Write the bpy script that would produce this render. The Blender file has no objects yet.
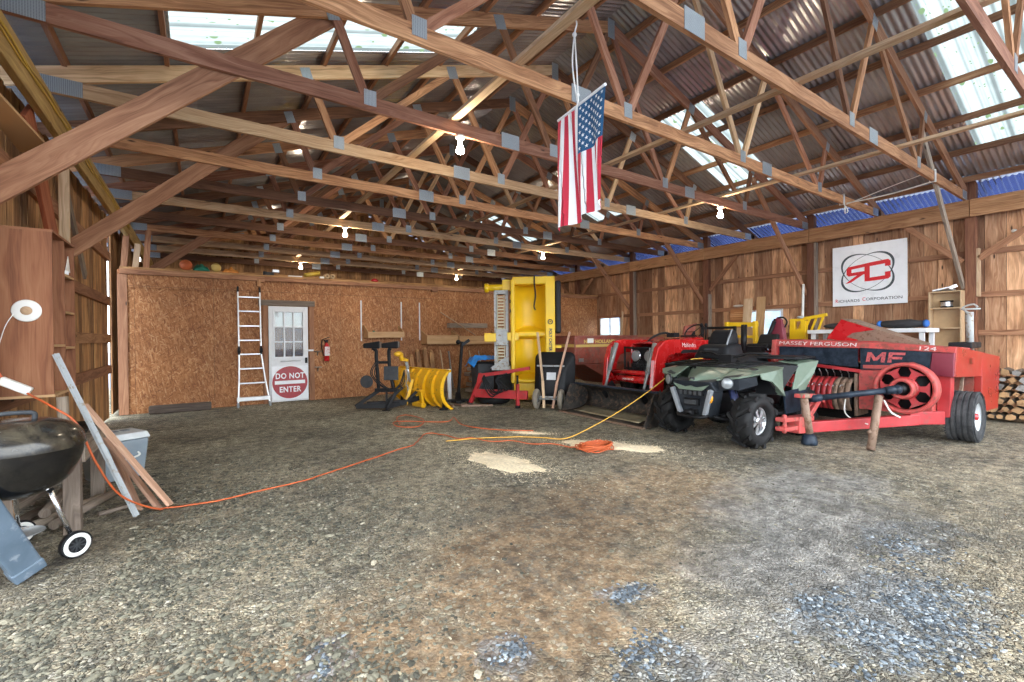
import bpy, bmesh, math, random
from mathutils import Vector, Matrix, noise
random.seed(7)
C = bpy.context.scene.collection
PI = math.pi
V = Vector

# ------------------------------------------------------------------ materials
MATS = {}
class NT:
    def __init__(s, name):
        m = bpy.data.materials.new(name); m.use_nodes = True
        s.m = m; s.t = m.node_tree; s.t.nodes.clear()
        s.out = s.n('ShaderNodeOutputMaterial'); s.b = s.n('ShaderNodeBsdfPrincipled')
        s.l(s.b.outputs[0], s.out.inputs[0]); MATS[name] = m
    def n(s, ty, **kw):
        nd = s.t.nodes.new(ty)
        for k, v in kw.items(): setattr(nd, k, v)
        return nd
    def l(s, a, b): s.t.links.new(a, b)
    def coord(s, kind='Object'):
        return s.n('ShaderNodeTexCoord').outputs[kind]
    def mapping(s, vec, scale=(1,1,1), rot=(0,0,0), loc=(0,0,0)):
        m = s.n('ShaderNodeMapping'); s.l(vec, m.inputs[0])
        m.inputs['Scale'].default_value = scale; m.inputs['Rotation'].default_value = rot; m.inputs['Location'].default_value = loc
        return m.outputs[0]
    def noise(s, vec, scale=5, detail=4, rough=.55, dist=0):
        n = s.n('ShaderNodeTexNoise'); s.l(vec, n.inputs['Vector'])
        n.inputs['Scale'].default_value = scale; n.inputs['Detail'].default_value = detail
        n.inputs['Roughness'].default_value = rough; n.inputs['Distortion'].default_value = dist
        return n.outputs['Fac']
    def voro(s, vec, scale=5, feature='F1', rnd=1.0):
        n = s.n('ShaderNodeTexVoronoi', feature=feature); s.l(vec, n.inputs['Vector'])
        n.inputs['Scale'].default_value = scale; n.inputs['Randomness'].default_value = rnd
        return n
    def ramp(s, fac, stops, interp='LINEAR'):
        r = s.n('ShaderNodeValToRGB'); r.color_ramp.interpolation = interp
        el = r.color_ramp.elements
        while len(el) > 1: el.remove(el[-1])
        el[0].position = stops[0][0]; el[0].color = (*stops[0][1], 1) if not isinstance(stops[0][1], (int, float)) else (stops[0][1],)*3 + (1,)
        for p, c in stops[1:]:
            e = el.new(p); e.color = (*c, 1) if not isinstance(c, (int, float)) else (c, c, c, 1)
        s.l(fac, r.inputs[0]); return r.outputs[0]
    def mix(s, fac, a, b, mode='MIX'):
        m = s.n('ShaderNodeMix', data_type='RGBA', blend_type=mode)
        for i, v in ((0, fac), (6, a), (7, b)):
            sock = m.inputs[i]
            if hasattr(v, 'is_output'): s.l(v, sock)
            elif isinstance(v, (int, float)): sock.default_value = v if i == 0 else (v, v, v, 1)
            else: sock.default_value = (*v, 1)
        return m.outputs[2]
    def math(s, op, a, b=None, c=None):
        m = s.n('ShaderNodeMath', operation=op)
        for i, v in enumerate((a, b, c)):
            if v is None: continue
            if hasattr(v, 'is_output'): s.l(v, m.inputs[i])
            else: m.inputs[i].default_value = v
        return m.outputs[0]
    def sep(s, vec):
        n = s.n('ShaderNodeSeparateXYZ'); s.l(vec, n.inputs[0]); return n.outputs
    def comb(s, x, y, z):
        n = s.n('ShaderNodeCombineXYZ')
        for i, v in enumerate((x, y, z)):
            if hasattr(v, 'is_output'): s.l(v, n.inputs[i])
            else: n.inputs[i].default_value = v
        return n.outputs[0]
    def white(s, vec):
        n = s.n('ShaderNodeTexWhiteNoise', noise_dimensions='3D'); s.l(vec, n.inputs[0]); return n.outputs
    def bump(s, h, strength=.3, dist=.01):
        b = s.n('ShaderNodeBump'); b.inputs['Strength'].default_value = strength; b.inputs['Distance'].default_value = dist
        s.l(h, b.inputs['Height']); s.l(b.outputs[0], s.b.inputs['Normal'])
    def set(s, color=None, rough=None, metal=None, **kw):
        for k, v in (('Base Color', color), ('Roughness', rough), ('Metallic', metal), *kw.items()):
            if v is None: continue
            sock = s.b.inputs[k]
            if hasattr(v, 'is_output'): s.l(v, sock)
            elif isinstance(v, tuple) and len(v) == 3: sock.default_value = (*v, 1)
            else: sock.default_value = v
        return s.m

def wood(name, dark, mid, light, tint=.35, grain=1.0, rough=.75, knots=.5, stain=None):
    """Board wood: grain follows the UV's u (length); every board draws its own tint from its v offset."""
    k = NT(name); uv = k.coord('UV'); x, y, _ = k.sep(uv)
    bid = k.math('FLOOR', k.math('DIVIDE', y, 10.0))
    rnd = k.white(k.comb(bid, 3.7, 1.3))[0]
    vec = k.comb(x, y, k.math('MULTIPLY', bid, .37))
    warp = k.noise(k.mapping(vec, (1.2, 6, 1)), 1.0, 2)
    gv = k.comb(k.math('MULTIPLY', x, 1.0), k.math('ADD', k.math('MULTIPLY', y, 38.0), k.math('MULTIPLY', warp, 9.0)), bid)
    g1 = k.noise(gv, 1.3 * grain, 3, .6)
    g2 = k.noise(k.mapping(vec, (5, 160, 1)), 1.0, 2)
    blot = k.noise(k.mapping(vec, (1.3, 5, 1)), 1.5, 3)
    f = k.math('ADD', k.math('MULTIPLY', g1, .6), k.math('ADD', k.math('MULTIPLY', g2, .2), k.math('MULTIPLY', blot, .3)))
    col = k.ramp(f, [(.36, dark), (.52, mid), (.70, light)])
    # knots
    vo = k.voro(k.mapping(vec, (2.6, 9, 1)), 1.0)
    kn = k.ramp(vo.outputs['Distance'], [(.06, 1.0), (.14, 0.0)])
    sel = k.math('MULTIPLY', kn, k.math('GREATER_THAN', k.sep(vo.outputs['Color'])[0], 1 - knots * .6))
    col = k.mix(sel, col, tuple(c * .28 for c in dark))
    tcol = k.ramp(rnd, [(0, tuple(1 - tint * c for c in (1.15, 1.25, 1.3))), (.35, tuple(1 - tint * c for c in (.45, .5, .5))), (.65, tuple(1 + tint * c for c in (.25, .25, .2))), (1, tuple(1 + tint * c for c in (1.3, 1.4, 1.3)))])
    col = k.mix(1.0, col, tcol, 'MULTIPLY')
    if stain:
        st = k.ramp(k.noise(k.mapping(vec, (.8, 3, 1)), 2.2, 4), [(.5, 0.0), (.66, 1.0)])
        col = k.mix(k.math('MULTIPLY', st, .6), col, stain)
    k.bump(f, .25, .004)
    return k.set(col, rough)

def paint(name, col, rough=.4, metal=0.0, wear=0.0, wearcol=(.12, .06, .04), dust=0.0, dustcol=(.35, .3, .25), bump=0.0, var=.12, scale=6, coat=0.0):
    k = NT(name); co = k.coord('Object')
    n = k.noise(co, scale, 5)
    c = k.mix(k.ramp(n, [(.35, 0.0), (.65, 1.0)]), tuple(x * (1 - var) for x in col), tuple(min(1, x * (1 + var)) for x in col))
    if wear:
        w = k.ramp(k.noise(co, scale * 2.2, 6, .65), [(.62 - wear * .25, 0.0), (.70 - wear * .2, 1.0)])
        c = k.mix(w, c, wearcol)
    if dust:
        d = k.ramp(k.noise(co, scale * .9, 6, .7, .4), [(.4, 0.0), (.75, dust)])
        c = k.mix(d, c, dustcol)
    if bump: k.bump(k.noise(co, scale * 14, 3), bump, .004)
    r = k.ramp(n, [(.3, max(0, rough - .08)), (.7, min(1, rough + .12))])
    k.set(c, r, metal)
    if coat: k.b.inputs['Coat Weight'].default_value = coat
    return k.m

# ------------------------------------------------------------------ mesh builder
def frame(d, up=(0, 0, 1)):
    d = V(d).normalized(); up = V(up)
    if abs(d.dot(up.normalized())) > .98: up = V((0, 1, 0)) if abs(d.y) < .9 else V((1, 0, 0))
    s = d.cross(up).normalized(); u = s.cross(d).normalized()
    return d, s, u

class MB:
    def __init__(s, M=None):
        s.v = []; s.f = []; s.uv = []; s.mi = []; s.sm = []; s.M = M; s.cur = 0
    def add(s, vs, fs, uvs=None, smooth=False):
        o = len(s.v)
        s.v += [tuple(s.M @ V(p)) if s.M else tuple(p) for p in vs]
        for i, f in enumerate(fs):
            s.f.append(tuple(o + k for k in f)); s.mi.append(s.cur); s.sm.append(smooth)
            s.uv.append(uvs[i] if uvs else [(0, 0)] * len(f))
        return s
    def hexa(s, c8, L, W, H, u0=None, v0=None):
        """c8: the 8 corners, (start: -s-u, +s-u, +s+u, -s+u), then end; UV runs along the length."""
        u0 = random.uniform(0, 50) if u0 is None else u0
        v0 = random.randrange(1, 900) * 10 + random.uniform(1, 7) if v0 is None else v0
        fs = [(0, 1, 5, 4), (1, 2, 6, 5), (2, 3, 7, 6), (3, 0, 4, 7), (3, 2, 1, 0), (4, 5, 6, 7)]
        per = [W, H, W, H]; uvs = []; a = v0
        for q in range(4):
            b = a + per[q]; uvs.append([(u0, a), (u0, b), (u0 + L, b), (u0 + L, a)]); a = b
        uvs.append([(u0, v0), (u0 + .02, v0), (u0 + .02, v0 + W), (u0, v0 + W)]); uvs.append(uvs[-1])
        return s.add(c8, fs, uvs)
    def beam(s, p0, p1, w, h, up=(0, 0, 1), w1=None, h1=None, **k):
        p0 = V(p0); p1 = V(p1); d, a, u = frame(p1 - p0, up); w1 = w if w1 is None else w1; h1 = h if h1 is None else h1
        c = []
        for p, ww, hh in ((p0, w, h), (p1, w1, h1)):
            c += [p - a * ww / 2 - u * hh / 2, p + a * ww / 2 - u * hh / 2, p + a * ww / 2 + u * hh / 2, p - a * ww / 2 + u * hh / 2]
        return s.hexa(c, (p1 - p0).length, w, h, **k)
    def box(s, c, sz, R=None, axis=None, **k):
        c = V(c); ax = axis if axis is not None else max(range(3), key=lambda i: sz[i])
        o = [(ax + 1) % 3, (ax + 2) % 3]
        e = [V((1, 0, 0)), V((0, 1, 0)), V((0, 0, 1))]
        if R is not None: e = [R @ q for q in e]
        cs = []
        for t in (-1, 1):
            for a, b in ((-1, -1), (1, -1), (1, 1), (-1, 1)):
                cs.append(c + e[ax] * (t * sz[ax] / 2) + e[o[0]] * (a * sz[o[0]] / 2) + e[o[1]] * (b * sz[o[1]] / 2))
        return s.hexa(cs, sz[ax], sz[o[0]], sz[o[1]], **k)
    def bb(s, x0, x1, y0, y1, z0, z1, **k):
        return s.box(((x0+x1)/2, (y0+y1)/2, (z0+z1)/2), (abs(x1-x0), abs(y1-y0), abs(z1-z0)), **k)
    def tube(s, pts, r, n=8, closed=False, caps=True, smooth=True, radii=None):
        pts = [V(p) for p in pts]; N = len(pts); vs = []; prev = None
        for i, p in enumerate(pts):
            if closed: t = pts[(i+1) % N] - pts[i-1]
            else: t = pts[min(i+1, N-1)] - pts[max(i-1, 0)]
            if t.length < 1e-9: t = V((0, 0, 1))
            t.normalize()
            if prev is None: _, a, u = frame(t)
            else:
                a = prev - t * prev.dot(t)
                if a.length < 1e-6: _, a, u = frame(t)
                a.normalize(); u = a.cross(t)
            prev = a; u = a.cross(t).normalized()
            rr = radii[i] if radii else r
            for k in range(n):
                q = 2 * PI * k / n; vs.append(p + (a * math.cos(q) + u * math.sin(q)) * rr)
        fs = []; uvs = []; v0 = random.randrange(1, 900) * 10 + 2; L = 0
        for i in range(N if closed else N - 1):
            j = (i + 1) % N; dl = (pts[j] - pts[i]).length
            for k in range(n):
                m = (k + 1) % n; fs.append((i*n+k, i*n+m, j*n+m, j*n+k))
                w = 2 * PI * r / n
                uvs.append([(L, v0+k*w), (L, v0+(k+1)*w), (L+dl, v0+(k+1)*w), (L+dl, v0+k*w)])
            L += dl
        s.add(vs, fs, uvs, smooth)
        if caps and not closed:
            o = len(s.v) - N * n
            for idx in (list(range(n))[::-1], list(range((N-1)*n, N*n))):
                s.f.append(tuple(o + q for q in idx)); s.mi.append(s.cur); s.sm.append(False); s.uv.append([(.3 * math.cos(q), v0 + .1 * math.sin(q)) for q in range(n)])
        return s
    def cyl(s, p0, p1, r0, r1=None, n=16, **k):
        r1 = r0 if r1 is None else r1
        return s.tube([p0, p1], max(r0, 1e-4), n, radii=[r0, r1], **k)
    def lathe(s, o, axis, prof, n=24, smooth=True, a0=0, a1=2*PI):
        o = V(o); d, a, u = frame(axis); full = abs(a1 - a0 - 2 * PI) < 1e-6; m = n if full else n + 1
        vs = [o + d * h + (a * math.cos(a0 + (a1-a0)*k/n) + u * math.sin(a0 + (a1-a0)*k/n)) * r for h, r in prof for k in range(m)]
        fs = []
        for i in range(len(prof) - 1):
            for k in range(n):
                q = (k + 1) % m if full else k + 1
                fs.append((i*m+k, i*m+q, (i+1)*m+q, (i+1)*m+k))
        return s.add(vs, fs, None, smooth)
    def prism(s, poly, ext, smooth=False):
        poly = [V(p) for p in poly]; ext = V(ext); n = len(poly)
        vs = poly + [p + ext for p in poly]
        fs = [tuple(range(n))[::-1], tuple(range(n, 2*n))] + [(i, (i+1) % n, n+(i+1) % n, n+i) for i in range(n)]
        return s.add(vs, fs, None, smooth)
    def grid(s, fn, nu, nv, smooth=True, wrapu=False, uvscale=(1, 1)):
        vs = [fn(i / nu, j / nv) for j in range(nv + 1) for i in range(nu + (0 if wrapu else 1))]
        m = nu if wrapu else nu + 1; fs = []; uvs = []
        for j in range(nv):
            for i in range(nu):
                q = (i + 1) % m if wrapu else i + 1
                fs.append((j*m+i, j*m+q, (j+1)*m+q, (j+1)*m+i))
                uvs.append([(a/nu*uvscale[0], b/nv*uvscale[1]) for a, b in ((i, j), (i+1, j), (i+1, j+1), (i, j+1))])
        return s.add(vs, fs, uvs, smooth)
    def sphere(s, c, r, nu=16, nv=10, z0=-1, z1=1):
        c = V(c); r = (r, r, r) if isinstance(r, (int, float)) else r
        a0 = math.asin(z0); a1 = math.asin(z1)
        return s.grid(lambda u, v: c + V((r[0]*math.cos(2*PI*u)*math.cos(a0+(a1-a0)*v), r[1]*math.sin(2*PI*u)*math.cos(a0+(a1-a0)*v), r[2]*math.sin(a0+(a1-a0)*v))), nu, nv, True, True)
    def torus(s, c, axis, R, r, n=28, m=10):
        c = V(c); d, a, u = frame(axis)
        return s.tube([c + (a*math.cos(2*PI*k/n) + u*math.sin(2*PI*k/n))*R for k in range(n)], r, m, closed=True)
    def build(s, name, mat, parent=None, bevel=0, seg=2, sub=0, solid=0, smooth=None):
        me = bpy.data.meshes.new(name)
        o = bpy.data.objects.new(name, me); C.objects.link(o)
        off = V((0, 0, 0)); p = parent
        while p is not None: off += p.location; p = p.parent
        me.from_pydata([tuple(V(q) - off) for q in s.v], [], s.f)
        for m in (mat if isinstance(mat, (list, tuple)) else [mat]):
            me.materials.append(MATS[m] if isinstance(m, str) else m)
        uvl = me.uv_layers.new(name='UVMap'); k = 0
        flat = [c for f in s.uv for uv in f for c in uv]
        uvl.data.foreach_set('uv', flat)
        me.polygons.foreach_set('material_index', s.mi)
        me.polygons.foreach_set('use_smooth', [True] * len(s.f) if smooth else s.sm)
        bm = bmesh.new(); bm.from_mesh(me); bmesh.ops.recalc_face_normals(bm, faces=bm.faces); bm.to_mesh(me); bm.free()
        me.update()
        if parent is not None: o.parent = parent
        if solid:
            q = o.modifiers.new('t', 'SOLIDIFY'); q.thickness = solid; q.offset = 0
        if bevel:
            q = o.modifiers.new('b', 'BEVEL'); q.width = bevel; q.segments = seg; q.limit_method = 'ANGLE'; q.angle_limit = .6; q.harden_normals = False
        if sub:
            q = o.modifiers.new('s', 'SUBSURF'); q.levels = sub; q.render_levels = sub
        return o

def thing(name, label, cat, loc=(0, 0, 0), group=None):
    o = bpy.data.objects.new(name, None); C.objects.link(o); o.location = loc; o.empty_display_size = .1
    return tag(o, label, cat, group)
def tag(o, label=None, cat=None, group=None, kind=None):
    if label: o['label'] = label
    if cat: o['category'] = cat
    if group: o['group'] = group
    if kind: o['kind'] = kind
    return o
def struct(o, label=None, cat=None):
    o['kind'] = 'structure'; return tag(o, label, cat)
def lab(o, label): o['label'] = label; return o
def copy_tree(o, parent=None):
    c = o.copy(); C.objects.link(c); c.parent = parent
    for ch in o.children: copy_tree(ch, c)
    return c
def text_mesh(name, txt, size, mat, M, parent, depth=.002, align='CENTER', sx=1.0, bold=0.0, spacing=1.0):
    """Lettering as a thin mesh lying in M's xy plane."""
    cu = bpy.data.curves.new(name, 'FONT'); cu.body = txt; cu.size = size; cu.extrude = depth; cu.align_x = align; cu.align_y = 'CENTER'
    cu.offset = bold; cu.space_character = spacing; cu.resolution_u = 3
    t = bpy.data.objects.new('t', cu); C.objects.link(t)
    bpy.context.view_layer.update()
    me = bpy.data.meshes.new_from_object(t.evaluated_get(bpy.context.evaluated_depsgraph_get()))
    bpy.data.objects.remove(t); bpy.data.curves.remove(cu)
    off = V((0, 0, 0)); p = parent
    while p is not None: off += p.location; p = p.parent
    me.transform(Matrix.Diagonal((sx, 1, 1, 1))); me.transform(M); me.transform(Matrix.Translation(-off))
    me.materials.clear(); me.materials.append(MATS[mat]); me.name = name
    o = bpy.data.objects.new(name, me); C.objects.link(o); o.parent = parent
    return o
def basis(o, x, y):
    """Matrix with origin o and axes x, y (z = x cross y)."""
    x = V(x).normalized(); y = V(y); y = (y - x * y.dot(x)).normalized(); z = x.cross(y)
    return Matrix(((x.x, y.x, z.x, o[0]), (x.y, y.y, z.y, o[1]), (x.z, y.z, z.z, o[2]), (0, 0, 0, 1)))
def rotz(loc, a): return Matrix.Translation(V(loc)) @ Matrix.Rotation(a, 4, 'Z')
def lerp(a, b, t): return V(a) * (1 - t) + V(b) * t
def smoothpts(pts, n=6):
    """Catmull-Rom through pts."""
    P = [V(p) for p in pts]; out = []
    for i in range(len(P) - 1):
        p0 = P[max(i-1, 0)]; p1 = P[i]; p2 = P[i+1]; p3 = P[min(i+2, len(P)-1)]
        for k in range(n):
            t = k / n
            out.append(.5 * ((2*p1) + (p2-p0)*t + (2*p0-5*p1+4*p2-p3)*t*t + (3*p1-p0-3*p2+p3)*t**3))
    out.append(P[-1]); return out
# ------------------------------------------------------------------ the materials of the place
wood('truss_wood', (.13, .05, .02), (.32, .145, .065), (.52, .28, .14), .50, knots=.25)
wood('truss_pale', (.30, .16, .075), (.56, .35, .185), (.74, .52, .31), .2, knots=.25)
wood('truss_dark', (.055, .022, .010), (.13, .055, .026), (.22, .105, .052), .3, knots=.25)
wood('truss_red', (.13, .045, .022), (.29, .12, .065), (.45, .23, .14), .2, knots=.25)
wood('brace_wood', (.15, .06, .028), (.31, .14, .07), (.46, .24, .13), .15, .7, knots=.5)
wood('pale_wood', (.36, .22, .12), (.55, .37, .22), (.70, .52, .34), .22, knots=.3)
wood('purlin_wood', (.15, .06, .025), (.31, .14, .065), (.50, .29, .15), .45, knots=.2)
wood('siding_wood', (.17, .065, .028), (.43, .22, .115), (.64, .39, .23), .48, .8, knots=.9, stain=(.17, .065, .025))
wood('siding_brown', (.15, .065, .024), (.36, .18, .072), (.55, .32, .14), .38, .8, knots=.5, stain=(.10, .045, .02))
wood('post_wood', (.075, .028, .015), (.15, .055, .028), (.23, .10, .05), .25, knots=.3)
wood('header_wood', (.15, .065, .025), (.34, .165, .072), (.50, .28, .14), .25, knots=.8)
wood('yellow_wood', (.20, .12, .035), (.38, .24, .08), (.52, .36, .14), .25, knots=.3)
wood('plywood_red', (.15, .05, .02), (.30, .115, .05), (.42, .19, .09), .08, .45, knots=.2)
wood('gray_wood', (.10, .075, .06), (.22, .17, .13), (.36, .29, .23), .3, knots=.3)
wood('lumber_pink', (.36, .19, .12), (.52, .30, .20), (.66, .42, .29), .2, knots=.1)
wood('box_wood', (.36, .20, .09), (.50, .30, .14), (.60, .38, .20), .1, knots=.0)
wood('bark_wood', (.06, .045, .035), (.13, .10, .08), (.24, .19, .15), .35, knots=.2)

def make_osb():
    k = NT('osb'); co = k.coord('Object'); x, y, z = k.sep(co)
    xz = k.comb(x, z, k.math('MULTIPLY', y, .2))
    warp = k.noise(xz, 7, 3)
    base = None
    for i, (rot, sc, lo) in enumerate((((0, 0, .5), (13, 60, 1), 0.0), ((0, 0, -.65), (12, 56, 1), 5.0), ((0, 0, 1.35), (14, 62, 1), 9.0))):
        v = k.voro(k.mapping(k.mapping(k.comb(k.math('ADD', x, k.math('MULTIPLY', warp, .05)), z, 0.0), (1, 1, 1), rot, (lo, lo, 0)), sc), 1.0)
        r = k.sep(v.outputs['Color'])
        c = k.ramp(r[0], [(0, (.24, .088, .028)), (.3, (.34, .135, .045)), (.6, (.42, .18, .066)), (.85, (.50, .24, .098)), (1, (.58, .33, .16))])
        base = c if base is None else k.mix(k.math('GREATER_THAN', r[1], .5), base, c)
    big = k.noise(xz, 1.1, 4)
    base = k.mix(1.0, base, k.ramp(big, [(.3, (.74, .70, .66)), (.7, (1.12, 1.10, 1.06))]), 'MULTIPLY')
    # sheet seams every 1.22 m
    sx = k.math('ABSOLUTE', k.math('SUBTRACT', k.math('FRACT', k.math('DIVIDE', k.math('ADD', x, 1.0), 1.22)), .5))
    base = k.mix(k.math('MULTIPLY', k.math('GREATER_THAN', sx, .4965), .6), base, (.10, .05, .02))
    sz = k.math('LESS_THAN', k.math('ABSOLUTE', k.math('SUBTRACT', z, 2.36)), .006)
    base = k.mix(k.math('MULTIPLY', sz, .6), base, (.12, .06, .025))
    k.bump(k.noise(xz, 60, 3), .2, .003)
    k.set(base, .7)
make_osb()

def make_roof_metal(name, tint):
    k = NT(name); co = k.coord('Object'); x, y, z = k.sep(co)
    pan = k.white(k.comb(k.math('FLOOR', k.math('DIVIDE', y, .61)), k.math('FLOOR', k.math('DIVIDE', x, 3.05)), 0.0))[0]
    n = k.noise(k.mapping(co, (1, 3, 1)), 3, 5)
    c = k.ramp(n, [(.3, tuple(t * .75 for t in tint)), (.7, tint)])
    c = k.mix(1.0, c, k.ramp(pan, [(0, .72), (1, 1.12)]), 'MULTIPLY')
    rust = k.ramp(k.noise(co, 9, 6, .7), [(.70, 0.0), (.80, .3)])
    c = k.mix(rust, c, (.20, .12, .08))
    k.set(c, k.ramp(n, [(.3, .12), (.7, .22)]), .62)
make_roof_metal('roof_metal', (.58, .57, .59)); make_roof_metal('eave_metal_skylit', (.035, .06, .22))  # eave tint has the blue daylight under the overhang put into it

def make_skylight():
    k = NT('skylight_sheet'); co = k.coord('Object')
    k.t.nodes.remove(k.b)
    tr = k.n('ShaderNodeBsdfTranslucent'); tp = k.n('ShaderNodeBsdfTransparent'); df = k.n('ShaderNodeBsdfDiffuse')
    n = k.noise(k.mapping(co, (1, 2.5, 1)), 5, 5)
    leaf = k.voro(k.mapping(co, (5, 8, 5)), 1.0)
    lf = k.math('MULTIPLY', k.ramp(leaf.outputs['Distance'], [(.20, 1.0), (.26, 0.0)]), k.math('GREATER_THAN', k.sep(leaf.outputs['Color'])[0], .62))
    fine = k.voro(k.mapping(co, (18, 26, 18)), 1.0)
    lf2 = k.math('MULTIPLY', k.ramp(fine.outputs['Distance'], [(.22, 1.0), (.3, 0.0)]), k.math('GREATER_THAN', k.sep(fine.outputs['Color'])[1], .86))
    lf = k.math('MAXIMUM', lf, lf2)
    yy = k.sep(co)[1]
    band = k.ramp(k.noise(k.comb(0.0, k.math('MULTIPLY', yy, 9.0), 0.0), 1.0, 2), [(.46, 1.0), (.60, .35)])
    c = k.mix(n, (.15, .18, .165), (.27, .29, .285))
    c = k.mix(1.0, c, band, 'MULTIPLY')
    c = k.mix(lf, c, (.07, .10, .05))
    k.l(c, tr.inputs[0]); k.l(c, df.inputs[0])
    m = k.n('ShaderNodeMixShader'); m.inputs[0].default_value = .88; k.l(df.outputs[0], m.inputs[1]); k.l(tr.outputs[0], m.inputs[2])
    k.l(m.outputs[0], k.out.inputs[0])
make_skylight()

def make_gusset():
    k = NT('gusset_steel'); uv = k.coord('Object'); x, y, z = k.sep(uv)
    s1 = k.math('SINE', k.math('MULTIPLY', x, 2 * PI / .014)); s2 = k.math('SINE', k.math('MULTIPLY', z, 2 * PI / .010))
    t = k.math('MULTIPLY', k.math('GREATER_THAN', s1, .1), k.math('GREATER_THAN', s2, -.3))
    c = k.mix(t, (.44, .48, .50), (.20, .225, .24))
    k.set(c, .42, .55)
make_gusset()

def make_gravel():
    k = NT('gravel_ground'); co = k.coord('Object'); x, y, z = k.sep(co)
    flat = k.comb(x, y, 0.0)
    def blob(cx, cy, rx, ry, rot, soft=.35, nz=.55, ns=1.6):
        m = k.mapping(flat, (1, 1, 1), (0, 0, 0), (-cx, -cy, 0)); m = k.mapping(m, (1, 1, 1), (0, 0, rot))
        m = k.mapping(m, (1/rx, 1/ry, 1)); ln = k.n('ShaderNodeVectorMath', operation='LENGTH'); k.l(m, ln.inputs[0])
        d = k.math('ADD', ln.outputs['Value'], k.math('MULTIPLY', k.math('SUBTRACT', k.noise(flat, ns, 5, .65), .5), nz * 2))
        return k.ramp(d, [(1 - soft, 1.0), (1 + soft, 0.0)])
    w = k.n('ShaderNodeVectorMath', operation='ADD'); k.l(flat, w.inputs[0])
    nn = k.n('ShaderNodeTexNoise'); k.l(flat, nn.inputs['Vector']); nn.inputs['Scale'].default_value = 14
    sc = k.n('ShaderNodeVectorMath', operation='SCALE'); k.l(nn.outputs['Color'], sc.inputs[0]); sc.inputs['Scale'].default_value = .05; k.l(sc.outputs[0], w.inputs[1])
    v1 = k.voro(w.outputs[0], 46); v1e = k.voro(w.outputs[0], 46, 'DISTANCE_TO_EDGE')
    v2 = k.voro(w.outputs[0], 110); v3 = k.voro(w.outputs[0], 17)
    r1 = k.sep(v1.outputs['Color']); r2 = k.sep(v2.outputs['Color']); r3 = k.sep(v3.outputs['Color'])
    stone = k.ramp(r1[0], [(0, (.05, .048, .038)), (.35, (.125, .118, .092)), (.65, (.21, .198, .155)), (.88, (.33, .31, .245)), (1, (.52, .48, .40))])
    small = k.ramp(r2[0], [(0, (.05, .042, .027)), (.4, (.165, .140, .092)), (.8, (.32, .28, .19)), (1, (.58, .52, .40))])
    n1 = k.noise(flat, .9, 6, .65); n2 = k.noise(flat, 3.4, 5, .65); n3 = k.noise(flat, 40, 4, .7)
    dirt = k.ramp(n3, [(.3, (.10, .058, .028)), (.52, (.20, .122, .062)), (.75, (.33, .23, .135))])
    gap = k.ramp(v1e.outputs['Distance'], [(.0, .30), (.12, 1.0)])
    stone = k.mix(1.0, stone, gap, 'MULTIPLY')
    cover = k.ramp(k.math('ADD', k.math('MULTIPLY', r1[1], .5), k.math('MULTIPLY', n2, .9)), [(.60, 0.0), (.72, 1.0)])
    mixed = k.mix(cover, small, stone)
    dust = k.ramp(k.math('ADD', k.math('MULTIPLY', n1, .65), k.math('MULTIPLY', n2, .35)), [(.40, .1), (.56, .95)])
    tan = k.ramp(k.noise(flat, 55, 3), [(.3, (.20, .155, .095)), (.7, (.47, .385, .26))])
    c = k.mix(k.math('MULTIPLY', dust, k.ramp(r2[1], [(.2, .25), (.75, 1.0)])), mixed, tan)
    # far part: darker, greener crushed stone
    far = k.ramp(k.math('ADD', y, k.math('MULTIPLY', n1, 2.0)), [(5.2, 0.0), (8.4, 1.0)]) if False else None
    fm = k.n('ShaderNodeMapRange'); k.l(k.math('ADD', y, k.math('MULTIPLY', n1, 3.0)), fm.inputs[0])
    fm.inputs['From Min'].default_value = 5.0; fm.inputs['From Max'].default_value = 9.5
    c = k.mix(k.math('MULTIPLY', fm.outputs[0], .7), c, k.ramp(r2[0], [(0, (.085, .080, .048)), (.6, (.34, .31, .20)), (1, (.68, .63, .47))]))
    # worn brown soil
    soil = k.math('MAXIMUM', blob(1.75, 2.25, 1.9, .95, -.5, .5, 1.0), blob(.52, 1.95, .85, .45, .4, .45, .9, 2.5))
    soil = k.math('MAXIMUM', soil, k.math('MULTIPLY', blob(3.3, 2.6, 1.2, .9, -.4, .5), .8))
    soil2 = k.math('MULTIPLY', soil, k.ramp(r1[2], [(.12, .25), (.4, .85)]))
    c = k.mix(soil2, c, dirt)
    # pale dusty track towards the lower right
    tr = blob(3.6, 1.5, 2.4, .75, -.35, .6, .8); c = k.mix(k.math('MULTIPLY', tr, .72), c, k.ramp(n3, [(.3, (.155, .15, .145)), (.7, (.43, .42, .40))]))
    # fresh blue stone
    blue = blob(2.75, .78, .62, .34, .25, .15, .8, 4)
    for a in ((1.85, 1.66, .20, .10, .3), (.42, 1.98, .12, .2, .2), (1.05, 1.62, .14, .16, .4), (3.9, 1.0, .5, .25, .1), (1.55, 1.2, .25, .15, .3)):
        blue = k.math('MAXIMUM', blue, blob(*a, .2, .9, 5))
    bl = k.ramp(r1[0], [(0, (.035, .045, .058)), (.4, (.10, .125, .155)), (.75, (.20, .245, .295)), (1, (.42, .47, .51))])
    bl = k.mix(1.0, bl, gap, 'MULTIPLY')
    c = k.mix(k.math('MULTIPLY', blue, .4), c, bl)
    # bare darker damp patches
    damp = k.ramp(k.noise(flat, 2.1, 6, .75), [(.54, 0.0), (.66, .7)])
    c = k.mix(damp, c, (.085, .078, .065))
    c = k.mix(1.0, c, k.ramp(k.noise(flat, .55, 4, .6), [(.36, .70), (.64, 1.40)]), 'MULTIPLY')
    c = k.mix(1.0, c, k.ramp(k.noise(flat, 9, 5, .7), [(.36, .55), (.64, 1.5)]), 'MULTIPLY')
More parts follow.
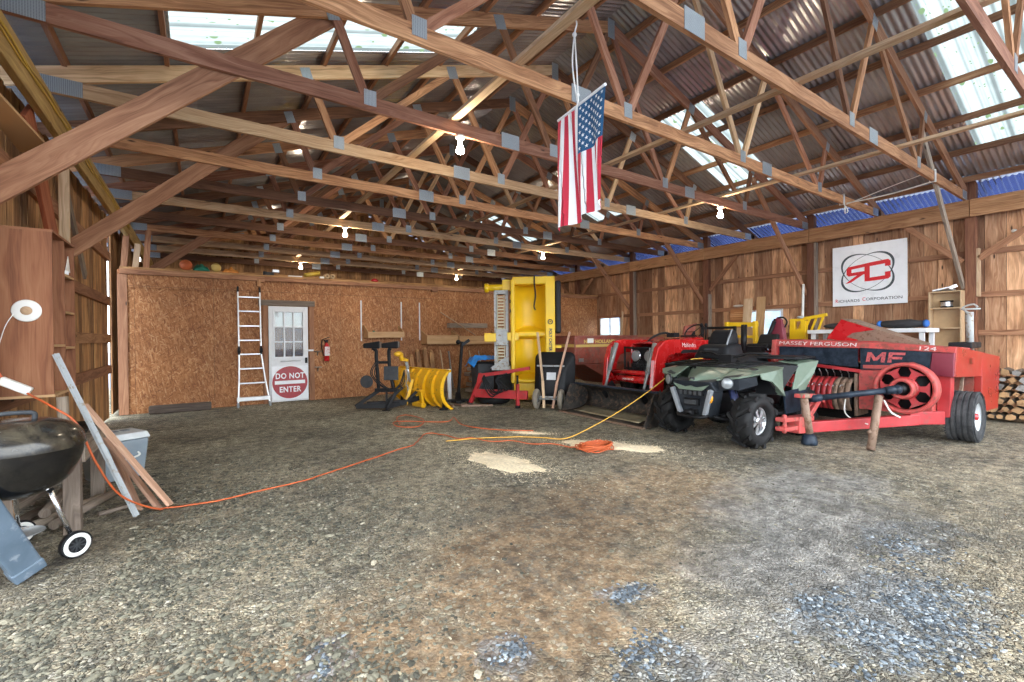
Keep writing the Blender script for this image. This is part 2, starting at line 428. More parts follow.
    # straw flecks
    st = k.voro(k.mapping(flat, (30, 11, 1), (0, 0, .6)), 1.0)
    sf = k.math('MULTIPLY', k.math('LESS_THAN', st.outputs['Distance'], .16), k.math('GREATER_THAN', k.sep(st.outputs['Color'])[0], .90))
    c = k.mix(sf, c, (.62, .54, .38))
    h = k.math('ADD', k.math('MULTIPLY', k.ramp(v1e.outputs['Distance'], [(0, 0.0), (.25, 1.0)]), k.math('SUBTRACT', 1.0, k.math('MULTIPLY', soil, .85))),
               k.math('ADD', k.math('MULTIPLY', n3, .5), k.math('MULTIPLY', r1[1], .8)))
    k.bump(h, .9, .014)
    k.set(c, .92)
make_gravel()

def make_stone():
    k = NT('loose_stone'); a = k.n('ShaderNodeAttribute', attribute_name='tone'); x, y, z = k.sep(a.outputs['Vector'])
    grey = k.ramp(x, [(0, (.045, .043, .032)), (.4, (.115, .108, .078)), (.75, (.19, .176, .125)), (.96, (.28, .25, .18)), (1, (.45, .40, .30))])
    blue = k.ramp(x, [(0, (.035, .042, .050)), (.45, (.105, .125, .145)), (.85, (.22, .255, .285)), (1, (.42, .45, .47))])
    c = k.mix(y, grey, blue)
    c = k.mix(1.0, c, k.ramp(k.noise(k.coord(), 60, 3), [(.3, .75), (.7, 1.2)]), 'MULTIPLY')
    k.set(c, .85)
make_stone()

paint('faded_red', (.40, .022, .026), .42, wear=.2, wearcol=(.25, .045, .04), dust=.22, dustcol=(.42, .11, .10), var=.2, scale=4)
paint('pink_red', (.48, .060, .055), .55, wear=.45, wearcol=(.24, .06, .045), dust=.35, dustcol=(.50, .17, .13), var=.2, scale=7)
paint('deep_red', (.33, .018, .012), .3, dust=.12, dustcol=(.35, .12, .07), var=.15, scale=3)
paint('maroon', (.23, .03, .05), .35, dust=.3, dustcol=(.30, .12, .14), var=.15, scale=3)
paint('tractor_red', (.46, .012, .012), .22, var=.08, coat=.6)
paint('implement_red', (.27, .05, .03), .5, wear=.35, wearcol=(.17, .06, .04), dust=.3, var=.2)
wood('plank_red', (.16, .03, .01), (.34, .085, .03), (.46, .15, .06), .1, .6)
paint('safety_yellow', (.82, .52, .008), .42, dust=.14, dustcol=(.5, .34, .1), var=.06, scale=2)
paint('plow_yellow', (.80, .43, .006), .35, wear=.12, wearcol=(.25, .14, .03), dust=.15, dustcol=(.45, .3, .1), var=.08)
paint('black_paint', (.008, .008, .009), .5, dust=.04, dustcol=(.12, .11, .10))
paint('black_plastic', (.010, .0105, .012), .5, dust=.08, dustcol=(.10, .10, .11), scale=9)
paint('blue_black', (.010, .016, .026), .36, dust=.35, dustcol=(.10, .14, .20), scale=8)
paint('bucket_steel', (.028, .026, .025), .5, .2, wear=.45, wearcol=(.12, .075, .05), dust=.3, dustcol=(.2, .18, .15), scale=7)
paint('worn_steel', (.38, .33, .22), .42, .5, wear=.2, wearcol=(.22, .16, .08), scale=5)
paint('rubber', (.009, .009, .0095), .6, dust=.14, dustcol=(.10, .095, .09), scale=9, bump=.2)
paint('grey_rubber', (.035, .037, .04), .8, dust=.5, dustcol=(.18, .18, .18), scale=9, bump=.2)
paint('tan_rubber', (.20, .17, .13), .85, dust=.4, dustcol=(.35, .3, .24))
paint('atv_green', (.135, .185, .135), .38, dust=.25, dustcol=(.32, .34, .28), var=.06)
paint('atv_dark', (.018, .021, .026), .4, dust=.2, dustcol=(.10, .11, .12), scale=8)
paint('steel', (.50, .51, .52), .32, .85, var=.1)
paint('chrome', (.72, .72, .74), .15, .95, var=.05)
paint('aluminium', (.66, .66, .65), .36, .55, dust=.15, dustcol=(.35, .3, .25), var=.08)
paint('rusty_steel', (.26, .17, .12), .7, .2, wear=.4, wearcol=(.15, .08, .045), dust=.3, dustcol=(.35, .26, .2), scale=8)
paint('grey_steel', (.30, .31, .31), .5, .5, wear=.25, wearcol=(.2, .14, .09), scale=8)
paint('white_paint', (.78, .79, .80), .45, dust=.2, dustcol=(.55, .52, .47), var=.04)
paint('white_plastic', (.82, .81, .76), .4, var=.03)
paint('sign_white', (.88, .90, .92), .3, var=.03)
paint('sign_red', (.36, .010, .018), .35, var=.05)
paint('logo_red', (.70, .008, .02), .4, var=.03)
paint('dark_ink', (.03, .035, .04), .5, var=.05)
paint('grey_ink', (.055, .075, .085), .5, var=.05)
paint('pale_letter', (.72, .60, .58), .55, wear=.35, wearcol=(.52, .2, .18), var=.05, scale=12)
paint('gold_letter', (.60, .42, .12), .5, var=.05)
paint('red_letter', (.55, .10, .10), .6, wear=.4, wearcol=(.18, .04, .05), scale=14)
paint('cooler_grey', (.23, .28, .32), .5, dust=.3, dustcol=(.4, .4, .38))
paint('cooler_lid', (.66, .70, .70), .45, dust=.3, dustcol=(.5, .48, .42))
paint('grill_enamel', (.004, .004, .005), .12, dust=.06, dustcol=(.2, .17, .12), coat=.15)
paint('grill_lid', (.008, .008, .009), .2, dust=.5, dustcol=(.17, .14, .09), coat=.1, scale=9)
paint('slate_plastic', (.105, .15, .20), .45, wear=.2, wearcol=(.22, .26, .30), dust=.2, dustcol=(.3, .33, .36))
paint('orange_cord', (.55, .11, .03), .5, var=.1)
paint('yellow_cord', (.72, .40, .05), .5, var=.1)
paint('rope_white', (.75, .73, .68), .8, var=.08)
paint('blue_tarp', (.02, .22, .62), .4, var=.25)
paint('cloth_green', (.02, .16, .10), .9, var=.3)
paint('cloth_orange', (.75, .28, .05), .8, var=.25)
paint('ball_orange', (.50, .11, .03), .6, var=.2)
paint('cloth_black', (.03, .03, .032), .8, var=.2)
paint('cloth_blue', (.03, .14, .45), .8, var=.2)
paint('ext_red', (.50, .01, .015), .25, var=.05, coat=.5)
paint('grey_plastic', (.22, .24, .26), .55, dust=.3)
paint('dark_grey', (.035, .038, .042), .55, dust=.25, dustcol=(.18, .18, .18))
paint('amber', (.75, .30, .01), .3)
paint('blue_part', (.04, .05, .13), .45)
paint('bulb_white', (.82, .83, .80), .25, var=.02)
paint('particle_board', (.52, .36, .20), .6, var=.1)
paint('melamine', (.55, .38, .22), .5, var=.06)
paint('cord_yellow_wire', (.62, .42, .06), .5)
paint('sawdust', (.82, .69, .48), .95, var=.15, scale=40, bump=.5)
paint('flag_white', (.80, .79, .77), .85, var=.04)
paint('flag_red', (.50, .025, .05), .85, var=.06)
paint('flag_blue', (.015, .085, .19), .85, var=.08)
paint('wheel_grey', (.55, .58, .60), .45, .2, dust=.2)
paint('salt_grey', (.40, .41, .40), .6, .0, wear=.3, wearcol=(.25, .17, .1), scale=9)
paint('log_end', (.46, .27, .13), .8, wear=.35, wearcol=(.24, .12, .055), var=.3, scale=9)
paint('bark', (.12, .085, .06), .9, wear=.3, wearcol=(.22, .17, .13), var=.3, scale=14, bump=.6)
paint('backdrop_out', (.34, .40, .47), .9, var=.4, scale=.8)
paint('concrete_out', (.20, .23, .30), .9, var=.2, scale=.5)
for n_ in ('black_paint', 'black_plastic', 'rubber', 'bucket_steel', 'dark_grey', 'atv_dark', 'blue_black', 'grey_rubber'): [x for x in MATS[n_].node_tree.nodes if x.type == 'BSDF_PRINCIPLED'][0].inputs['Specular IOR Level'].default_value = .22
def make_glass():
    k = NT('pane_glass'); k.t.nodes.remove(k.b)
    g = k.n('ShaderNodeBsdfGlossy'); g.inputs['Roughness'].default_value = .03; t = k.n('ShaderNodeBsdfTransparent'); t.inputs[0].default_value = (.92, .95, .96, 1)
    m = k.n('ShaderNodeMixShader'); m.inputs[0].default_value = .025; k.l(t.outputs[0], m.inputs[1]); k.l(g.outputs[0], m.inputs[2]); k.l(m.outputs[0], k.out.inputs[0])
    k = NT('lens_glass'); k.set((.22, .235, .24), .3, .1); k.b.inputs['Coat Weight'].default_value = 1.0
make_glass()
def make_bulb():
    k = NT('lit_bulb'); k.set((.9, .88, .82), .3); k.b.inputs['Emission Color'].default_value = (1, .84, .62, 1); k.b.inputs['Emission Strength'].default_value = BULB
BULB = 130.0
make_bulb()
# ------------------------------------------------------------------ the barn itself
XC, XR, XL, YB, YF = 4.78, 10.90, -1.34, 16.3, -1.6
SL = .328
def chord_low(x): return 3.577 + SL * (6.10 - abs(x - XC))
def roof_z(x): return chord_low(x) + .245
POST_Y = [2.0 + 2.438 * k for k in range(-1, 6)]
TR_Y = {k: .839 + 1.22 * k for k in range(0, 13)}

# floor: gently uneven packed gravel
def floor_fn(u, v):
    x = -2.6 + 14.6 * u; y = YF - 2 + (YB + 3 - YF) * v
    return V((x, y, .018 * noise.noise(V((x * .7, y * .7, 0))) + .008 * noise.noise(V((x * 3, y * 3, 4))) - .012))
mb = MB(); mb.grid(floor_fn, 150, 200); struct(mb.build('floor', 'gravel_ground'))
mb = MB(); mb.grid(lambda u, v: V((-60 + 130 * u, -60 + 140 * v, -.12)), 4, 4); struct(mb.build('ground_outside', 'concrete_out'))

mb = MB(); mb.grid(lambda u, v: V((24 + 3 * noise.noise(V((v * 9, 1, 1))), -25 + 70 * v, -.1 + u * (5.5 + 2.5 * noise.noise(V((v * 6, 3, 1)))))), 8, 60); struct(mb.build('backdrop_outside', 'backdrop_out'))  # added backdrop that keeps the windows from washing out white
# siding of single boards, one mesh per wall
def siding(name, x, y0, y1, z0, z1, mat, holes=(), inward=1, w=(.17, .29), th=.022):
    mb = MB(); y = y0
    while y < y1:
        bw = random.uniform(*w); ye = min(y + bw, y1)
        for h_ in holes:
            for e_ in h_[:2]:
                if y + .01 < e_ < ye: ye = e_
        jx = random.uniform(-.006, .006)
        segs = [(z0, z1 + random.uniform(-.03, .03))]
        for (hy0, hy1, hz0, hz1) in holes:
            if y < hy1 - .005 and ye > hy0 + .005:
                if y < hy0 < ye or y < hy1 < ye:
                    pass
                segs = [s for a, b in segs for s in ((a, hz0), (hz1, b)) if s[1] - s[0] > .05]
        for a, b in segs:
            mb.bb(x + jx - th/2, x + jx + th/2, y, ye - .006, a, b)
        y = ye
    return struct(mb.build(name, mat))
W1 = (9.90, 10.80, 1.37, 1.99); W2 = (5.08, 5.98, 1.32, 1.94)
wall_right = siding('wall_right', 10.90, YF, YB, 0, 3.52, 'siding_wood', (W1, W2))
wall_left = siding('wall_left', -1.33, 3.6, 10.40, .03, 3.5, 'siding_brown', w=(.13, .22))  # near end cut short: added opening lets daylight reach the machines
wl2 = siding('wall_left_far', -1.33, 10.86, YB, .03, 3.5, 'siding_brown', w=(.13, .22))
mb = MB(); x = -1.35
while x < 10.95:
    w = random.uniform(.2, .3); mb.bb(x, x + w + .01, YB, YB + .025, 0, 3.79 + SL * (6.1 - abs(x + w/2 - XC))); x += w
for z in (.9, 1.7, 2.5, 3.3, 4.1): mb.bb(-1.3, 10.9, YB - .045, YB - .005, z, z + .14)
struct(mb.build('wall_back', 'siding_brown'))
# added dark sheets that stop daylight coming through the board gaps
mb = MB()
for a, b, c, d in ((YF, 5.08, 0, 3.5), (5.08, 5.98, 0, 1.32), (5.08, 5.98, 1.94, 3.5), (5.98, 9.90, 0, 3.5), (9.90, 10.80, 0, 1.37), (9.90, 10.80, 1.99, 3.5), (10.80, YB, 0, 3.5)): mb.bb(10.918, 10.924, a, b, c, d)
mb.build('gap_light_stop', 'dark_ink', wall_right)
mb = MB(); mb.bb(-1.354, -1.348, 3.6, 10.40, .05, 3.5); mb.build('gap_light_stop', 'dark_ink', wall_left)
mb = MB(); mb.bb(-1.354, -1.348, 10.86, YB, .05, 3.5); mb.build('gap_light_stop', 'dark_ink', wl2)
# girts nailed between the posts and the boards
for z in (.55, 1.30, 1.96, 2.65):
    if z in (1.30,):
        spans = ((YF, 5.02), (6.04, 9.84), (10.86, YB))
    else: spans = ((YF, YB),)
    for a, b in spans:
        mb = MB(); zz = z - (.02 if z == 1.96 else 0)
        mb.bb(10.842, 10.886, a, b, zz, zz + .09); mb.build('girt', 'brace_wood', wall_right)
for z, m in ((.80, 'brace_wood'), (1.32, 'header_wood'), (1.96, 'brace_wood'), (2.72, 'brace_wood')):
    mb = MB(); mb.bb(-1.314, -1.27, 3.6, 10.38, z, z + .14); mb.build('girt', m, wall_left)
# headers: the long beams that carry the trusses
mb = MB()
for a, b in zip([YF] + POST_Y[1:], POST_Y[1:] + [YB]): mb.bb(10.64, 10.695, a + .003, b - .003, 3.285, 3.572)
struct(mb.build('trim_1', 'header_wood', bevel=.006), 'long wooden header beam along the top of the wall with windows', 'beam')
mb = MB(); mb.bb(-1.14, -1.08, 1.2, YB, 3.285, 3.572)
hl = struct(mb.build('trim_2', 'yellow_wood', bevel=.006), 'long yellowish header beam with wires along the top of the left wall', 'beam')
mb = MB()
for dz, ph in ((0, 0), (.025, 1.3), (-.03, 2.1)):
    mb.tube([(-1.072, y, 3.47 + dz + .022 * math.sin(y * 2.1 + ph) + .01 * math.sin(y * 7 + ph)) for y in [1.3 + .15 * i for i in range(66)]], .006, 6)
mb.build('wire', 'cord_yellow_wire', hl)

# posts
ordw = ['first', 'second', 'third', 'fourth', 'fifth', 'sixth', 'seventh', 'eighth', 'ninth', 'tenth', 'eleventh', 'twelfth']
pl = {1: 'dark square timber post beside the small bookshelf', 2: 'dark square timber post between the white pipe and the company sign',
      3: 'dark square timber post behind the red tractor', 4: 'dark square timber post beside the small window at the chipboard partition',
      5: 'dark square timber post rising above the chipboard partition at the right wall'}
for k, y in enumerate(POST_Y):
    if k in (1, 2, 3, 4, 5):
        mb = MB(); mb.bb(10.70, 10.84, y - .07, y + .07, 0, 3.93); o = mb.build('timber_post', 'post_wood', bevel=.008)
        tag(o, pl[k], 'post', 'posts along the right wall')
    if k in (1, 2, 3, 4):
        # short light block spiked to each post's side
        mb = MB(); mb.bb(10.70, 10.80, y - .11, y - .072, .9 if k != 1 else 1.95, 2.4 if k == 3 else 2.75 if k == 1 else 3.28); lab(mb.build('post_cleat', 'pale_wood' if k == 1 else 'gray_wood', o), 'pale board nailed on the side of the post')
for k, y in enumerate(POST_Y):
    if 4 < y < 6 or 11 < y < 12:
        mb = MB(); mb.bb(-1.28, -1.14, y - .07, y + .07, 0, 3.9); o = mb.build('timber_post', 'siding_brown', bevel=.008)
        tag(o, {4.438: 'brown timber post hidden beside the plywood cabinet on the left wall', 6.876: 'brown timber post in the middle of the left wall', 9.314: 'brown timber post near the far end of the left wall', 11.752: 'brown timber post behind the partition on the left wall'}[round(y, 3)], 'post', 'posts along the left wall')

# knee braces from the posts up to the trusses
def brace(p0, p1, w, h, label, group, mat='brace_wood'):
    mb = MB(); mb.beam(p0, p1, w, h, up=(0, 0, 1)); tag(mb.build('knee_brace', mat, bevel=.004), label, 'brace', group)
gl = 'big sloping braces from the left wall'
brace((-1.31, 4.56, 2.244), (1.10, 4.56, 4.46), .04, .19, 'wide red-brown plank brace slanting across the upper left, nearest of the left wall braces', gl)
brace((-1.31, 7.00, 2.265), (1.05, 7.00, 4.45), .04, .17, 'second wide plank brace from the near end of the left wall', gl)
brace((-1.31, 11.86, 2.36), (.98, 11.86, 4.30), .04, .16, 'sloping plank brace beyond the partition, rising behind the orange ball', gl)
gr = 'sloping braces from the right wall posts'
brace((10.72, 2.092, 2.12), (8.55, 2.092, 4.22), .04, .11, 'sloping wooden brace rising from the post beside the small bookshelf', gr, 'gray_wood')
brace((10.72, 4.53, 2.22), (8.60, 4.53, 4.25), .04, .11, 'sloping wooden brace rising from the post beside the company sign', gr)
brace((10.72, 6.96, 2.20), (8.50, 6.96, 4.25), .04, .12, 'sloping wooden brace rising from the post behind the red tractor', gr)
brace((10.72, 9.398, 2.20), (8.50, 9.398, 4.25), .04, .12, 'sloping wooden brace rising from the post next to the partition window', gr)
gw = 'short braces between the wall posts and the header beam'
for p0, p1, l in (((10.72, 1.90, 2.58), (10.72, .95, 3.3), 'short wall brace rising from the bookshelf post towards the open end'),
                  ((10.72, 2.105, 2.55), (10.72, 2.85, 3.30), 'short wall brace between bookshelf post and header, beside the company sign'),
                  ((10.72, 6.755, 2.49), (10.72, 6.05, 3.29), 'short wall brace above the leaning boards, from the post behind the tractor'),
                  ((10.72, 11.63, 2.6), (10.72, 10.95, 3.29), 'short wall brace above the chipboard partition end'),
                  ((10.72, 11.835, 2.57), (10.72, 12.6, 3.29), 'short wall brace beyond the chipboard partition end')):
    mb = MB(); mb.beam(p0, p1, .04, .09, up=(0, 0, 1)); tag(mb.build('knee_brace', 'brace_wood', bevel=.003), l, 'brace', gw)

# roof sheets with gaps for the light panels
SKY = {1: [(.85, 1.76, 5.2, 9.77), (4.42, 5.32, 6.8, 9.2), (8.0, 8.9, 7.2, 8.9), (11.6, 12.5, 7.2, 8.9)],
       -1: [(4.62, 5.53, -.20, 2.9)]}
PITCH = .0762
def sheet(name, side):
    mb = MB(); n = int((YB + .3 - YF + .6) / PITCH * 6)
    xe = XC + side * 6.75; xs = [XC, XC + side * .42]
    cuts = sorted({XC, xe, XC + side * 5.98} | {c for q in SKY[side] for c in q[2:]}, reverse=side < 0)
    ys = [YF - .6 + i * PITCH / 6 for i in range(n + 1)]
    lifts = [.010 * math.cos(2 * PI * y / PITCH) for y in ys]
    for a, b in zip(cuts, cuts[1:]):
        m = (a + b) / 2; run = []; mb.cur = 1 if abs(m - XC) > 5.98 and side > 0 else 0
        def flush(run):
            if len(run) < 2: return
            vs = []; fs = []
            for i in run: vs += [(a, ys[i], roof_z(a) + lifts[i]), (b, ys[i], roof_z(b) + lifts[i])]
            fs = [(2*i, 2*i+1, 2*i+3, 2*i+2) for i in range(len(run) - 1)]
            mb.add(vs, fs, None, True)
        for i in range(n + 1):
            hole = any(q[0] < ys[i] < q[1] and q[2] <= m <= q[3] for q in SKY[side])
            if hole:
                flush(run); run = []
            else: run.append(i)
        flush(run)
    struct(mb.build(name, ['roof_metal', 'eave_metal_skylit']))
    for q, lb in zip(SKY[side], ([ 'pale translucent roof panel with leaf litter at the upper right', 'pale translucent roof panel at the middle of the right roof slope', 'narrow bright roof panel seen far back on the right slope', 'bright roof panel behind the partition on the right slope'] if side > 0 else ['white translucent roof panel at the top of the left roof slope'])):
        mb = MB(); yy = [q[0] - .03 + i * PITCH / 6 for i in range(int((q[1] - q[0] + .06) / PITCH * 6) + 1)]
        vs = []
        for y in yy:
            l = .010 * math.cos(2 * PI * y / PITCH)
            for x in (q[2] - .03, q[3] + .03): vs.append((x, y, roof_z(x) + l + .004))
        mb.add(vs, [(2*i, 2*i+1, 2*i+3, 2*i+2) for i in range(len(yy) - 1)], None, True)
        struct(mb.build('ceiling_skylight', 'skylight_sheet'), lb, 'skylight')
sheet('ceiling_left', -1); sheet('ceiling_right', 1)
mb = MB(); mb.add([(XC - .25, YF - .6, roof_z(XC) - .05), (XC, YF - .6, roof_z(XC) + .035), (XC + .25, YF - .6, roof_z(XC) - .05), (XC - .25, YB + .3, roof_z(XC) - .05), (XC, YB + .3, roof_z(XC) + .035), (XC + .25, YB + .3, roof_z(XC) - .05)], [(0, 1, 4, 3), (1, 2, 5, 4)])
struct(mb.build('ceiling_ridge_cap', 'roof_metal', solid=.003))

# purlins
for side, nm, what in ((1, 'right', 'slope with the leaf-covered panel'), (-1, 'left', 'slope above the ladder and door')):
    for i in range(8):
        d = 5.74 - .77 * i if side > 0 else 5.77 - .745 * i
        x = XC + side * d; z = chord_low(x) + .148
        mb = MB(); mb.bb(x - .019, x + .019, YF - .5, YB + .2, z - .002, z + .087, axis=1)
        o = mb.build('roof_purlin', 'purlin_wood' if side > 0 else 'brace_wood')
        tag(o, '%s long roof purlin up from the eave on the %s' % (ordw[i], what), 'purlin', 'purlins under the %s roof slope' % nm)

# trusses
NODES_B = [1.40, 3.72, 5.94, 8.21]           # feet of the webs on the bottom chord
TOPS = [1.05, 2.93, 6.63, 8.51]
tl = {0: 'nearest wooden roof truss, cutting across the upper right corner', 1: 'wooden roof truss in front of the flag, with a white rope looped on its chord',
      2: 'wooden roof truss directly behind the flag, with a white rope knotted on it', 3: 'wooden roof truss second behind the flag, carrying two white lamps',
      4: 'third wooden roof truss behind the flag', 5: 'fourth wooden roof truss behind the flag', 6: 'fifth wooden roof truss behind the flag', 7: 'wooden roof truss carrying the second row of lamps from the flag',
      8: 'wooden roof truss just in front of the chipboard partition', 9: 'first wooden roof truss beyond the chipboard partition', 10: 'second wooden roof truss beyond the chipboard partition',
      11: 'third wooden roof truss beyond the chipboard partition', 12: 'last wooden roof truss beyond the partition, at the far gable'}
for k, y in TR_Y.items():
    t = thing('roof_truss', tl[k], 'truss', (XC, y, 3.577), 'roof trusses')
    tone = {0: 'truss_red', 1: 'truss_wood', 2: 'truss_wood', 3: 'truss_red', 4: 'truss_pale', 5: 'truss_wood', 6: 'truss_dark', 7: 'truss_pale', 8: 'truss_dark', 9: 'truss_wood', 10: 'truss_pale', 11: 'truss_pale', 12: 'truss_dark'}[k]
    mb = MB(); mb.bb(-1.30, 10.86, y - .019, y + .019, 3.577, 3.717, axis=0); mb.build('bottom_chord', tone, t)
    for s in (-1, 1):
        a = V((XC + s * 6.62, y, chord_low(XC + s * 6.62) + .078)); b = V((XC, y, chord_low(XC) + .078))
        mb = MB(); mb.beam(a, b, .038, .150); mb.build('top_chord', 'truss_pale' if k == 4 and s < 0 else ('truss_wood', 'truss_red', 'truss_dark')[(k + (s > 0)) % 3] if k > 2 else 'brace_wood', t)
    webs = [(TOPS[0], NODES_B[0]), (TOPS[1], NODES_B[0]), (TOPS[1], NODES_B[1]), (XC, NODES_B[1]), (XC, NODES_B[2]), (TOPS[2], NODES_B[2]), (TOPS[2], NODES_B[3]), (TOPS[3], NODES_B[3])]
    for xt, xb in webs:
        pb = V((xb + (.045 if xt > xb else -.045), y, 3.715)); pt = V((xt + (.04 if xb > xt else -.04) if xt != XC else xt + (-.03 if xb < XC else .03), y, chord_low(xt) + .02))
        mb = MB(); mb.beam(pb, pt, .036, .085); mb.build('web', random.choice(('truss_wood', 'truss_wood', 'truss_red', 'truss_red', 'truss_pale')), t)
    def plate(x, z, w, h, sl=0.0, q=0):
        mb = MB(); R = Matrix.Rotation(-math.atan(sl), 3, 'Y'); mb.box((x, y - .0215, z), (w, .004, h), R=R); mb.build('gusset_plate', 'gusset_steel', t)
    for s in (-1, 1):
        plate(XC + s * 5.80, 3.65, .30 if s < 0 else .26, .14)
        plate(3.06 if s < 0 else 6.56, 3.66, .25, .17)
        plate(TOPS[1] if s < 0 else TOPS[2], chord_low(TOPS[1]) + .05, .14, .16, -s * SL)
        plate(TOPS[0] if s < 0 else TOPS[3], chord_low(TOPS[0]) + .05, .11, .15, -s * SL)
    for xb in NODES_B: plate(xb, 3.70, .12, .15)
    plate(XC, 5.63, .13, .26)

# bracing laid lengthwise on the bottom chords
for x, l in ((2.32, 'long pale brace laid lengthwise on the trusses, above the left row of lamps'), (4.72, 'long pale brace laid lengthwise along the middle of the trusses'), (7.44, 'long pale brace laid lengthwise on the trusses, above the right row of lamps')):
    mb = MB(); mb.bb(x - .045, x + .045, -.9 if x > 3 else 1.1, YB - .1, 3.719, 3.757, axis=1)
    tag(mb.build('truss_brace', 'pale_wood', bevel=.003), l, 'brace', 'long braces over the trusses')

# lamps under the trusses
def lamp():
    t = thing('ceiling_lamp', 'x', 'lamp', (0, 0, 0), 'lamps under the trusses')
    mb = MB(); mb.lathe((0, 0, 0), (0, 0, -1), [(0, .001), (0, .052), (.022, .052), (.035, .036), (.055, .026), (.075, .024), (.08, .001)], 20); mb.build('lamp_holder', 'bulb_white', t)
    mb = MB(); mb.lathe((0, 0, -.07), (0, 0, -1), [(0, .018), (.03, .022), (.06, .036), (.085, .047), (.105, .046), (.118, .034), (.124, .001)], 20); mb.build('bulb', 'lit_bulb', t)
    return t
lp = lamp(); first = True
for (x, y), l in {(2.40, 4.50): 'white lamp under a roof truss just left of the flag', (7.46, 4.50): 'white lamp under a roof truss to the right of the flag', (2.40, 9.38): 'white lamp under the trusses above the door side, far row',
               (7.40, 9.38): 'white lamp under the trusses above the yellow hopper', (2.40, 14.26): 'white lamp beyond the partition above the ladder side', (7.40, 14.26): 'white lamp beyond the partition on the hopper side'}.items():
    o = lp if first else copy_tree(lp); first = False
    o.location = (x, y, 3.574); o['label'] = l

# chipboard partition with its doorway
mb = MB(); Y0, Y1 = 10.87, 10.895
for a in ((-1.24, 1.18, 0, 2.66), (1.97, 10.82, 0, 2.66), (1.18, 1.97, 2.07, 2.66)): mb.bb(a[0], a[1], Y0, Y1, a[2], a[3])
part = struct(mb.build('wall_partition', 'osb'))
mb = MB()
x = -1.2
while x < 10.8:
    if not 1.1 < x < 2.0: mb.bb(x, x + .038, Y1 + .001, Y1 + .09, 0, 2.66)
    x += .61
mb.build('stud', 'truss_wood', part)
mb = MB(); mb.bb(-1.2, .98, 10.80, 10.868, 2.575, 2.665); mb.bb(.98, 1.12, 10.80, 10.868, 2.55, 2.66); mb.bb(1.12, 4.9, 10.80, 10.868, 2.585, 2.665); mb.bb(4.9, 5.06, 10.79, 10.868, 2.54, 2.67); mb.bb(5.06, 10.80, 10.80, 10.868, 2.59, 2.665)
lab(mb.build('top_plate', 'brace_wood', part, bevel=.004), 'brown boards capping the chipboard')
mb = MB(); mb.bb(-1.2, 10.8, 10.80, 11.0, 2.667, 2.705); mb.build('cap_board', 'siding_brown', part)
mb = MB(); mb.bb(-1.24, -1.10, 10.845, 10.868, 0, 2.57); mb.build('edge_board', 'brace_wood', part)
mb = MB(); mb.bb(-1.09, .95, 10.846, 10.868, 2.33, 2.57); lab(mb.build('chipboard_strip', 'osb', part), 'narrow chipboard strip along the top')
# door trim
mb = MB(); mb.bb(1.08, 1.17, 10.83, 10.868, 0, 2.07); mb.bb(1.98, 2.08, 10.83, 10.868, 0, 2.07)
o = struct(mb.build('trim_3', 'brace_wood', bevel=.004), 'brown boards framing the white door', 'door frame')
mb = MB(); mb.bb(1.0, 2.1, 10.825, 10.868, 2.07, 2.19); mb.build('head_board', 'gray_wood', o, bevel=.004)
mb = MB(); mb.bb(.98, 1.05, 10.78, 10.868, 2.46, 2.60); mb.build('block', 'header_wood', o)
# white door, nine lights
dr = bpy.data.objects.new('door_1', None); C.objects.link(dr); dr.location = (1.57, 10.84, 0)
struct(dr, 'white half-glazed door with nine panes in the chipboard partition', 'door')
dx0, dx1 = 1.185, 1.955
mb = MB(); yb0, yb1 = 10.842, 10.885
gx0, gx1, gz0, gz1 = 1.30, 1.85, .98, 1.94
mb.bb(dx0, dx1, yb0, yb1, .02, gz0 - .05); mb.bb(dx0, gx0 - .04, yb0, yb1, gz0 - .05, 2.06); mb.bb(gx1 + .04, dx1, yb0, yb1, gz0 - .05, 2.06); mb.bb(gx0 - .04, gx1 + .04, yb0, yb1, gz1 + .04, 2.06)
lab(mb.build('leaf', 'white_paint', dr, bevel=.004), 'white door leaf')
mb = MB()
for xx in (gx0 - .04, gx1): mb.bb(xx, xx + .04, yb0 - .012, yb1, gz0 - .05, gz1 + .04)
for zz in (gz0 - .05, gz1): mb.bb(gx0, gx1, yb0 - .012, yb1, zz, zz + (.05 if zz < 1 else .04))
for i in (1, 2):
    xx = gx0 + (gx1 - gx0) * i / 3; mb.bb(xx - .016, xx + .016, yb0 - .008, yb1, gz0, gz1)
    zz = gz0 + (gz1 - gz0) * i / 3; mb.bb(gx0, gx1, yb0 - .007, yb1 - .001, zz - .016, zz + .016)
mb.build('glazing_bars', 'white_paint', dr, bevel=.003)
mb = MB(); mb.bb(gx0, gx1, 10.866, 10.870, gz0, gz1); lab(mb.build('pane', 'pane_glass', dr), 'nine clear panes')
mb = MB(); mb.bb(gx0, gx1, 10.905, 10.91, gz1 - .33, gz1); lab(mb.build('blind', 'white_plastic', dr), 'short white blind behind the top panes')
mb = MB(); mb.bb(1.885, 1.935, 10.820, 10.842, .83, .95); mb.cyl((1.91, 10.842, .90), (1.91, 10.79, .90), .022); lab(mb.build('lock', 'black_paint', dr, bevel=.003), 'black lock')
mb = MB(); mb.bb(1.86, 2.06, 10.808, 10.842, 1.085, 1.125); lab(mb.build('latch', 'white_paint', dr, bevel=.004), 'white slide latch')
mb = MB(); mb.cyl((1.40, 10.825, .885), (1.80, 10.825, .885), .009, n=8); mb.build('rail', 'steel', dr)

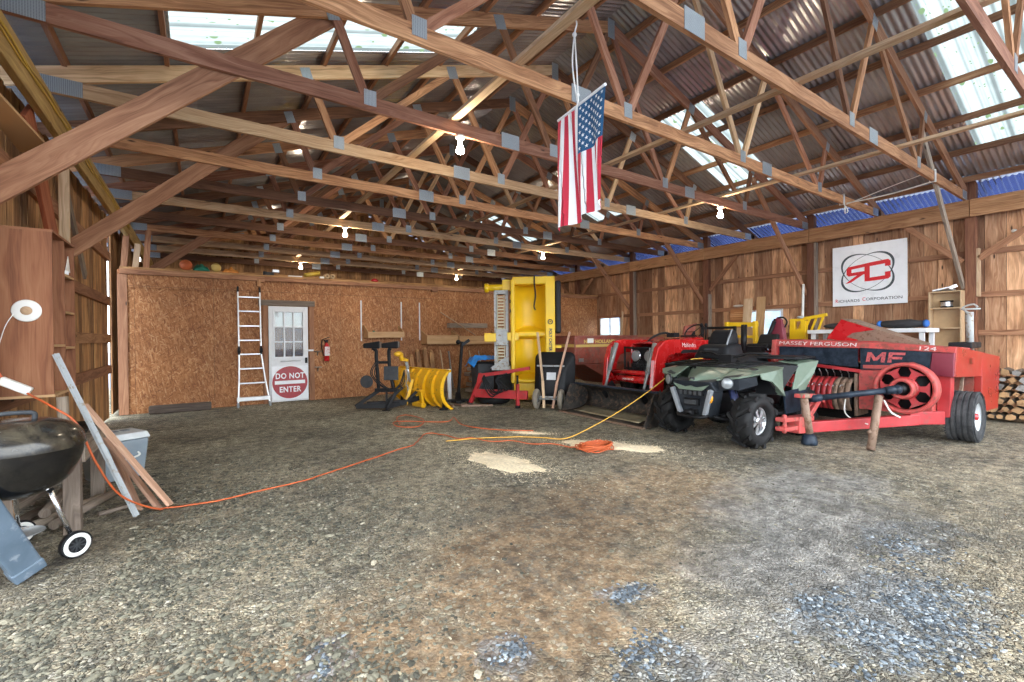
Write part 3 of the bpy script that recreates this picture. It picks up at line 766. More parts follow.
# windows
for i, w in enumerate((W1, W2)):
    wr = bpy.data.objects.new('window_%d' % (i + 1), None); C.objects.link(wr); wr.location = (10.9, w[0], w[2])
    struct(wr, ['small bright two-pane window beside the chipboard partition', 'small bright window behind the leaning boards'][i], 'window')
    mb = MB(); f = .045; x0, x1 = 10.87, 10.935
    mb.bb(x0, x1, w[0], w[0] + f, w[2], w[3]); mb.bb(x0, x1, w[1] - f, w[1], w[2], w[3]); mb.bb(x0, x1, w[0] + f, w[1] - f, w[2], w[2] + f); mb.bb(x0, x1, w[0] + f, w[1] - f, w[3] - f, w[3])
    m = (w[0] + w[1]) / 2; mb.bb(x0, x1 - .02, m - .025, m + .025, w[2] + f, w[3] - f)
    mb.build('window_frame', 'white_paint', wr, bevel=.004)
    mb = MB(); mb.bb(10.905, 10.909, w[0] + f, w[1] - f, w[2] + f, w[3] - f); mb.build('pane', 'pane_glass', wr)
# ------------------------------------------------------------------ along the left wall
# plywood cabinet hung on the wall
t = thing('plywood_cabinet', 'tall open-sided plywood cabinet hung on the left wall beside the kettle grill', 'cabinet', (-1.08, 5.06, .95))
mb = MB(); mb.bb(-1.262, -.90, 4.70, 4.718, .95, 2.15, axis=2); lab(mb.build('end_panel', 'plywood_red', t), 'red-brown plywood end panel')
mb = MB(); mb.bb(-1.262, -1.245, 4.72, 5.42, .955, 2.145, axis=2); mb.build('back_panel', 'plywood_red', t)
mb = MB(); mb.bb(-1.262, -.90, 5.402, 5.42, .95, 2.15, axis=2); mb.build('end_panel', 'plywood_red', t)
mb = MB(); mb.bb(-1.262, -.895, 4.70, 5.425, 2.15, 2.168); mb.build('top_panel', 'plywood_red', t)
mb = MB(); mb.bb(-1.262, -.895, 4.70, 5.425, .932, .95); mb.build('bottom_panel', 'box_wood', t)
mb = MB(); mb.bb(-1.245, -.90, 5.06, 5.075, .951, 2.149, axis=2); mb.build('divider', 'plywood_red', t)
for y0, y1, z in ((4.718, 5.06, 1.30), (5.075, 5.40, 1.28), (5.075, 5.40, 1.57), (5.075, 5.40, 1.87)):
    mb = MB(); mb.bb(-1.245, -.90, y0, y1, z, z + .018); mb.build('shelf', 'box_wood', t)
t = thing('paper_stack', 'crumpled white papers lying in the plywood cabinet', 'paper', (-1.0, 5.24, 1.888))
mb = MB(); mb.box((-.98, 5.22, 1.905), (.15, .22, .03), R=Matrix.Rotation(.2, 3, 'Z')); mb.prism([(-.92, 5.2, 1.925), (-.92, 5.36, 1.93), (-.92, 5.3, 2.06)], (.004, 0, 0)); mb.build('sheets', 'white_plastic', t)
t = thing('cord_disc', 'round white disc with a pale yellow hub fixed on the plywood cabinet end', 'disc', (-1.035, 4.692, 1.565))
mb = MB(); mb.lathe((-1.035, 4.699, 1.565), (0, -1, 0), [(0, .001), (0, .078), (.008, .08), (.012, .074), (.010, .034), (.010, .001)], 40); lab(mb.build('rim', 'white_plastic', t), 'white rim')
mb = MB(); mb.lathe((-1.035, 4.688, 1.565), (0, -1, 0), [(0, .031), (.006, .031), (.007, .006), (.004, .001)], 28); lab(mb.build('hub', 'pale_wood', t), 'pale yellow hub')
mb = MB(); mb.tube(smoothpts([(-1.10, 4.688, 1.54), (-1.14, 4.68, 1.45), (-1.18, 4.68, 1.28), (-1.22, 4.69, 1.12)]), .003, 6); mb.build('string', 'rope_white', t)
# red-brown plank and plywood sheet high on the wall
mb = MB(); mb.beam((-1.17, 5.38, 3.26), (-1.17, 6.25, 2.22), .035, .28, up=(0, 1, .6)); tag(mb.build('wall_plank', 'plank_red', bevel=.004), 'wide red-brown plank slanting on the left wall above the plywood cabinet', 'plank')
mb = MB(); mb.bb(-1.20, -1.12, 6.55, 6.60, 1.5, 3.26, axis=2); tag(mb.build('wall_batten', 'pale_wood', bevel=.003), 'pale upright board beside the red-brown plank on the left wall', 'board')
mb = MB(); mb.prism([(-1.13, 4.05, 2.85), (-1.13, 5.02, 2.80), (-.92, 5.02, 2.80), (-1.0, 4.05, 2.85)], (0, 0, .02)); tag(mb.build('plywood_sheet', 'box_wood'), 'pale plywood sheet laid high against the left wall, cut by the picture edge', 'plywood')
mb = MB(); mb.beam((-1.24, 6.9, 3.24), (-1.24, 8.1, 2.2), .03, .12, up=(0, 1, .6)); tag(mb.build('wall_plank', 'gray_wood'), 'thin grey diagonal board on the left wall beyond the red-brown plank', 'plank')

# kettle grill
gx, gy, gz = -.875, 3.75, .735
t = thing('kettle_grill', 'black kettle charcoal grill with a dusty lid at the left edge', 'grill', (gx, gy, 0))
R = .285
mb = MB(); mb.lathe((gx, gy, gz), (0, 0, -1), [(0, R)] + [(.285 * math.sin(a), R * math.cos(a)**.85) for a in [PI/2 * i / 14 for i in range(1, 14)]] + [(.285, .001)], 48); bowl = mb.build('bowl', 'grill_enamel', t)
mb = MB(); mb.torus((gx, gy, gz), (0, 0, 1), R, .006, 48, 8); mb.build('rim', 'steel', bowl)
mb = MB(); mb.lathe((gx, gy, gz + .004), (0, 0, 1), [(-.012, R + .008), (.01, R + .008)] + [(.01 + .150 * math.sin(a), (R + .006) * math.cos(a)**.72) for a in [PI/2 * i / 14 for i in range(1, 14)]] + [(.160, .001)], 48); lid = mb.build('lid', 'grill_lid', t)
mb = MB(); mb.tube(smoothpts([(gx - .075, gy - .02, gz + .145), (gx - .078, gy - .02, gz + .187), (gx - .05, gy - .02, gz + .199), (gx + .05, gy - .02, gz + .199), (gx + .078, gy - .02, gz + .187), (gx + .075, gy - .02, gz + .145)], 5), .013, 10); lab(mb.build('handle', 'dark_grey', lid), 'dark grey lid handle')
mb = MB(); mb.lathe((gx - .02, gy - .235, gz + .095), (-.05, -.62, .6), [(0, .001), (0, .035), (.008, .035), (.012, .012), (.02, .01), (.02, .001)], 20); mb.build('vent', 'steel', lid)
def gleg(p0, p1):
    mb = MB(); mb.cyl(p0, p1, .0135, n=12); return lab(mb.build('leg', 'chrome', t), 'shiny tubular leg')
L1 = gleg((gx + .11, gy + .05, .49), (-.665, 3.875, .10))
mb = MB(); mb.cyl((gx + .095, gy + .042, .50), (gx + .125, gy + .06, .445), .017, n=12); mb.build('leg_socket', 'black_plastic', L1)
gleg((gx - .05, gy + .14, .50), (-1.0, 4.29, .10)); gleg((gx - .12, gy - .08, .47), (-1.06, 3.60, .0))
ax = V((.6, -.8, 0)).normalized()
for c in ((-.655, 3.86, .082), (-1.0, 4.31, .082)):
    c = V(c)
    mb = MB(); mb.lathe(c - ax * .02, ax, [(0, .001), (0, .07), (.004, .08), (.036, .08), (.04, .074), (.038, .066), (.034, .03), (.038, .001)], 36); w = lab(mb.build('wheel', 'black_plastic', t), 'black plastic wheel with white ring')
    mb = MB(); mb.lathe(c + ax * .0195, ax, [(0, .046), (.0035, .048), (.0035, .068), (0, .07)], 36); mb.build('white_wall', 'white_plastic', w)
    mb = MB()
    for k in range(9):
        _, a, u = frame(ax); q = 2 * PI * k / 9; d = a * math.cos(q) + u * math.sin(q); mb.beam(c + ax * .018 + d * .012, c + ax * .018 + d * .044, .007, .008, up=ax)
    mb.lathe(c + ax * .015, ax, [(0, .013), (.012, .013), (.012, .001)], 16); mb.build('spokes', 'dark_grey', w)
mb = MB(); mb.lathe((gx, gy, .245), (0, 0, -1), [(0, .11), (.004, .112), (.03, .04), (.03, .001)], 36); mb.build('ash_pan', 'grey_steel', t)
# slate plastic chute
mb = MB(); p0 = V((-.835, 3.715, .035)); p1 = V((-.965, 3.50, .52)); mb.beam(p0, p1, .135, .09, up=(.4, -.8, .1)); 
t = thing('plastic_chute', 'blue-grey plastic channel leaning at the bottom left corner beside the grill wheel', 'channel', (-.84, 3.71, 0))
mb.build('channel', 'slate_plastic', t, bevel=.012)
mb = MB(); mb.beam(p0 - (p1-p0).normalized() * .02, p0 + (p1-p0).normalized() * .05, .143, .098, up=(.4, -.8, .1)); mb.build('end_cap', 'slate_plastic', t, bevel=.01)

# work bench behind the grill
t = thing('work_bench', 'low rough wooden bench behind the kettle grill', 'bench', (-1.0, 4.9, 0))
for x, y in ((-.76, 4.42), (-.76, 5.37), (-1.08, 4.42), (-1.2, 5.37)):
    mb = MB(); mb.bb(x - .045, x + .045, y - .045, y + .045, -.01, .575, axis=2); mb.build('leg', 'gray_wood', t, bevel=.004)
mb = MB(); mb.bb(-1.13, -.70, 4.34, 4.62, .577, .61); mb.bb(-1.262, -.70, 4.63, 4.95, .577, .61); mb.bb(-1.262, -.70, 4.96, 5.46, .577, .61); mb.build('bench_top', 'gray_wood', t, bevel=.004)
mb = MB(); mb.bb(-.735, -.70, 4.46, 5.33, .47, .575); mb.build('apron', 'gray_wood', t)
t = thing('plastic_tub_lid', 'flat black plastic tray lying on the low bench behind the grill', 'tray', (-.95, 4.85, .612))
mb = MB(); mb.lathe((0, 0, 0), (0, 0, 1), [(0, .001), (0, .25), (.045, .29), (.05, .29), (.04, .27), (.012, .24), (.012, .001)], 32); mb.M = None
mb.v = [(x * .80 - .96, y * 1.5 + 4.85, z + .613) for x, y, z in mb.v]; mb.build('tray', 'black_plastic', t)
t = thing('rubber_pad', 'crumpled dark rubber sheet on the bench beyond the black tray', 'sheet', (-.95, 5.35, .612))
mb = MB(); mb.grid(lambda u, v: V((-1.2 + .42 * u, 5.29 + .15 * v, .65 + .035 * noise.noise(V((u * 4, v * 3, 2))) + .03 * math.sin(u * 5))), 16, 8); mb.build('sheet', 'black_plastic', t, solid=.01)
mb = MB(); mb.cyl((-.84, 4.66, .614), (-.855, 4.685, .93), .035, n=12); tag(mb.build('post_stub', 'gray_wood'), 'short round grey post standing on the bench under the cabinet', 'post')
for i, (a, b, r, l) in enumerate((((-1.13, 4.52, .05), (-.88, 5.25, .06), .045, 'thickest grey pole lying under the bench'), ((-1.02, 4.50, .04), (-.70, 5.05, .05), .036, 'grey pole under the bench with its end nearest the grill leg'), ((-.93, 4.55, .12), (-.93, 5.28, .13), .034, 'grey pole lying across the others under the bench'),
                     ((-.88, 4.52, .035), (-.60, 5.28, .035), .034, 'outermost grey pole poking out from under the bench'), ((-1.16, 4.55, .13), (-1.05, 5.25, .14), .04, 'grey pole against the wall under the bench'))):
    mb = MB(); mb.cyl(a, b, r, r * .85, n=10); tag(mb.build('wooden_pole', 'gray_wood'), l, 'pole', 'poles under the bench')
mb = MB(); mb.cyl((-.66, 4.66, .018), (-.34, 4.86, .018), .017, n=8); tag(mb.build('wooden_stick', 'gray_wood'), 'thin grey stick on the gravel behind the foot of the metal bar', 'stick')
# cooler
M = rotz((-.71, 5.90, 0), .46)
t = thing('cool_box', 'grey-blue plastic cool box with a pale lid beside the bench', 'cooler', (-.71, 5.90, 0))
mb = MB(M); c = []
mb.hexa([(-.18, -.155, .0), (.18, -.155, .0), (.18, .155, .0), (-.18, .155, .0), (-.215, -.185, .38), (.215, -.185, .38), (.215, .185, .38), (-.215, .185, .38)], .4, .4, .4); mb.build('body', 'cooler_grey', t, bevel=.02, seg=3)
mb = MB(M); mb.hexa([(-.225, -.195, .382), (.225, -.195, .382), (.225, .195, .382), (-.225, .195, .382), (-.205, -.175, .445), (.205, -.175, .445), (.205, .175, .445), (-.205, .175, .445)], .4, .4, .4); ld = lab(mb.build('lid', 'cooler_lid', t, bevel=.014, seg=3), 'pale grey lid')
mb = MB(M)
for x in (-.09, .0, .09): mb.bb(x - .03, x + .03, -.02, .06, .446, .452)
mb.build('cup_recess', 'cooler_grey', ld, bevel=.004)
mb = MB(M); mb.tube(smoothpts([(-.12, -.175, .25), (-.12, -.20, .22), (0, -.205, .20), (.12, -.20, .22), (.12, -.175, .25)], 4), .009, 8); lab(mb.build('handle', 'white_plastic', t), 'pale carrying handle')
# leaning lumber and metal bar
for p0, p1, l in (((-.215, 4.57, .02), (-.775, 4.92, .84), 'longest of the pinkish boards leaning by the cool box'), ((-.29, 4.555, .02), (-.685, 5.20, .50), 'shorter pinkish board leaning behind the longest one'), ((-.42, 4.63, .02), (-.692, 5.40, .47), 'shorter pinkish board lying closest to the metal bar')):
    mb = MB(); mb.beam(p0, p1, .075, .022, up=(.8, -.2, .6)); tag(mb.build('lumber_board', 'lumber_pink', bevel=.003), l, 'board', 'boards leaning by the cool box')
t = thing('metal_bar', 'grey metal bar leaning against the plywood cabinet corner', 'bar', (-.42, 4.47, 0))
mb = MB(); a = V((-.42, 4.47, .005)); b = V((-.885, 4.655, 1.25)); mb.beam(a, b, .042, .006, up=(1, .2, .3)); mb.beam(a + V((0, .02, 0)), b + V((0, .02, 0)), .006, .04, up=(1, .2, .3)); mb.build('angle_bar', 'grey_steel', t)
# orange lead and its white plug block
t = thing('extension_cord', 'orange extension cord hanging from the left wall and snaking over the gravel to a coil', 'cord', (-.2, 4.5, 0))
path = smoothpts([(-1.125, 4.45, 1.16), (-1.09, 4.44, 1.09), (-.98, 4.43, .99), (-.82, 4.25, .90), (-.70, 4.22, .78), (-.61, 4.24, .50), (-.50, 4.36, .22), (-.32, 4.47, .05), (-.19, 4.53, .012), (.10, 4.50, .01), (.42, 4.57, .012), (.80, 4.66, .012), (1.16, 4.85, .012), (1.55, 5.06, .012),
                  (1.96, 5.30, .012), (2.2, 5.42, .012), (2.42, 5.75, .012), (2.62, 5.95, .012), (2.75, 5.70, .012), (2.80, 5.40, .012), (2.98, 5.30, .012), (3.05, 5.0, .012), (3.3, 4.85, .012), (3.40, 4.55, .012), (3.6, 4.42, .012), (3.66, 4.15, .012)], 8)
path = [p + V((.02 * noise.noise(V((i * .3, 0, 0))), .02 * noise.noise(V((i * .3, 5, 0))), 0)) if p.z < .03 else p for i, p in enumerate(path)]
coil = []
for i in range(420):
    a = i * .21; k = noise.noise(V((i * .012, 3, 0)))
    coil.append(V((3.87 + (.20 + .09 * k) * math.cos(a) + .08 * noise.noise(V((i * .02, 7, 0))), 3.93 + (.13 + .06 * k) * math.sin(a) + .06 * noise.noise(V((i * .02, 9, 1))), .014 + .05 * (i / 420) + .012 * math.sin(i * .9))))
mb = MB(); mb.tube(path + coil, .007, 7); mb.build('cord', 'orange_cord', t)
t2 = thing('plug_block', 'white plastic outlet block on the orange cord below the plywood cabinet', 'outlet', (-1.03, 4.46, 1.02))
mb = MB(); mb.box((-1.04, 4.45, 1.042), (.17, .05, .055), R=Matrix.Rotation(.55, 3, 'Y')); mb.build('block', 'white_plastic', t2, bevel=.008)
mb = MB(); mb.tube(smoothpts([(2.54, 6.84, .012), (2.72, 7.45, .012), (2.95, 7.6, .012), (3.0, 7.0, .012), (2.7, 6.5, .012), (2.45, 6.7, .012), (2.6, 7.1, .012), (3.2, 6.6, .012), (3.5, 6.9, .012), (3.3, 6.2, .012), (3.5, 5.6, .012), (3.9, 5.2, .012)], 9), .008, 6)
t = thing('orange_rope', 'loose faded orange cord on the gravel in front of the black plow frame', 'cord', (3.0, 6.8, 0)); mb.build('rope', 'orange_cord', t)
t = thing('yellow_rope', 'yellow cord running from the gravel up across the loader bucket to the quad bike rack', 'cord', (4.2, 4.4, 0))
mb = MB(); mb.tube(smoothpts([(2.6, 5.35, .012), (3.0, 5.25, .012), (3.4, 5.05, .012), (3.55, 4.95, .012), (3.75, 4.72, .012), (3.92, 4.52, .02), (4.3, 4.45, .13), (4.75, 4.33, .33), (5.2, 4.22, .57), (5.6, 4.12, .82), (5.85, 4.02, .985), (5.95, 3.95, 1.008), (6.0, 3.9, 1.01)], 9), .007, 6); mb.build('rope', 'yellow_cord', t)

# ------------------------------------------------------------------ against the chipboard partition
# articulated ladder
t = thing('folding_ladder', 'articulated aluminium ladder leaning on the chipboard left of the white door', 'ladder', (.85, 10.55, 0))
def P(sd, z):
    w = (.195 if z > 1.05 else .195 + .09 * ((1.05 - z) / 1.05)**1.3); y = 10.50 + .25 * z / 2.36
    return V((.825 + sd * w + (.055 if z < 1.05 else .0) * (1.05 - z) / 1.05, y, z))
for sd in (-1, 1):
    mb = MB()
    for a, b in ((2.34, 1.21), (1.06, .55), (.55, .04)): mb.beam(P(sd, a), P(sd, b), .028, .065, up=(0, 1, 0))
    lab(mb.build('side_rail', 'aluminium', t, bevel=.006), 'bright aluminium side rail')
    mb = MB(); mb.lathe(P(sd, 1.135) + V((-.026 * sd, 0, 0)), (sd, 0, 0), [(0, .001), (0, .055), (.052, .055), (.052, .001)], 20); mb.beam(P(sd, 1.22), P(sd, 1.05), .036, .07, up=(0, 1, 0)); lab(mb.build('hinge', 'black_plastic', t, bevel=.004), 'dark locking hinge')
    mb = MB(); mb.beam(P(sd, 2.43), P(sd, 2.32), .036, .072, up=(0, 1, 0)); lab(mb.build('end_cap', 'black_plastic', t, bevel=.006), 'dark end cap')
    mb = MB(); mb.beam(P(sd, .10), P(sd, .0), .045, .08, up=(0, 1, 0)); mb.build('foot', 'grey_plastic', t, bevel=.006)
for z in (2.22, 1.93, 1.63, 1.34, 1.06, .77, .48):
    mb = MB(); mb.beam(P(-1, z), P(1, z), .035, .03, up=(0, 0, 1)); mb.build('rung', 'aluminium', t, bevel=.004)
mb = MB(); mb.beam(P(-1, .17) + V((-.03, -.03, 0)), P(1, .17) + V((.03, -.03, 0)), .05, .08); mb.build('stabilizer_bar', 'aluminium', t, bevel=.006)

# DO NOT ENTER sign on the door
t = thing('no_entry_sign', 'square white sign with a red disc reading DO NOT ENTER propped on the white door', 'sign', (1.58, 10.80, 0))
mb = MB(); mb.bb(1.225, 1.935, 10.806, 10.812, .06, .78); mb.build('plate', 'sign_white', t, bevel=.012)
mb = MB(); mb.lathe((1.58, 10.806, .43), (0, -1, 0), [(0, .001), (0, .345), (.002, .345), (.002, .001)], 64, smooth=False); mb.build('disc', 'sign_red', t)
mb = MB(); mb.bb(1.285, 1.875, 10.801, 10.804, .395, .47); mb.build('bar', 'sign_white', t)
for s, z in (('DO NOT', .565), ('ENTER', .275)):
    text_mesh('lettering', s, .165, 'sign_white', basis((1.58, 10.803, z), (1, 0, 0), (0, 0, 1)), t, .001, sx=.80, bold=.004, spacing=1.1)

# extinguisher on its bracket
t = thing('fire_extinguisher', 'red fire extinguisher hanging right of the white door', 'extinguisher', (2.33, 10.80, .86))
mb = MB(); mb.lathe((2.33, 10.795, .86), (0, 0, 1), [(0, .001), (0, .05), (.01, .056), (.33, .056), (.37, .045), (.40, .02), (.42, .02), (.42, .001)], 24); mb.build('cylinder', 'ext_red', t)
mb = MB(); mb.bb(2.30, 2.36, 10.77, 10.82, 1.27, 1.33); mb.beam((2.27, 10.795, 1.35), (2.40, 10.795, 1.40), .022, .014); mb.beam((2.28, 10.795, 1.32), (2.40, 10.795, 1.34), .022, .012); lab(mb.build('valve', 'black_paint', t, bevel=.003), 'black valve and lever')
mb = MB(); mb.tube(smoothpts([(2.30, 10.79, 1.30), (2.24, 10.78, 1.34), (2.215, 10.78, 1.22), (2.24, 10.78, 1.08), (2.26, 10.78, .98)]), .011, 8); lab(mb.build('hose', 'black_plastic', t), 'black hose')
mb = MB(); mb.bb(2.276, 2.384, 10.738, 10.742, .98, 1.18); lab(mb.build('label_patch', 'pale_letter', t), 'pale label')
for z, l in ((1.07, 'upper small dark wooden ledge beside the fire extinguisher'), (.72, 'lower small dark wooden ledge beside the fire extinguisher')):
    mb = MB(); mb.bb(2.08, 2.22, 10.76, 10.868, z, z + .02); mb.prism([(2.14, 10.868, z), (2.14, 10.79, z), (2.14, 10.868, z - .09)], (.02, 0, 0)); tag(mb.build('wall_ledge', 'gray_wood'), l, 'ledge', 'ledges by the extinguisher')

mb = MB(); mb.bb(-.80, .16, 10.60, 10.74, 0, .15); tag(mb.build('timber_block', 'bark_wood', bevel=.02), 'old dark squared timber lying at the foot of the chipboard left of the ladder', 'timber')

# things left on the partition's cap (z = 2.705)
Z = 2.706
mb = MB(); mb.sphere((-.22, 10.88, Z + .105), .105, 20, 12); tag(mb.build('play_ball', 'ball_orange'), 'dull orange ball on top of the chipboard partition', 'ball')
def heap(name, label, cat, x0, x1, h, mat, sd):
    mb = MB(); mb.grid(lambda u, v: V((x0 + (x1 - x0) * u + .02 * noise.noise(V((v * 3, u * 3, sd))), 10.82 + .16 * v, Z + .004 + h * max(0, math.sin(PI * min(1, max(0, u)))**.6 * math.sin(PI * v)**.6) * (.65 + .5 * noise.noise(V((u * 5, v * 4, sd)))))), 22, 12)
    tag(mb.build(name, mat, solid=.006), label, cat)
heap('green_cloth', 'dark green crumpled cloth on the partition next to the orange ball', 'cloth', -.11, .16, .19, 'cloth_green', 3)
heap('orange_netting', 'bright orange netting draped on the partition beside the green cloth', 'netting', .37, .66, .13, 'cloth_orange', 8)
mb = MB(); mb.sphere((.27, 10.88, Z + .09), (.09, .08, .09), 18, 12); tag(mb.build('gourd', 'gold_letter'), 'brownish yellow ball between green cloth and orange netting', 'ball')
t = thing('power_tool', 'small grey power tool on the partition above the ladder', 'tool', (1.25, 10.88, Z))
mb = MB(); mb.bb(1.14, 1.30, 10.84, 10.93, Z, Z + .07); mb.cyl((1.10, 10.885, Z + .045), (1.16, 10.885, Z + .045), .04, n=14); mb.build('motor', 'dark_grey', t, bevel=.008)
mb = MB(); mb.bb(1.27, 1.40, 10.83, 10.94, Z + .071, Z + .13); mb.build('guard', 'steel', t, bevel=.005)
mb = MB(); mb.bb(1.58, 1.85, 10.83, 10.95, Z, Z + .025); tag(mb.build('paper_pad', 'white_plastic'), 'white paper pad on the partition above the door', 'paper')
mb = MB(); mb.cyl((1.90, 10.83, Z + .05), (2.22, 10.93, Z + .125), .045, .05, n=16); tag(mb.build('yellow_tube', 'cord_yellow_wire'), 'yellow-green tube lying tilted on the partition right of the door', 'tube')
for i, (x, l) in enumerate(((2.36, 'left pale round roll end on the partition'), (2.48, 'right pale round roll end on the partition'))):
    mb = MB(); mb.lathe((x, 10.80, Z + .056), (0, 1, 0), [(0, .02), (0, .055), (.2, .055), (.2, .001)], 18); tag(mb.build('cardboard_roll', 'particle_board'), l, 'roll', 'rolls on the partition')
mb = MB(); mb.bb(2.22, 2.31, 10.84, 10.96, Z, Z + .05); tag(mb.build('white_box', 'white_plastic', bevel=.004), 'small white box on the partition between yellow tube and rolls', 'box')
mb = MB(); mb.sphere((3.46, 10.88, Z + .035), (.09, .05, .045), 14, 8); tag(mb.build('red_glove', 'ext_red'), 'small red bundle on the partition above the shelf bins', 'glove')
for x, h, l in ((-1.15, .62, 'tall scrap board standing on the left end of the partition'), (-.985, .45, 'short pale scrap board standing on the left end of the partition'), (-.83, .72, 'brown scrap board standing near the left end of the partition')):
    mb = MB(); mb.beam((x, 10.93, Z), (x + .04, 10.96, Z + h), .09, .03, up=(0, 1, 0)); tag(mb.build('scrap_board', 'pale_wood' if h < .5 else 'brace_wood'), l, 'board', 'scrap boards on the partition')

# shelf bins with standards
def bin_(x0, x1, z0, zf, zb, label):
    t = thing('shelf_bin', label, 'shelf', ((x0 + x1)/2, 10.7, z0), 'shelf bins on the chipboard')
    mb = MB(); mb.bb(x0, x1, 10.50, 10.865, z0, z0 + .02); mb.build('base_board', 'box_wood', t)
    mb = MB(); mb.bb(x0, x1, 10.50, 10.52, z0 + .02, zf); mb.build('front_board', 'box_wood', t)
    for x in (x0, x1 - .02):
        mb = MB(); mb.prism([(x, 10.52, z0 + .02), (x, 10.865, z0 + .02), (x, 10.865, zb), (x, 10.52, zf)], (.02, 0, 0)); mb.build('end_board', 'box_wood', t)
    return t
bin_(3.17, 4.04, 1.37, 1.51, 1.68, 'wooden shelf bin above the black plow lights')
bin_(4.62, 5.48, 1.20, 1.42, 1.55, 'wooden shelf bin above the leaning tools')
bin_(5.52, 6.72, 1.18, 1.40, 1.56, 'long wooden shelf bin next to the yellow hopper')
for x, l in ((3.12, 'white slotted shelf standard left of the shelf bin over the plow lights'), (4.10, 'white slotted shelf standard right of the shelf bin over the plow lights'), (4.58, 'white slotted shelf standard left of the bin over the tools')):
    mb = MB(); mb.bb(x - .013, x + .013, 10.85, 10.868, 1.30, 2.25); tag(mb.build('shelf_standard', 'white_paint'), l, 'rail', 'shelf standards on the chipboard')
mb = MB(); mb.lathe((3.36, 10.68, 1.392), (0, 0, 1), [(0, .001), (0, .05), (.10, .06), (.13, .03), (.15, .001)], 14); tag(mb.build('plastic_jug', 'cloth_green'), 'small green container in the shelf bin over the plow lights', 'jug')
mb = MB(); mb.bb(5.35, 6.5, 10.72, 10.868, 1.62, 1.74); tag(mb.build('dark_shelf', 'gray_wood'), 'dark narrow shelf above the bins left of the yellow hopper', 'shelf')
mb = MB(); mb.cyl((5.02, 10.55, 2.0), (6.05, 10.6, 1.42), .014, n=8); tag(mb.build('wooden_pole', 'pale_wood'), 'thin wooden pole slanting in front of the dark narrow shelf', 'pole')
# ------------------------------------------------------------------ middle: plow, tools, tow frame, hopper, wheelbarrow
# yellow plow blade, its ribbed back towards us
a = V((3.83, 7.72, 0)); b = V((3.57, 9.62, 0)); ydir = (b - a).normalized(); f = V((ydir.y, -ydir.x, 0)).normalized()   # f: the side it pushes to (right)
t = thing('snow_plow_blade', 'curved yellow snow plow blade with ribs standing on the gravel', 'plow blade', tuple((a + b) / 2))
prof = [(.10, .0), (.03, .05), (-.06, .14), (-.115, .26), (-.13, .38), (-.115, .50), (-.07, .61), (.0, .70), (.03, .72)]
def PT(p, s, off=0.0):
    return a + ydir * s + f * (p[0] + off) + V((0, 0, p[1]))
Lb = (b - a).length
pf = [V((p[0], p[1], 0)) for p in prof]; pf = smoothpts(pf, 3)
mb = MB(); mb.grid(lambda u, v: PT(pf[min(len(pf)-1, int(round(v * (len(pf)-1))))], u * Lb), 12, len(pf) - 1); mb.build('moldboard', 'plow_yellow', t, solid=.012)
mb = MB(); mb.beam(PT((.03, .725), 0), PT((.03, .725), Lb), .05, .05); mb.build('top_rail', 'plow_yellow', t, bevel=.008)
mb = MB(); mb.beam(PT((.09, .03), .0), PT((.09, .03), Lb), .02, .10); lab(mb.build('cutting_edge', 'rusty_steel', t), 'rusty cutting edge')
for k in range(7):
    s = .02 + (Lb - .04) * k / 6; mb = MB(); n = len(pf)
    vs = []
    for p in pf:
        for ds, off in ((-.018, -.008), (.018, -.008), (.018, -.065), (-.018, -.065)): vs.append(PT(p, s + ds, off))
    fs = [(0, 1, 2, 3), tuple(4*(n-1) + q for q in (3, 2, 1, 0))]
    for i in range(n - 1):
        for q in range(4): fs.append((4*i + q, 4*i + (q+1) % 4, 4*i+4 + (q+1) % 4, 4*i+4 + q))
    mb.add(vs, fs); mb.build('rib', 'plow_yellow', t)
for s in (.62, .80):
    mb = MB(); mb.beam(PT((-.20, .0), s), PT((-.24, .34), s), .05, .10, up=ydir); mb.build('bracket', 'plow_yellow', t, bevel=.006)
mb = MB(); mb.beam(PT((-.26, .335), .54), PT((-.26, .335), .88), .11, .03); mb.build('bracket_plate', 'plow_yellow', t, bevel=.006)
mb = MB(); mb.beam(PT((-.22, .05), .55), PT((-.22, .05), .90), .10, .07); mb.build('hinge_bar', 'plow_yellow', t, bevel=.006)
for s in (.1, 1.7):
    mb = MB(); c = PT((-.06, 0), s); mb.lathe(c, (0, 0, 1), [(0, .001), (0, .09), (.025, .08), (.04, .03), (.16, .025), (.16, .001)], 18); lab(mb.build('skid_shoe', 'black_paint', t), 'dark skid shoe')

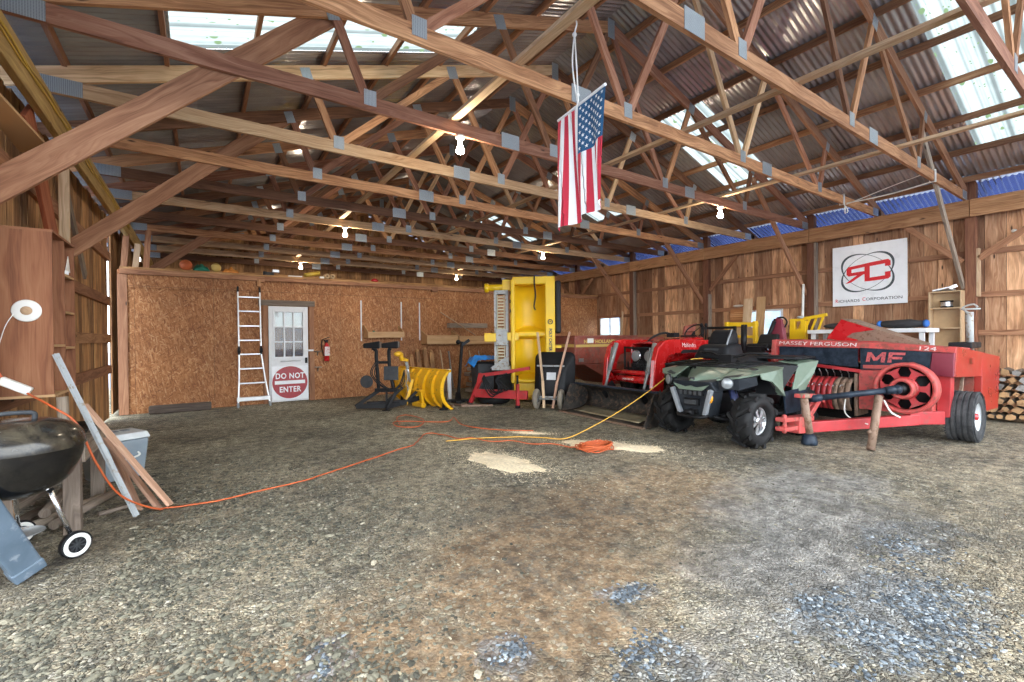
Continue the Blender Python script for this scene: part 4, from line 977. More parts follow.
# black plow mount with lamps
t = thing('plow_mount', 'black plow mount frame with two headlamps on posts standing beside the yellow blade', 'plow mount', (2.85, 8.45, 0))
c2 = V((2.86, 8.42, 0)); rx = V((.826, -.563, 0)); fy = V((.563, .826, 0))
def Q(x, y, z): return c2 + rx * x + fy * y + V((0, 0, z))
def bar(name, p, q, w, h, mat='black_paint', **k):
    mb = MB(); mb.beam(Q(*p), Q(*q), w, h); return mb.build(name, mat, t, bevel=.006, **k)
for i, (x0, xp) in enumerate(((-.24, -.17), (.10, .07))):
    mb = MB(); mb.M = None
    mb.hexa([Q(x0-.15, -.10, 1.17), Q(x0+.17, -.13, 1.16), Q(x0+.17, -.13, 1.30), Q(x0-.15, -.10, 1.26), Q(x0-.10, .10, 1.19), Q(x0+.15, .10, 1.17), Q(x0+.15, .10, 1.29), Q(x0-.10, .10, 1.27)], .2, .3, .1)
    h = mb.build('headlamp', 'black_plastic', t, bevel=.02, seg=3)
    mb = MB(); mb.hexa([Q(x0+.172, -.12, 1.175), Q(x0+.176, -.12, 1.175), Q(x0+.176, -.12, 1.285), Q(x0+.172, -.12, 1.285), Q(x0+.152, .09, 1.185), Q(x0+.156, .09, 1.185), Q(x0+.156, .09, 1.28), Q(x0+.152, .09, 1.28)], .1, .1, .1); lab(mb.build('lens', 'lens_glass', h), 'clear lens')
    mb = MB(); mb.tube(smoothpts([Q(x0, 0, 1.17), Q(xp, 0, 1.12), Q(xp, .0, 1.0), Q(xp + .02, 0, .70), Q(xp + .04 + .05 * i, 0, .36)], 4), .034, 8); mb.build('post', 'black_paint', t)
bar('cross_bar', (-.20, 0, .38), (.22, 0, .38), .07, .07); bar('cross_bar', (-.14, 0, .90), (.10, 0, .90), .04, .05); bar('cross_bar', (-.52, -.12, .10), (.05, .05, .08), .10, .09)
bar('arm', (-.52, -.16, .10), (-.12, .05, .38), .05, .06); bar('arm', (0, 0, .06), (.55, .42, .18), .08, .09); bar('arm', (.05, -.05, .06), (.22, .02, .40), .05, .06)
bar('arm', (-.10, -.02, .06), (.30, .1, .42), .045, .05); bar('arm', (.35, .2, .14), (.56, .3, .36), .06, .05); bar('arm', (-.35, -.05, .12), (.35, .2, .12), .06, .10)
bar('jack_leg', (.02, -.02, .0), (.02, -.02, .36), .035, .035); bar('jack_foot', (-.06, -.02, .006), (.10, -.02, .006), .12, .012)
for p, r, l in ((( .12, -.06, .70), .15, 'black square plate'), ((-.36, .02, .54), .12, 'dark round plate')):
    mb = MB()
    if r > .13: mb.box(Q(*p), (.27, .02, .26), R=Matrix.Rotation(-.598, 3, 'Z'))
    else: mb.lathe(Q(*p), tuple(-fy), [(0, .001), (0, r), (.02, r), (.02, .001)], 24)
    lab(mb.build('plate', 'dark_grey', t, bevel=.006), l)
mb = MB(); mb.cyl(Q(.28, .1, .92), Q(.28, .1, 1.06), .035, n=12); mb.sphere(Q(.22, .1, 1.05), (.09, .05, .05)); mb.cyl(Q(.24, .1, .98), Q(.40, .12, .92), .03, n=10); lab(mb.build('hydraulic_valve', 'plow_yellow', t), 'yellow hydraulic valve')
mb = MB(); mb.cyl(Q(.36, .14, .92), Q(.42, .16, .52), .022, n=10); mb.cyl(Q(.36, .14, .92), Q(.385, .15, .76), .034, n=12); lab(mb.build('cylinder', 'steel', t), 'steel hydraulic cylinder')
mb = MB(); mb.beam(Q(.30, .25, .06), Q(.42, .32, .56), .12, .06); lab(mb.build('side_plate', 'plow_yellow', t, bevel=.008), 'yellow side plate')
mb = MB()
for i in range(16):
    p = Q(.38 + .02 * math.sin(i), .10, .88 - i * .035); mb.torus(p, tuple(rx if i % 2 else fy), .017, .005, 10, 6)
lab(mb.build('chain', 'steel', t), 'hanging chain')
mb = MB()
for q in (.0, .04, -.03):
    mb.tube(smoothpts([Q(-.15 + q, -.05, .9), Q(-.22 + q, -.1, .7), Q(-.05 + q, -.1, .48), Q(.15, -.08 + q, .40), Q(.3 + q, 0, .5), Q(.34, .05, .75)], 5), .010, 6)
mb.build('hose', 'black_plastic', t)

# tools leaning on the partition
def tool(x, y0, y1, z1, r, mat, label, kind='tool_handle', head=None, name='garden_tool', x1=None):
    x1 = x if x1 is None else x1; t = thing(name, label, 'tool', (x, y0, 0), 'tools leaning on the chipboard')
    mb = MB(); mb.cyl((x, y0, .04 if head else 0), (x1, y1, z1), r, r, n=10); mb.build('handle', mat, t)
    if head == 'shovel':
        mb = MB(); mb.grid(lambda u, v: V((x + (.11 * (1 - .35 * v)) * (2*u - 1) * (1 if v < .75 else 1 - (v - .75) * 2), y0 - .02 + .03 * (2*u-1)**2 + .02 * v, .02 + .30 * v)), 8, 6); mb.build('blade', 'rusty_steel', t, solid=.004)
    elif head == 'rake':
        mb = MB(); mb.beam((x - .18, y0, .10), (x + .18, y0, .10), .02, .02)
        for i in range(9): mb.cyl((x - .17 + .0425 * i, y0, .10), (x - .17 + .0425 * i, y0 - .05, .03), .005, n=6)
        mb.build('head', 'rusty_steel', t)
    elif head == 'grip':
        mb = MB(); mb.cyl((x1 - .06, y1, z1), (x1 + .06, y1, z1), .018, n=10); mb.build('grip', 'black_plastic', t)
    return t
tool(4.95, 10.15, 10.45, 1.05, .018, 'pale_wood', 'pale wooden handled shovel leaning right of the brown pickets', head='shovel')
tool(5.18, 10.20, 10.45, 1.02, .022, 'grey_steel', 'grey metal handled rake leaning beside the pale shovel handle', head='rake')
tool(5.77, 10.10, 10.45, 1.02, .018, 'pale_wood', 'pale wooden handled tool leaning between the black upright and the blue tarp', head='rake')
tool(6.05, 10.10, 10.45, 1.00, .012, 'aluminium', 'thin silvery handled tool leaning left of the blue tarp', head='shovel')
tool(6.55, 10.2, 10.45, 1.05, .012, 'grey_steel', 'thin grey rod leaning behind the blue tarp', head='rake')
for i, (x, l) in enumerate(((4.36, 'leftmost brown picket behind the yellow blade'), (4.55, 'second brown picket behind the yellow blade'), (4.72, 'third brown picket behind the yellow blade'), (4.20, 'shortest brown picket behind the yellow blade'))):
    mb = MB(); h = (1.02, 1.06, 1.0, .9)[i]; mb.beam((x, 10.25, 0), (x, 10.5, h), .13, .06, up=(0, 1, .2), w1=.10); mb.sphere((x, 10.5, h + .01), (.055, .035, .06), 12, 8); tag(mb.build('fence_picket', 'siding_brown', bevel=.01), l, 'picket', 'pickets behind the blade')
t = thing('black_stand', 'tall black steel upright with a wide base between the blade and the blue tarp', 'stand', (4.47, 8.6, 0))
mb = MB(); mb.beam((4.47, 8.60, .05), (4.56, 8.56, 1.27), .05, .06); mb.build('upright', 'black_paint', t, bevel=.006)
mb = MB(); mb.beam((4.56, 8.55, 1.20), (4.70, 8.50, 1.30), .06, .06); mb.sphere((4.50, 8.62, 1.26), .05); mb.build('top_hook', 'black_paint', t)
mb = MB(); mb.beam((4.12, 8.74, .03), (4.80, 8.48, .03), .09, .05); mb.beam((4.36, 8.35, .03), (4.60, 8.9, .03), .09, .05); mb.lathe((4.47, 8.60, .0), (0, 0, 1), [(0, .001), (0, .16), (.03, .16), (.05, .07), (.2, .05), (.2, .001)], 18); mb.build('base', 'black_paint', t)
mb = MB(); mb.beam((4.50, 9.05, 0), (4.52, 9.12, .66), .09, .05); tag(mb.build('white_post', 'white_paint', bevel=.004), 'short weathered white post next to the black upright', 'post')
for i in range(5):
    mb = MB(); y = 9.6 + .06 * (i % 2); mb.bb(5.35 + .05 * (i % 3), 6.75, y, y + .30, .04 + .125 * i, .13 + .125 * i)
    tag(mb.build('timber_plank', 'gray_wood', bevel=.004), ['lowest', 'second lowest', 'middle', 'second highest', 'topmost'][i] + ' grey plank in the stack behind the red tow frame', 'plank', 'stacked grey planks')
mb = MB(); mb.bb(5.5, 5.6, 9.62, 9.88, 0, .038); mb.bb(6.4, 6.5, 9.62, 9.88, 0, .038); tag(mb.build('bearer', 'gray_wood'), 'small bearers under the grey plank stack', 'timber')
# dark bins with a blue tarp on top
for x, l in ((5.13, 'left dark grey plastic bin under the blue tarp'), (5.62, 'right dark grey plastic bin beside the yellow hopper')):
    t = thing('plastic_bin', l, 'bin', (x, 8.75, 0), 'dark bins behind the tow frame')
    mb = MB(); mb.hexa([(x-.16, 8.58, .02), (x+.16, 8.50, .02), (x+.20, 8.84, .02), (x-.12, 8.92, .02), (x-.20, 8.54, .78), (x+.18, 8.45, .78), (x+.23, 8.88, .78), (x-.15, 8.97, .78)], .7, .4, .4); mb.build('body', 'dark_grey', t, bevel=.025, seg=3)
    mb = MB(); mb.hexa([(x-.21, 8.53, .782), (x+.19, 8.44, .782), (x+.24, 8.89, .782), (x-.16, 8.98, .782), (x-.20, 8.54, .81), (x+.18, 8.45, .81), (x+.23, 8.88, .81), (x-.15, 8.97, .81)], .1, .4, .4); mb.build('rim', 'black_plastic', t, bevel=.008)
mb = MB(); mb.grid(lambda u, v: V((4.80 + .62 * u, 8.50 + .40 * v + .03 * math.sin(u * 9), .875 + .05 * noise.noise(V((u * 6, v * 4, 1))) + .07 * math.sin(v * 3.1) - (.16 * (1 - u / .22) if u < .22 else 0))), 30, 16)
tag(mb.build('blue_tarp', 'blue_tarp', solid=.01), 'crumpled bright blue tarp over the dark bins', 'tarp')
mb = MB(); mb.torus((5.02, 8.05, .085), (0, 0, 1), .26, .085, 30, 10); tag(mb.build('small_tire', 'rubber'), 'flat black tire lying under the red tow frame', 'tire')

# red tow frame on its jack legs
t = thing('tow_frame', 'red steel tow frame on jack legs in front of the yellow hopper', 'frame', (4.7, 7.5, 0))
def tb(name, p, q, w, h, mat='faded_red'):
    mb = MB(); mb.beam(p, q, w, h); return mb.build(name, mat, t, bevel=.006)
tb('lower_beam', (4.50, 7.90, .25), (5.10, 6.98, .25), .09, .16); tb('upper_tube', (4.53, 7.80, .60), (4.95, 7.22, .70), .06, .07); tb('upper_tube', (4.92, 7.26, .70), (5.14, 6.95, .76), .06, .06)
lg = tb('leg', (4.44, 8.02, .03), (4.54, 7.80, .50), .07, .07); tb('leg', (4.97, 7.12, .02), (4.97, 7.12, .46), .06, .06); tb('brace', (4.54, 7.80, .48), (4.56, 7.76, .64), .08, .10)
mb = MB(); mb.cyl((4.97, 7.12, .0), (4.97, 7.12, .05), .05, n=12); mb.cyl((4.43, 8.03, 0), (4.44, 8.02, .06), .06, n=12); mb.cyl((4.97, 7.12, .42), (4.97, 7.12, .62), .022, n=10); lab(mb.build('jack_foot', 'black_paint', t), 'dark jack foot')
mb = MB()
for i in range(4):
    mb.tube(smoothpts([(4.55, 7.72 - .02 * i, .56 + .02 * i), (4.58 + .03 * i, 7.62 - .04 * i, .32), (4.66 + .03 * i, 7.52 - .05 * i, .20 + .04 * i), (4.74 + .03 * i, 7.42 - .06 * i, .36), (4.70 + .02 * i, 7.46, .54), (4.84 + .02 * i, 7.3, .66)], 6), .012, 6)
lab(mb.build('hose', 'black_plastic', t), 'looped black hoses')
mb = MB(); mb.cyl((4.15, 8.16, .02), (4.50, 7.78, .02), .02, n=8); mb.beam((4.2, 7.95, .015), (4.75, 7.65, .015), .06, .03); lab(mb.build('hitch_plate', 'rusty_steel', t), 'rusty hitch bits')

# yellow hopper spreader stood on end
M = Matrix.Translation(V((5.80, 7.74, 0))) @ Matrix(((.80, .60, 0, 0), (-.60, .80, 0, 0), (0, 0, 1, 0), (0, 0, 0, 1)))
t = thing('salt_hopper', 'tall yellow hopper spreader stood on its end behind the wheelbarrow', 'hopper', (5.80, 7.74, 0))
def hp(n): return MB(M)
# trough: curved wall, open towards us, between left lip x=-.42 and right lip x=.28
def trough(u, v):
    x = -.44 + .74 * u; d = (1 - abs(2 * u - 1)**2.4); taper = 1.0 if v < 1 else 1
    return V((x, -.17 + .36 * d, .42 + 2.10 * v))
mb = hp(0); mb.grid(trough, 24, 4); mb.build('trough', 'safety_yellow', t, solid=.03)
mb = hp(0); mb.bb(-.44, -.36, -.24, -.12, .40, 2.54); lab(mb.build('side_rail', 'safety_yellow', t, bevel=.02, seg=3), 'left yellow edge rail')
mb = hp(0); mb.bb(.27, .47, -.26, .10, .04, 2.60); sd = mb.build('side_panel', 'safety_yellow', t, bevel=.02, seg=3)
# curved shelf-like partitions across the trough
def wedge(z0, z1, zt):
    mb = hp(0); pts = [(-.14, z0), (.12, z0 - .05), (.31, z0), (.31, zt), (.12, z1), (-.14, z1 - .10)]
    mb.prism([(-.37, y, z) for y, z in pts], (.66, 0, 0)); return mb.build('baffle', 'safety_yellow', t, bevel=.03, seg=3)
wedge(1.36, 1.56, 1.70); wedge(.40, .56, .72)
mb = hp(0); mb.hexa([(-.44, -.20, 2.44), (.46, -.26, 2.44), (.46, .34, 2.44), (-.44, .34, 2.44), (-.40, -.22, 2.60), (.47, -.28, 2.60), (.47, .34, 2.60), (-.40, .34, 2.60)], .3, .8, .5); mb.build('end_wall', 'safety_yellow', t, bevel=.02, seg=3)
mb = hp(0); mb.bb(-.40, .27, -.02, .30, .03, .40); mb.build('foot_panel', 'safety_yellow', t, bevel=.02, seg=3)
mb = hp(0); mb.bb(-.40, .30, -.10, -.02, .03, .10); mb.build('foot_lip', 'safety_yellow', t, bevel=.015)
mb = hp(0); mb.cyl((-.98, -.02, 2.40), (-.42, -.02, 2.40), .075, n=16); mb.cyl((-1.0, -.02, 2.40), (-.92, -.02, 2.40), .095, n=16); mb.bb(-.62, -.40, -.10, .12, 2.34, 2.56); mb.build('spinner_arm', 'safety_yellow', t, bevel=.006)
mb = hp(0); mb.bb(.475, .60, -.18, .16, 1.42, 2.52); lab(mb.build('tarp_roll', 'black_plastic', t, bevel=.04, seg=3), 'black rolled cover')
mb = hp(0); mb.bb(.47, .60, -.14, .06, 1.12, 1.17); mb.build('bracket', 'safety_yellow', t)
mb = hp(0); mb.tube(smoothpts([(.05, -.30, 2.60), (.05, -.31, 2.45), (.07, -.31, 2.2), (.04, -.31, 1.98), (.07, -.31, 1.9)], 4), .016, 6); lab(mb.build('strap', 'black_plastic', t), 'black hanging strap')
# conveyor frame
cf = hp(0)
cf.bb(-.80, -.75, -.12, .10, .72, 2.32); cf.bb(-.56, -.50, -.12, .10, .72, 2.32); cf.bb(-.80, -.50, -.12, .10, 2.26, 2.34); cf.bb(-.86, -.46, -.10, .12, .66, .74)
cf.prism([(-.90, -.08, .70), (-.55, -.08, .70), (-.55, -.08, .95)], (0, .15, 0))
conv = lab(cf.build('conveyor_frame', 'salt_grey', t, bevel=.004), 'grey conveyor frame')
mb = hp(0)
for i in range(22): mb.bb(-.72, -.60, -.06 + .02 * (i % 2), -.02 + .02 * (i % 2), .80 + i * .066, .83 + i * .066)
mb.bb(-.745, -.725, -.05, 0, .75, 2.26); mb.bb(-.60, -.58, -.05, 0, .75, 2.26); mb.build('chain_slats', 'worn_steel', conv)
mb = hp(0); mb.bb(-.76, -.50, -.20, -.12, 1.18, 1.52); lab(mb.build('gear_box', 'salt_grey', t, bevel=.015), 'grey gear box')
mb = hp(0); mb.bb(-1.0, -.74, -.19, -.08, 1.26, 1.44); mb.bb(-.52, -.28, -.22, -.12, 1.28, 1.45); mb.cyl((-.42, -.23, 1.365), (-.42, -.21, 1.365), .05, n=16); lab(mb.build('clamp', 'safety_yellow', t, bevel=.012), 'yellow clamp')
mb = hp(0)
for z in (1.9, 2.1, 2.28): mb.cyl((-.47, -.14, z), (-.42, -.14, z), .045, n=10)
mb.build('roller', 'dark_grey', t)
text_mesh('lettering', 'POLY CASTER', .082, 'dark_ink', M @ basis((.37, -.262, 1.29), (0, 0, -1), (1, 0, 0)), t, .001, sx=.90, bold=.004)
mb = hp(0); mb.torus((.37, -.263, 1.66), (0, 1, 0), .045, .010, 24, 6); mb.cyl((.37, -.263, 1.65), (.37, -.263, 1.67), .02, n=10); mb.build('emblem', 'dark_ink', t)

# wheelbarrow stood on its nose
X1 = V((.60, -.80, 0)); N1 = V((-.80, -.60, 0))
M = Matrix(((X1.x, -N1.x, 0, 5.44), (X1.y, -N1.y, 0, 6.71), (0, 0, 1, 0), (0, 0, 0, 1)))   # local: x right, y away from us, z up
t = thing('wheelbarrow', 'black two-wheeled wheelbarrow stood on its nose with wooden handles up', 'wheelbarrow', (5.44, 6.71, 0))
def rr(w, z0, z1, r, y, n=5, lean=.14):
    pts = []
    for cx, cz, a0 in ((w/2 - r, z1 - r, 0), (-w/2 + r, z1 - r, PI/2), (-w/2 + r, z0 + r, PI), (w/2 - r, z0 + r, 1.5 * PI)):
        for i in range(n + 1):
            q = a0 + PI/2 * i / n; x = cx + r * math.cos(q); z = cz + r * math.sin(q); pts.append(V((x, y + lean * z, z)))
    return pts
mb = MB(M); loops = [rr(.46, .30, .72, .10, .0), rr(.56, .22, .82, .12, .015), rr(.74, .06, 1.02, .12, .26), rr(.80, .03, 1.05, .13, .27), rr(.80, .03, 1.05, .13, .30)]
n = len(loops[0]); vs = [p for l in loops for p in l]; fs = [tuple(range(n))]
for i in range(len(loops) - 1):
    for k in range(n): fs.append((i*n+k, i*n+(k+1) % n, (i+1)*n+(k+1) % n, (i+1)*n+k))
mb.add(vs, fs, None, True); mb.build('tray', 'black_plastic', t)
for sx, (x0, x1, x2) in ((-1, (-.10, -.14, -.27)), (1, (.07, .14, .36))):
    mb = MB(M); mb.beam((x0, -.10, .015), (x1, -.02, .52), .045, .06, up=(0, 1, 0)); mb.beam((x1, -.02, .50), (x2, .10, 1.44), .04, .055, up=(0, 1, 0)); lab(mb.build('handle', 'lumber_pink' if sx > 0 else 'pale_wood', t, bevel=.008), 'wooden handle')
mb = MB(M); mb.beam((-.26, .02, .80), (.27, .02, .80), .04, .03); mb.beam((-.20, -.06, .22), (.17, -.06, .22), .03, .03); lab(mb.build('cross_bar', 'grey_steel', t), 'steel cross bar')
mb = MB(M); mb.beam((-.15, .0, .48), (-.20, .02, .80), .03, .03); mb.beam((.14, 0, .48), (.20, .02, .80), .03, .03); mb.build('strut', 'black_paint', t)
for x in (-.235, .235):
    mb = MB(M); mb.torus((x, -.13, .19), (1, 0, 0), .145, .045, 30, 10); w = lab(mb.build('wheel', 'tan_rubber', t), 'dusty tan tire')
    mb = MB(M); mb.lathe((x - .03, -.13, .19), (1, 0, 0), [(0, .001), (0, .03), (.015, .105), (.045, .105), (.06, .03), (.06, .001)], 20); mb.build('hub', 'grey_steel', w)
mb = MB(M); mb.cyl((-.24, -.13, .19), (.24, -.13, .19), .014, n=8); mb.build('axle', 'grey_steel', t)
mb = MB(M); mb.box((.0, .075, .60), (.18, .004, .14), R=Matrix.Rotation(-.14, 3, 'X')); lab(mb.build('label_patch', 'wheel_grey', t), 'pale worn label')

# big red hay machine body behind
t = thing('hay_machine', 'large dull red hay machine body with a yellow stripe, behind wheelbarrow and tractor', 'hay machine', (7.6, 7.9, 0))
mb = MB(); mb.bb(6.62, 9.6, 7.32, 8.5, .74, 1.33); mb.build('body', 'implement_red', t, bevel=.02)
mb = MB(); mb.prism([(6.9, 7.34, .738), (9.6, 7.34, .738), (9.6, 7.34, .25), (7.9, 7.34, .25)], (0, 1.1, 0)); mb.build('lower_body', 'implement_red', t, bevel=.01)
mb = MB(); mb.bb(6.60, 8.6, 7.30, 8.52, 1.33, 1.37); mb.build('top_flange', 'implement_red', t, bevel=.006)
mb = MB(); mb.bb(6.60, 6.625, 7.36, 8.46, .78, .92); mb.build('lower_rib', 'implement_red', t)
mb = MB(); mb.bb(6.612, 6.618, 7.34, 8.48, 1.12, 1.185); mb.bb(6.64, 8.6, 7.312, 7.318, 1.12, 1.175); lab(mb.build('stripe', 'gold_letter', t), 'yellow stripe')
text_mesh('lettering', 'NEW HOLLAND', .105, 'gold_letter', basis((7.36, 7.315, 1.235), (1, 0, 0), (0, 0, 1)), t, .002, sx=1.25, bold=.004)
mb = MB(); mb.bb(6.98, 7.16, 7.31, 7.318, 1.21, 1.31); lab(mb.build('label_patch', 'white_plastic', t), 'white label')
mb = MB(); mb.bb(6.72, 6.86, 7.305, 7.318, .80, .88); mb.build('inspection_plate', 'grey_steel', t)
mb = MB(); mb.lathe((8.3, 7.16, .31), (0, 1, 0), [(0, .001), (0, .16), (.0, .28), (.03, .31), (.15, .31), (.17, .28), (.17, .001)], 36); lab(mb.build('wheel', 'rubber', t), 'black tire')
mb = MB(); mb.cyl((8.3, 7.3, .31), (8.3, 8.5, .31), .05); mb.build('axle', 'rusty_steel', t)
# ------------------------------------------------------------------ machines on the right
def lug_tire(c, axis, R, w, n_lug, mat, parent, rim_mat, rim_r, name='wheel', label=None, lug_h=.028, spokes=0, face=1):
    """Pneumatic tire with chevron lugs; rim and hub are its sub-parts. face: which side along the axis shows the rim."""
    c = V(c); d, a, u = frame(axis); h = w / 2
    mb = MB(); Rb = R - lug_h
    mb.lathe(c, axis, [(-h*.55, rim_r), (-h*.95, rim_r + .02), (-h, (rim_r + Rb)/2), (-h*.9, Rb - .02), (-h*.6, Rb), (h*.6, Rb), (h*.9, Rb - .02), (h, (rim_r + Rb)/2), (h*.95, rim_r + .02), (h*.55, rim_r)], 40)
    for k in range(n_lug):
        for s in (-1, 1):
            q = 2 * PI * (k + (.25 if s > 0 else -.25)) / n_lug
            def pt(r, ang, off): return c + d * off + (a * math.cos(ang) + u * math.sin(ang)) * r
            dq = .36 * PI / n_lug; sk = .55 * PI / n_lug; cs = []
            for off, qq, top in ((s * h * .02, q + sk, R), (s * h * .98, q - sk, R - .012)):
                cs += [pt(Rb - .03, qq - dq, off), pt(Rb - .03, qq + dq, off), pt(top, qq + dq * .75, off), pt(top, qq - dq * .75, off)]
            mb.hexa(cs, w, .05, .03)
    o = mb.build(name, mat, parent)
    if label: lab(o, label)
    mb = MB(); f = face
    if spokes:
        mb.lathe(c + d * (f * h * .55), tuple(d * f), [(-.03, rim_r + .004), (.0, rim_r + .008), (.0, rim_r - .018), (-.05, rim_r - .03)], 36)
        for k in range(spokes):
            for e in (-.11, .11):
                q = 2 * PI * k / spokes + e; rad = a * math.cos(q) + u * math.sin(q)
                mb.beam(c + d * (f * h * .52) + rad * .035, c + d * (f * (h * .52 - .006)) + rad * (rim_r - .01), .022, .016, up=tuple(d))
        mb.lathe(c + d * (f * h * .5), tuple(d * f), [(-.02, .05), (.015, .045), (.02, .02), (.02, .001)], 20)
    else:
        mb.lathe(c + d * (f * h * .6), tuple(d * f), [(-.02, rim_r + .006), (.0, rim_r), (-.05, rim_r * .8), (-.06, rim_r * .45), (-.02, rim_r * .35), (-.02, .001)], 28)
    r = mb.build('rim', rim_mat, o)
    mb = MB(); mb.lathe(c + d * (f * h * .3), tuple(d * f), [(-h*.8, rim_r), (-h*.79, .001)], 28); mb.build('rim_back', 'black_paint', o)
    return o

# ---------------- quad bike
t = thing('quad_bike', 'green and dark grey quad bike with chunky tires in front of the red tractor', 'quad bike', (6.0, 3.52, 0))
CY = 3.46
for x, y, f, nm in ((5.42, 2.88, -1, 'silver spoked front wheel with chunky tire'), (5.49, 3.98, 1, None), (6.62, 2.91, -1, None), (6.62, 3.99, 1, None)):
    o = lug_tire((x, y, .325), (0.06 if x < 6 else 0, 1, 0), .335, .26, 11, 'rubber', t, 'steel', .165, label=nm, lug_h=.034, spokes=7, face=f)
    if f > 0 or x > 6: pass
def sym(fn):
    for s in (-1, 1): fn(s)
# hood
def hood(u, v):
    w = .10 + .30 * min(1, v * 1.6); x = 5.07 + .95 * v; y = CY + w * (2*u - 1)
    z = .775 + .165 * (1 - (1 - v)**2.2) - .045 * abs(2*u - 1)**2 * (1 - .5 * v) + .012 * math.cos(PI * (2*u - 1) * 1.5) * (1 - v)
    return V((x + .05 * abs(2*u - 1)**2 * (1 - v), y, z))
mb = MB(); mb.grid(hood, 16, 14); mb.build('bonnet', 'atv_green', t, solid=.02)
mb = MB(); mb.box((5.085, CY, .80), (.012, .07, .045)); lab(mb.build('badge', 'dark_grey', t, bevel=.005), 'dark badge on the nose')
def fend(s):
    y = lambda d: CY + s * d
    P = [(5.13, .30, .80), (5.22, .53, .835), (5.40, .68, .875), (5.74, .71, .905), (5.95, .70, .58), (5.55, .36, .925), (5.98, .38, .945), (6.0, .66, .93), (5.93, .58, .60), (5.80, .715, .66), (5.60, .715, .78), (5.42, .69, .82)]
    vs = [(x, y(d), z) for x, d, z in P]
    mb = MB(); mb.add(vs, [(0, 1, 2, 5), (2, 3, 6, 5), (3, 7, 6), (3, 4, 8, 7), (3, 9, 4), (2, 11, 10, 9, 3)]); mb.build('front_fender', 'atv_green', t, solid=.02, bevel=.006)
    mb = MB(); mb.add([(5.20, y(.34), .828), (5.26, y(.50), .846), (5.60, y(.56), .925), (5.62, y(.46), .93)], [(0, 1, 2, 3)]); lab(mb.build('fender_inset', 'atv_dark', t, solid=.012), 'dark strip on the fender')
    mb = MB(); mb.add([(5.17, y(.29), .80), (5.25, y(.51), .82), (5.40, y(.64), .85), (5.42, y(.64), .75), (5.28, y(.50), .69), (5.20, y(.30), .68)], [(0, 1, 4, 5), (1, 2, 3, 4)]); lab(mb.build('lamp_panel', 'atv_dark', t, solid=.02), 'dark lamp surround')
    c = V((5.185, y(.405), .765)); ax = V((-1, s * .45, .05)).normalized()
    mb = MB(); mb.lathe(c, tuple(ax), [(0, .001), (0, .072), (.02, .075), (.03, .066)], 24); h = mb.build('headlamp', 'dark_grey', t)
    mb = MB(); mb.lathe(c + ax * .012, tuple(ax), [(.012, .064), (.020, .045), (.023, .001)], 24); lab(mb.build('lens', 'lens_glass', h), 'round clear lens')
    mb = MB(); mb.tube(smoothpts([(5.2, y(.22), .34), (5.34, y(.36), .30), (5.42, y(.48), .30)]), .022, 8); mb.tube([(5.55, y(.2), .36), (5.45, y(.48), .34)], .02, 8); mb.cyl((5.5, y(.28), .75), (5.42, y(.42), .36), .03); lab(mb.build('suspension_arm', 'black_paint', t), 'black suspension arm and shock')
    mb = MB(); mb.tube([(5.50, y(.26), .72), (5.43, y(.42), .38)], .04, 10, radii=[.05, .045]); mb.build('shock', 'blue_part', t)
    # rear fender, foot well, mud guard
    mb = MB(); mb.add([(6.42, y(.40), .985), (6.42, y(.64), .955), (6.88, y(.70), .98), (6.92, y(.45), 1.0), (6.20, y(.66), .60), (6.50, y(.69), .62), (6.70, y(.71), .82)], [(0, 1, 2, 3), (1, 4, 5, 6, 2)]); mb.build('rear_fender', 'atv_green', t, solid=.02, bevel=.006)
    mb = MB(); mb.add([(5.93, y(.40), .95), (6.41, y(.40), .975), (6.40, y(.66), .93), (6.0, y(.62), .60), (5.92, y(.62), .60), (5.9, y(.36), .55)], [(0, 1, 2, 3), (0, 3, 4, 5)]); lab(mb.build('side_cover', 'black_plastic', t, solid=.02), 'black side cover')
    mb = MB(); mb.bb(5.86, 6.44, min(y(.30), y(.64)), max(y(.30), y(.64)), .34, .38); mb.build('foot_well', 'black_plastic', t, bevel=.008)
    mb = MB(); mb.add([(6.0, y(.665), .63), (6.56, y(.68), .66), (6.50, y(.68), .36), (6.04, y(.665), .35)], [(0, 1, 2, 3)]); lab(mb.build('mud_guard', 'blue_black', t, solid=.02), 'dark blue-grey mud guard')
sym(fend)
mb = MB(); mb.hexa([(5.12, CY-.30, .66), (5.12, CY+.30, .66), (5.30, CY+.30, .66), (5.30, CY-.30, .66), (5.06, CY-.26, .775), (5.06, CY+.26, .775), (5.30, CY+.30, .80), (5.30, CY-.30, .80)], .2, .6, .2); mb.build('nose', 'atv_dark', t, bevel=.012)
mb = MB(); mb.hexa([(5.14, CY-.18, .34), (5.14, CY+.18, .34), (5.34, CY+.20, .30), (5.34, CY-.20, .30), (5.08, CY-.28, .66), (5.08, CY+.28, .66), (5.32, CY+.28, .66), (5.32, CY-.28, .66)], .3, .6, .2); fm = mb.build('bumper', 'atv_dark', t, bevel=.015)
mb = MB(); mb.bb(5.05, 5.10, CY-.16, CY+.16, .60, .66); mb.bb(5.055, 5.10, CY-.10, CY+.10, .47, .56); mb.bb(5.085, 5.14, CY-.06, CY+.06, .37, .42); mb.build('grille', 'black_paint', fm, bevel=.006)
mb = MB()
for i in range(5): mb.bb(5.04, 5.06, CY - .15 + .066 * i, CY - .114 + .066 * i, .605, .655)
mb.bb(5.04, 5.065, CY - .08, CY + .08, .49, .54); mb.build('grille_bars', 'dark_grey', fm)
mb = MB(); mb.prism([(5.045, CY - .25, .74), (5.045, CY - .08, .70), (5.045, CY, .72), (5.045, CY + .08, .70), (5.045, CY + .25, .74), (5.045, CY + .16, .665), (5.045, CY - .16, .665)], (.02, 0, 0)); lab(mb.build('nose_badge', 'atv_green', t), 'green chevron under the bonnet')
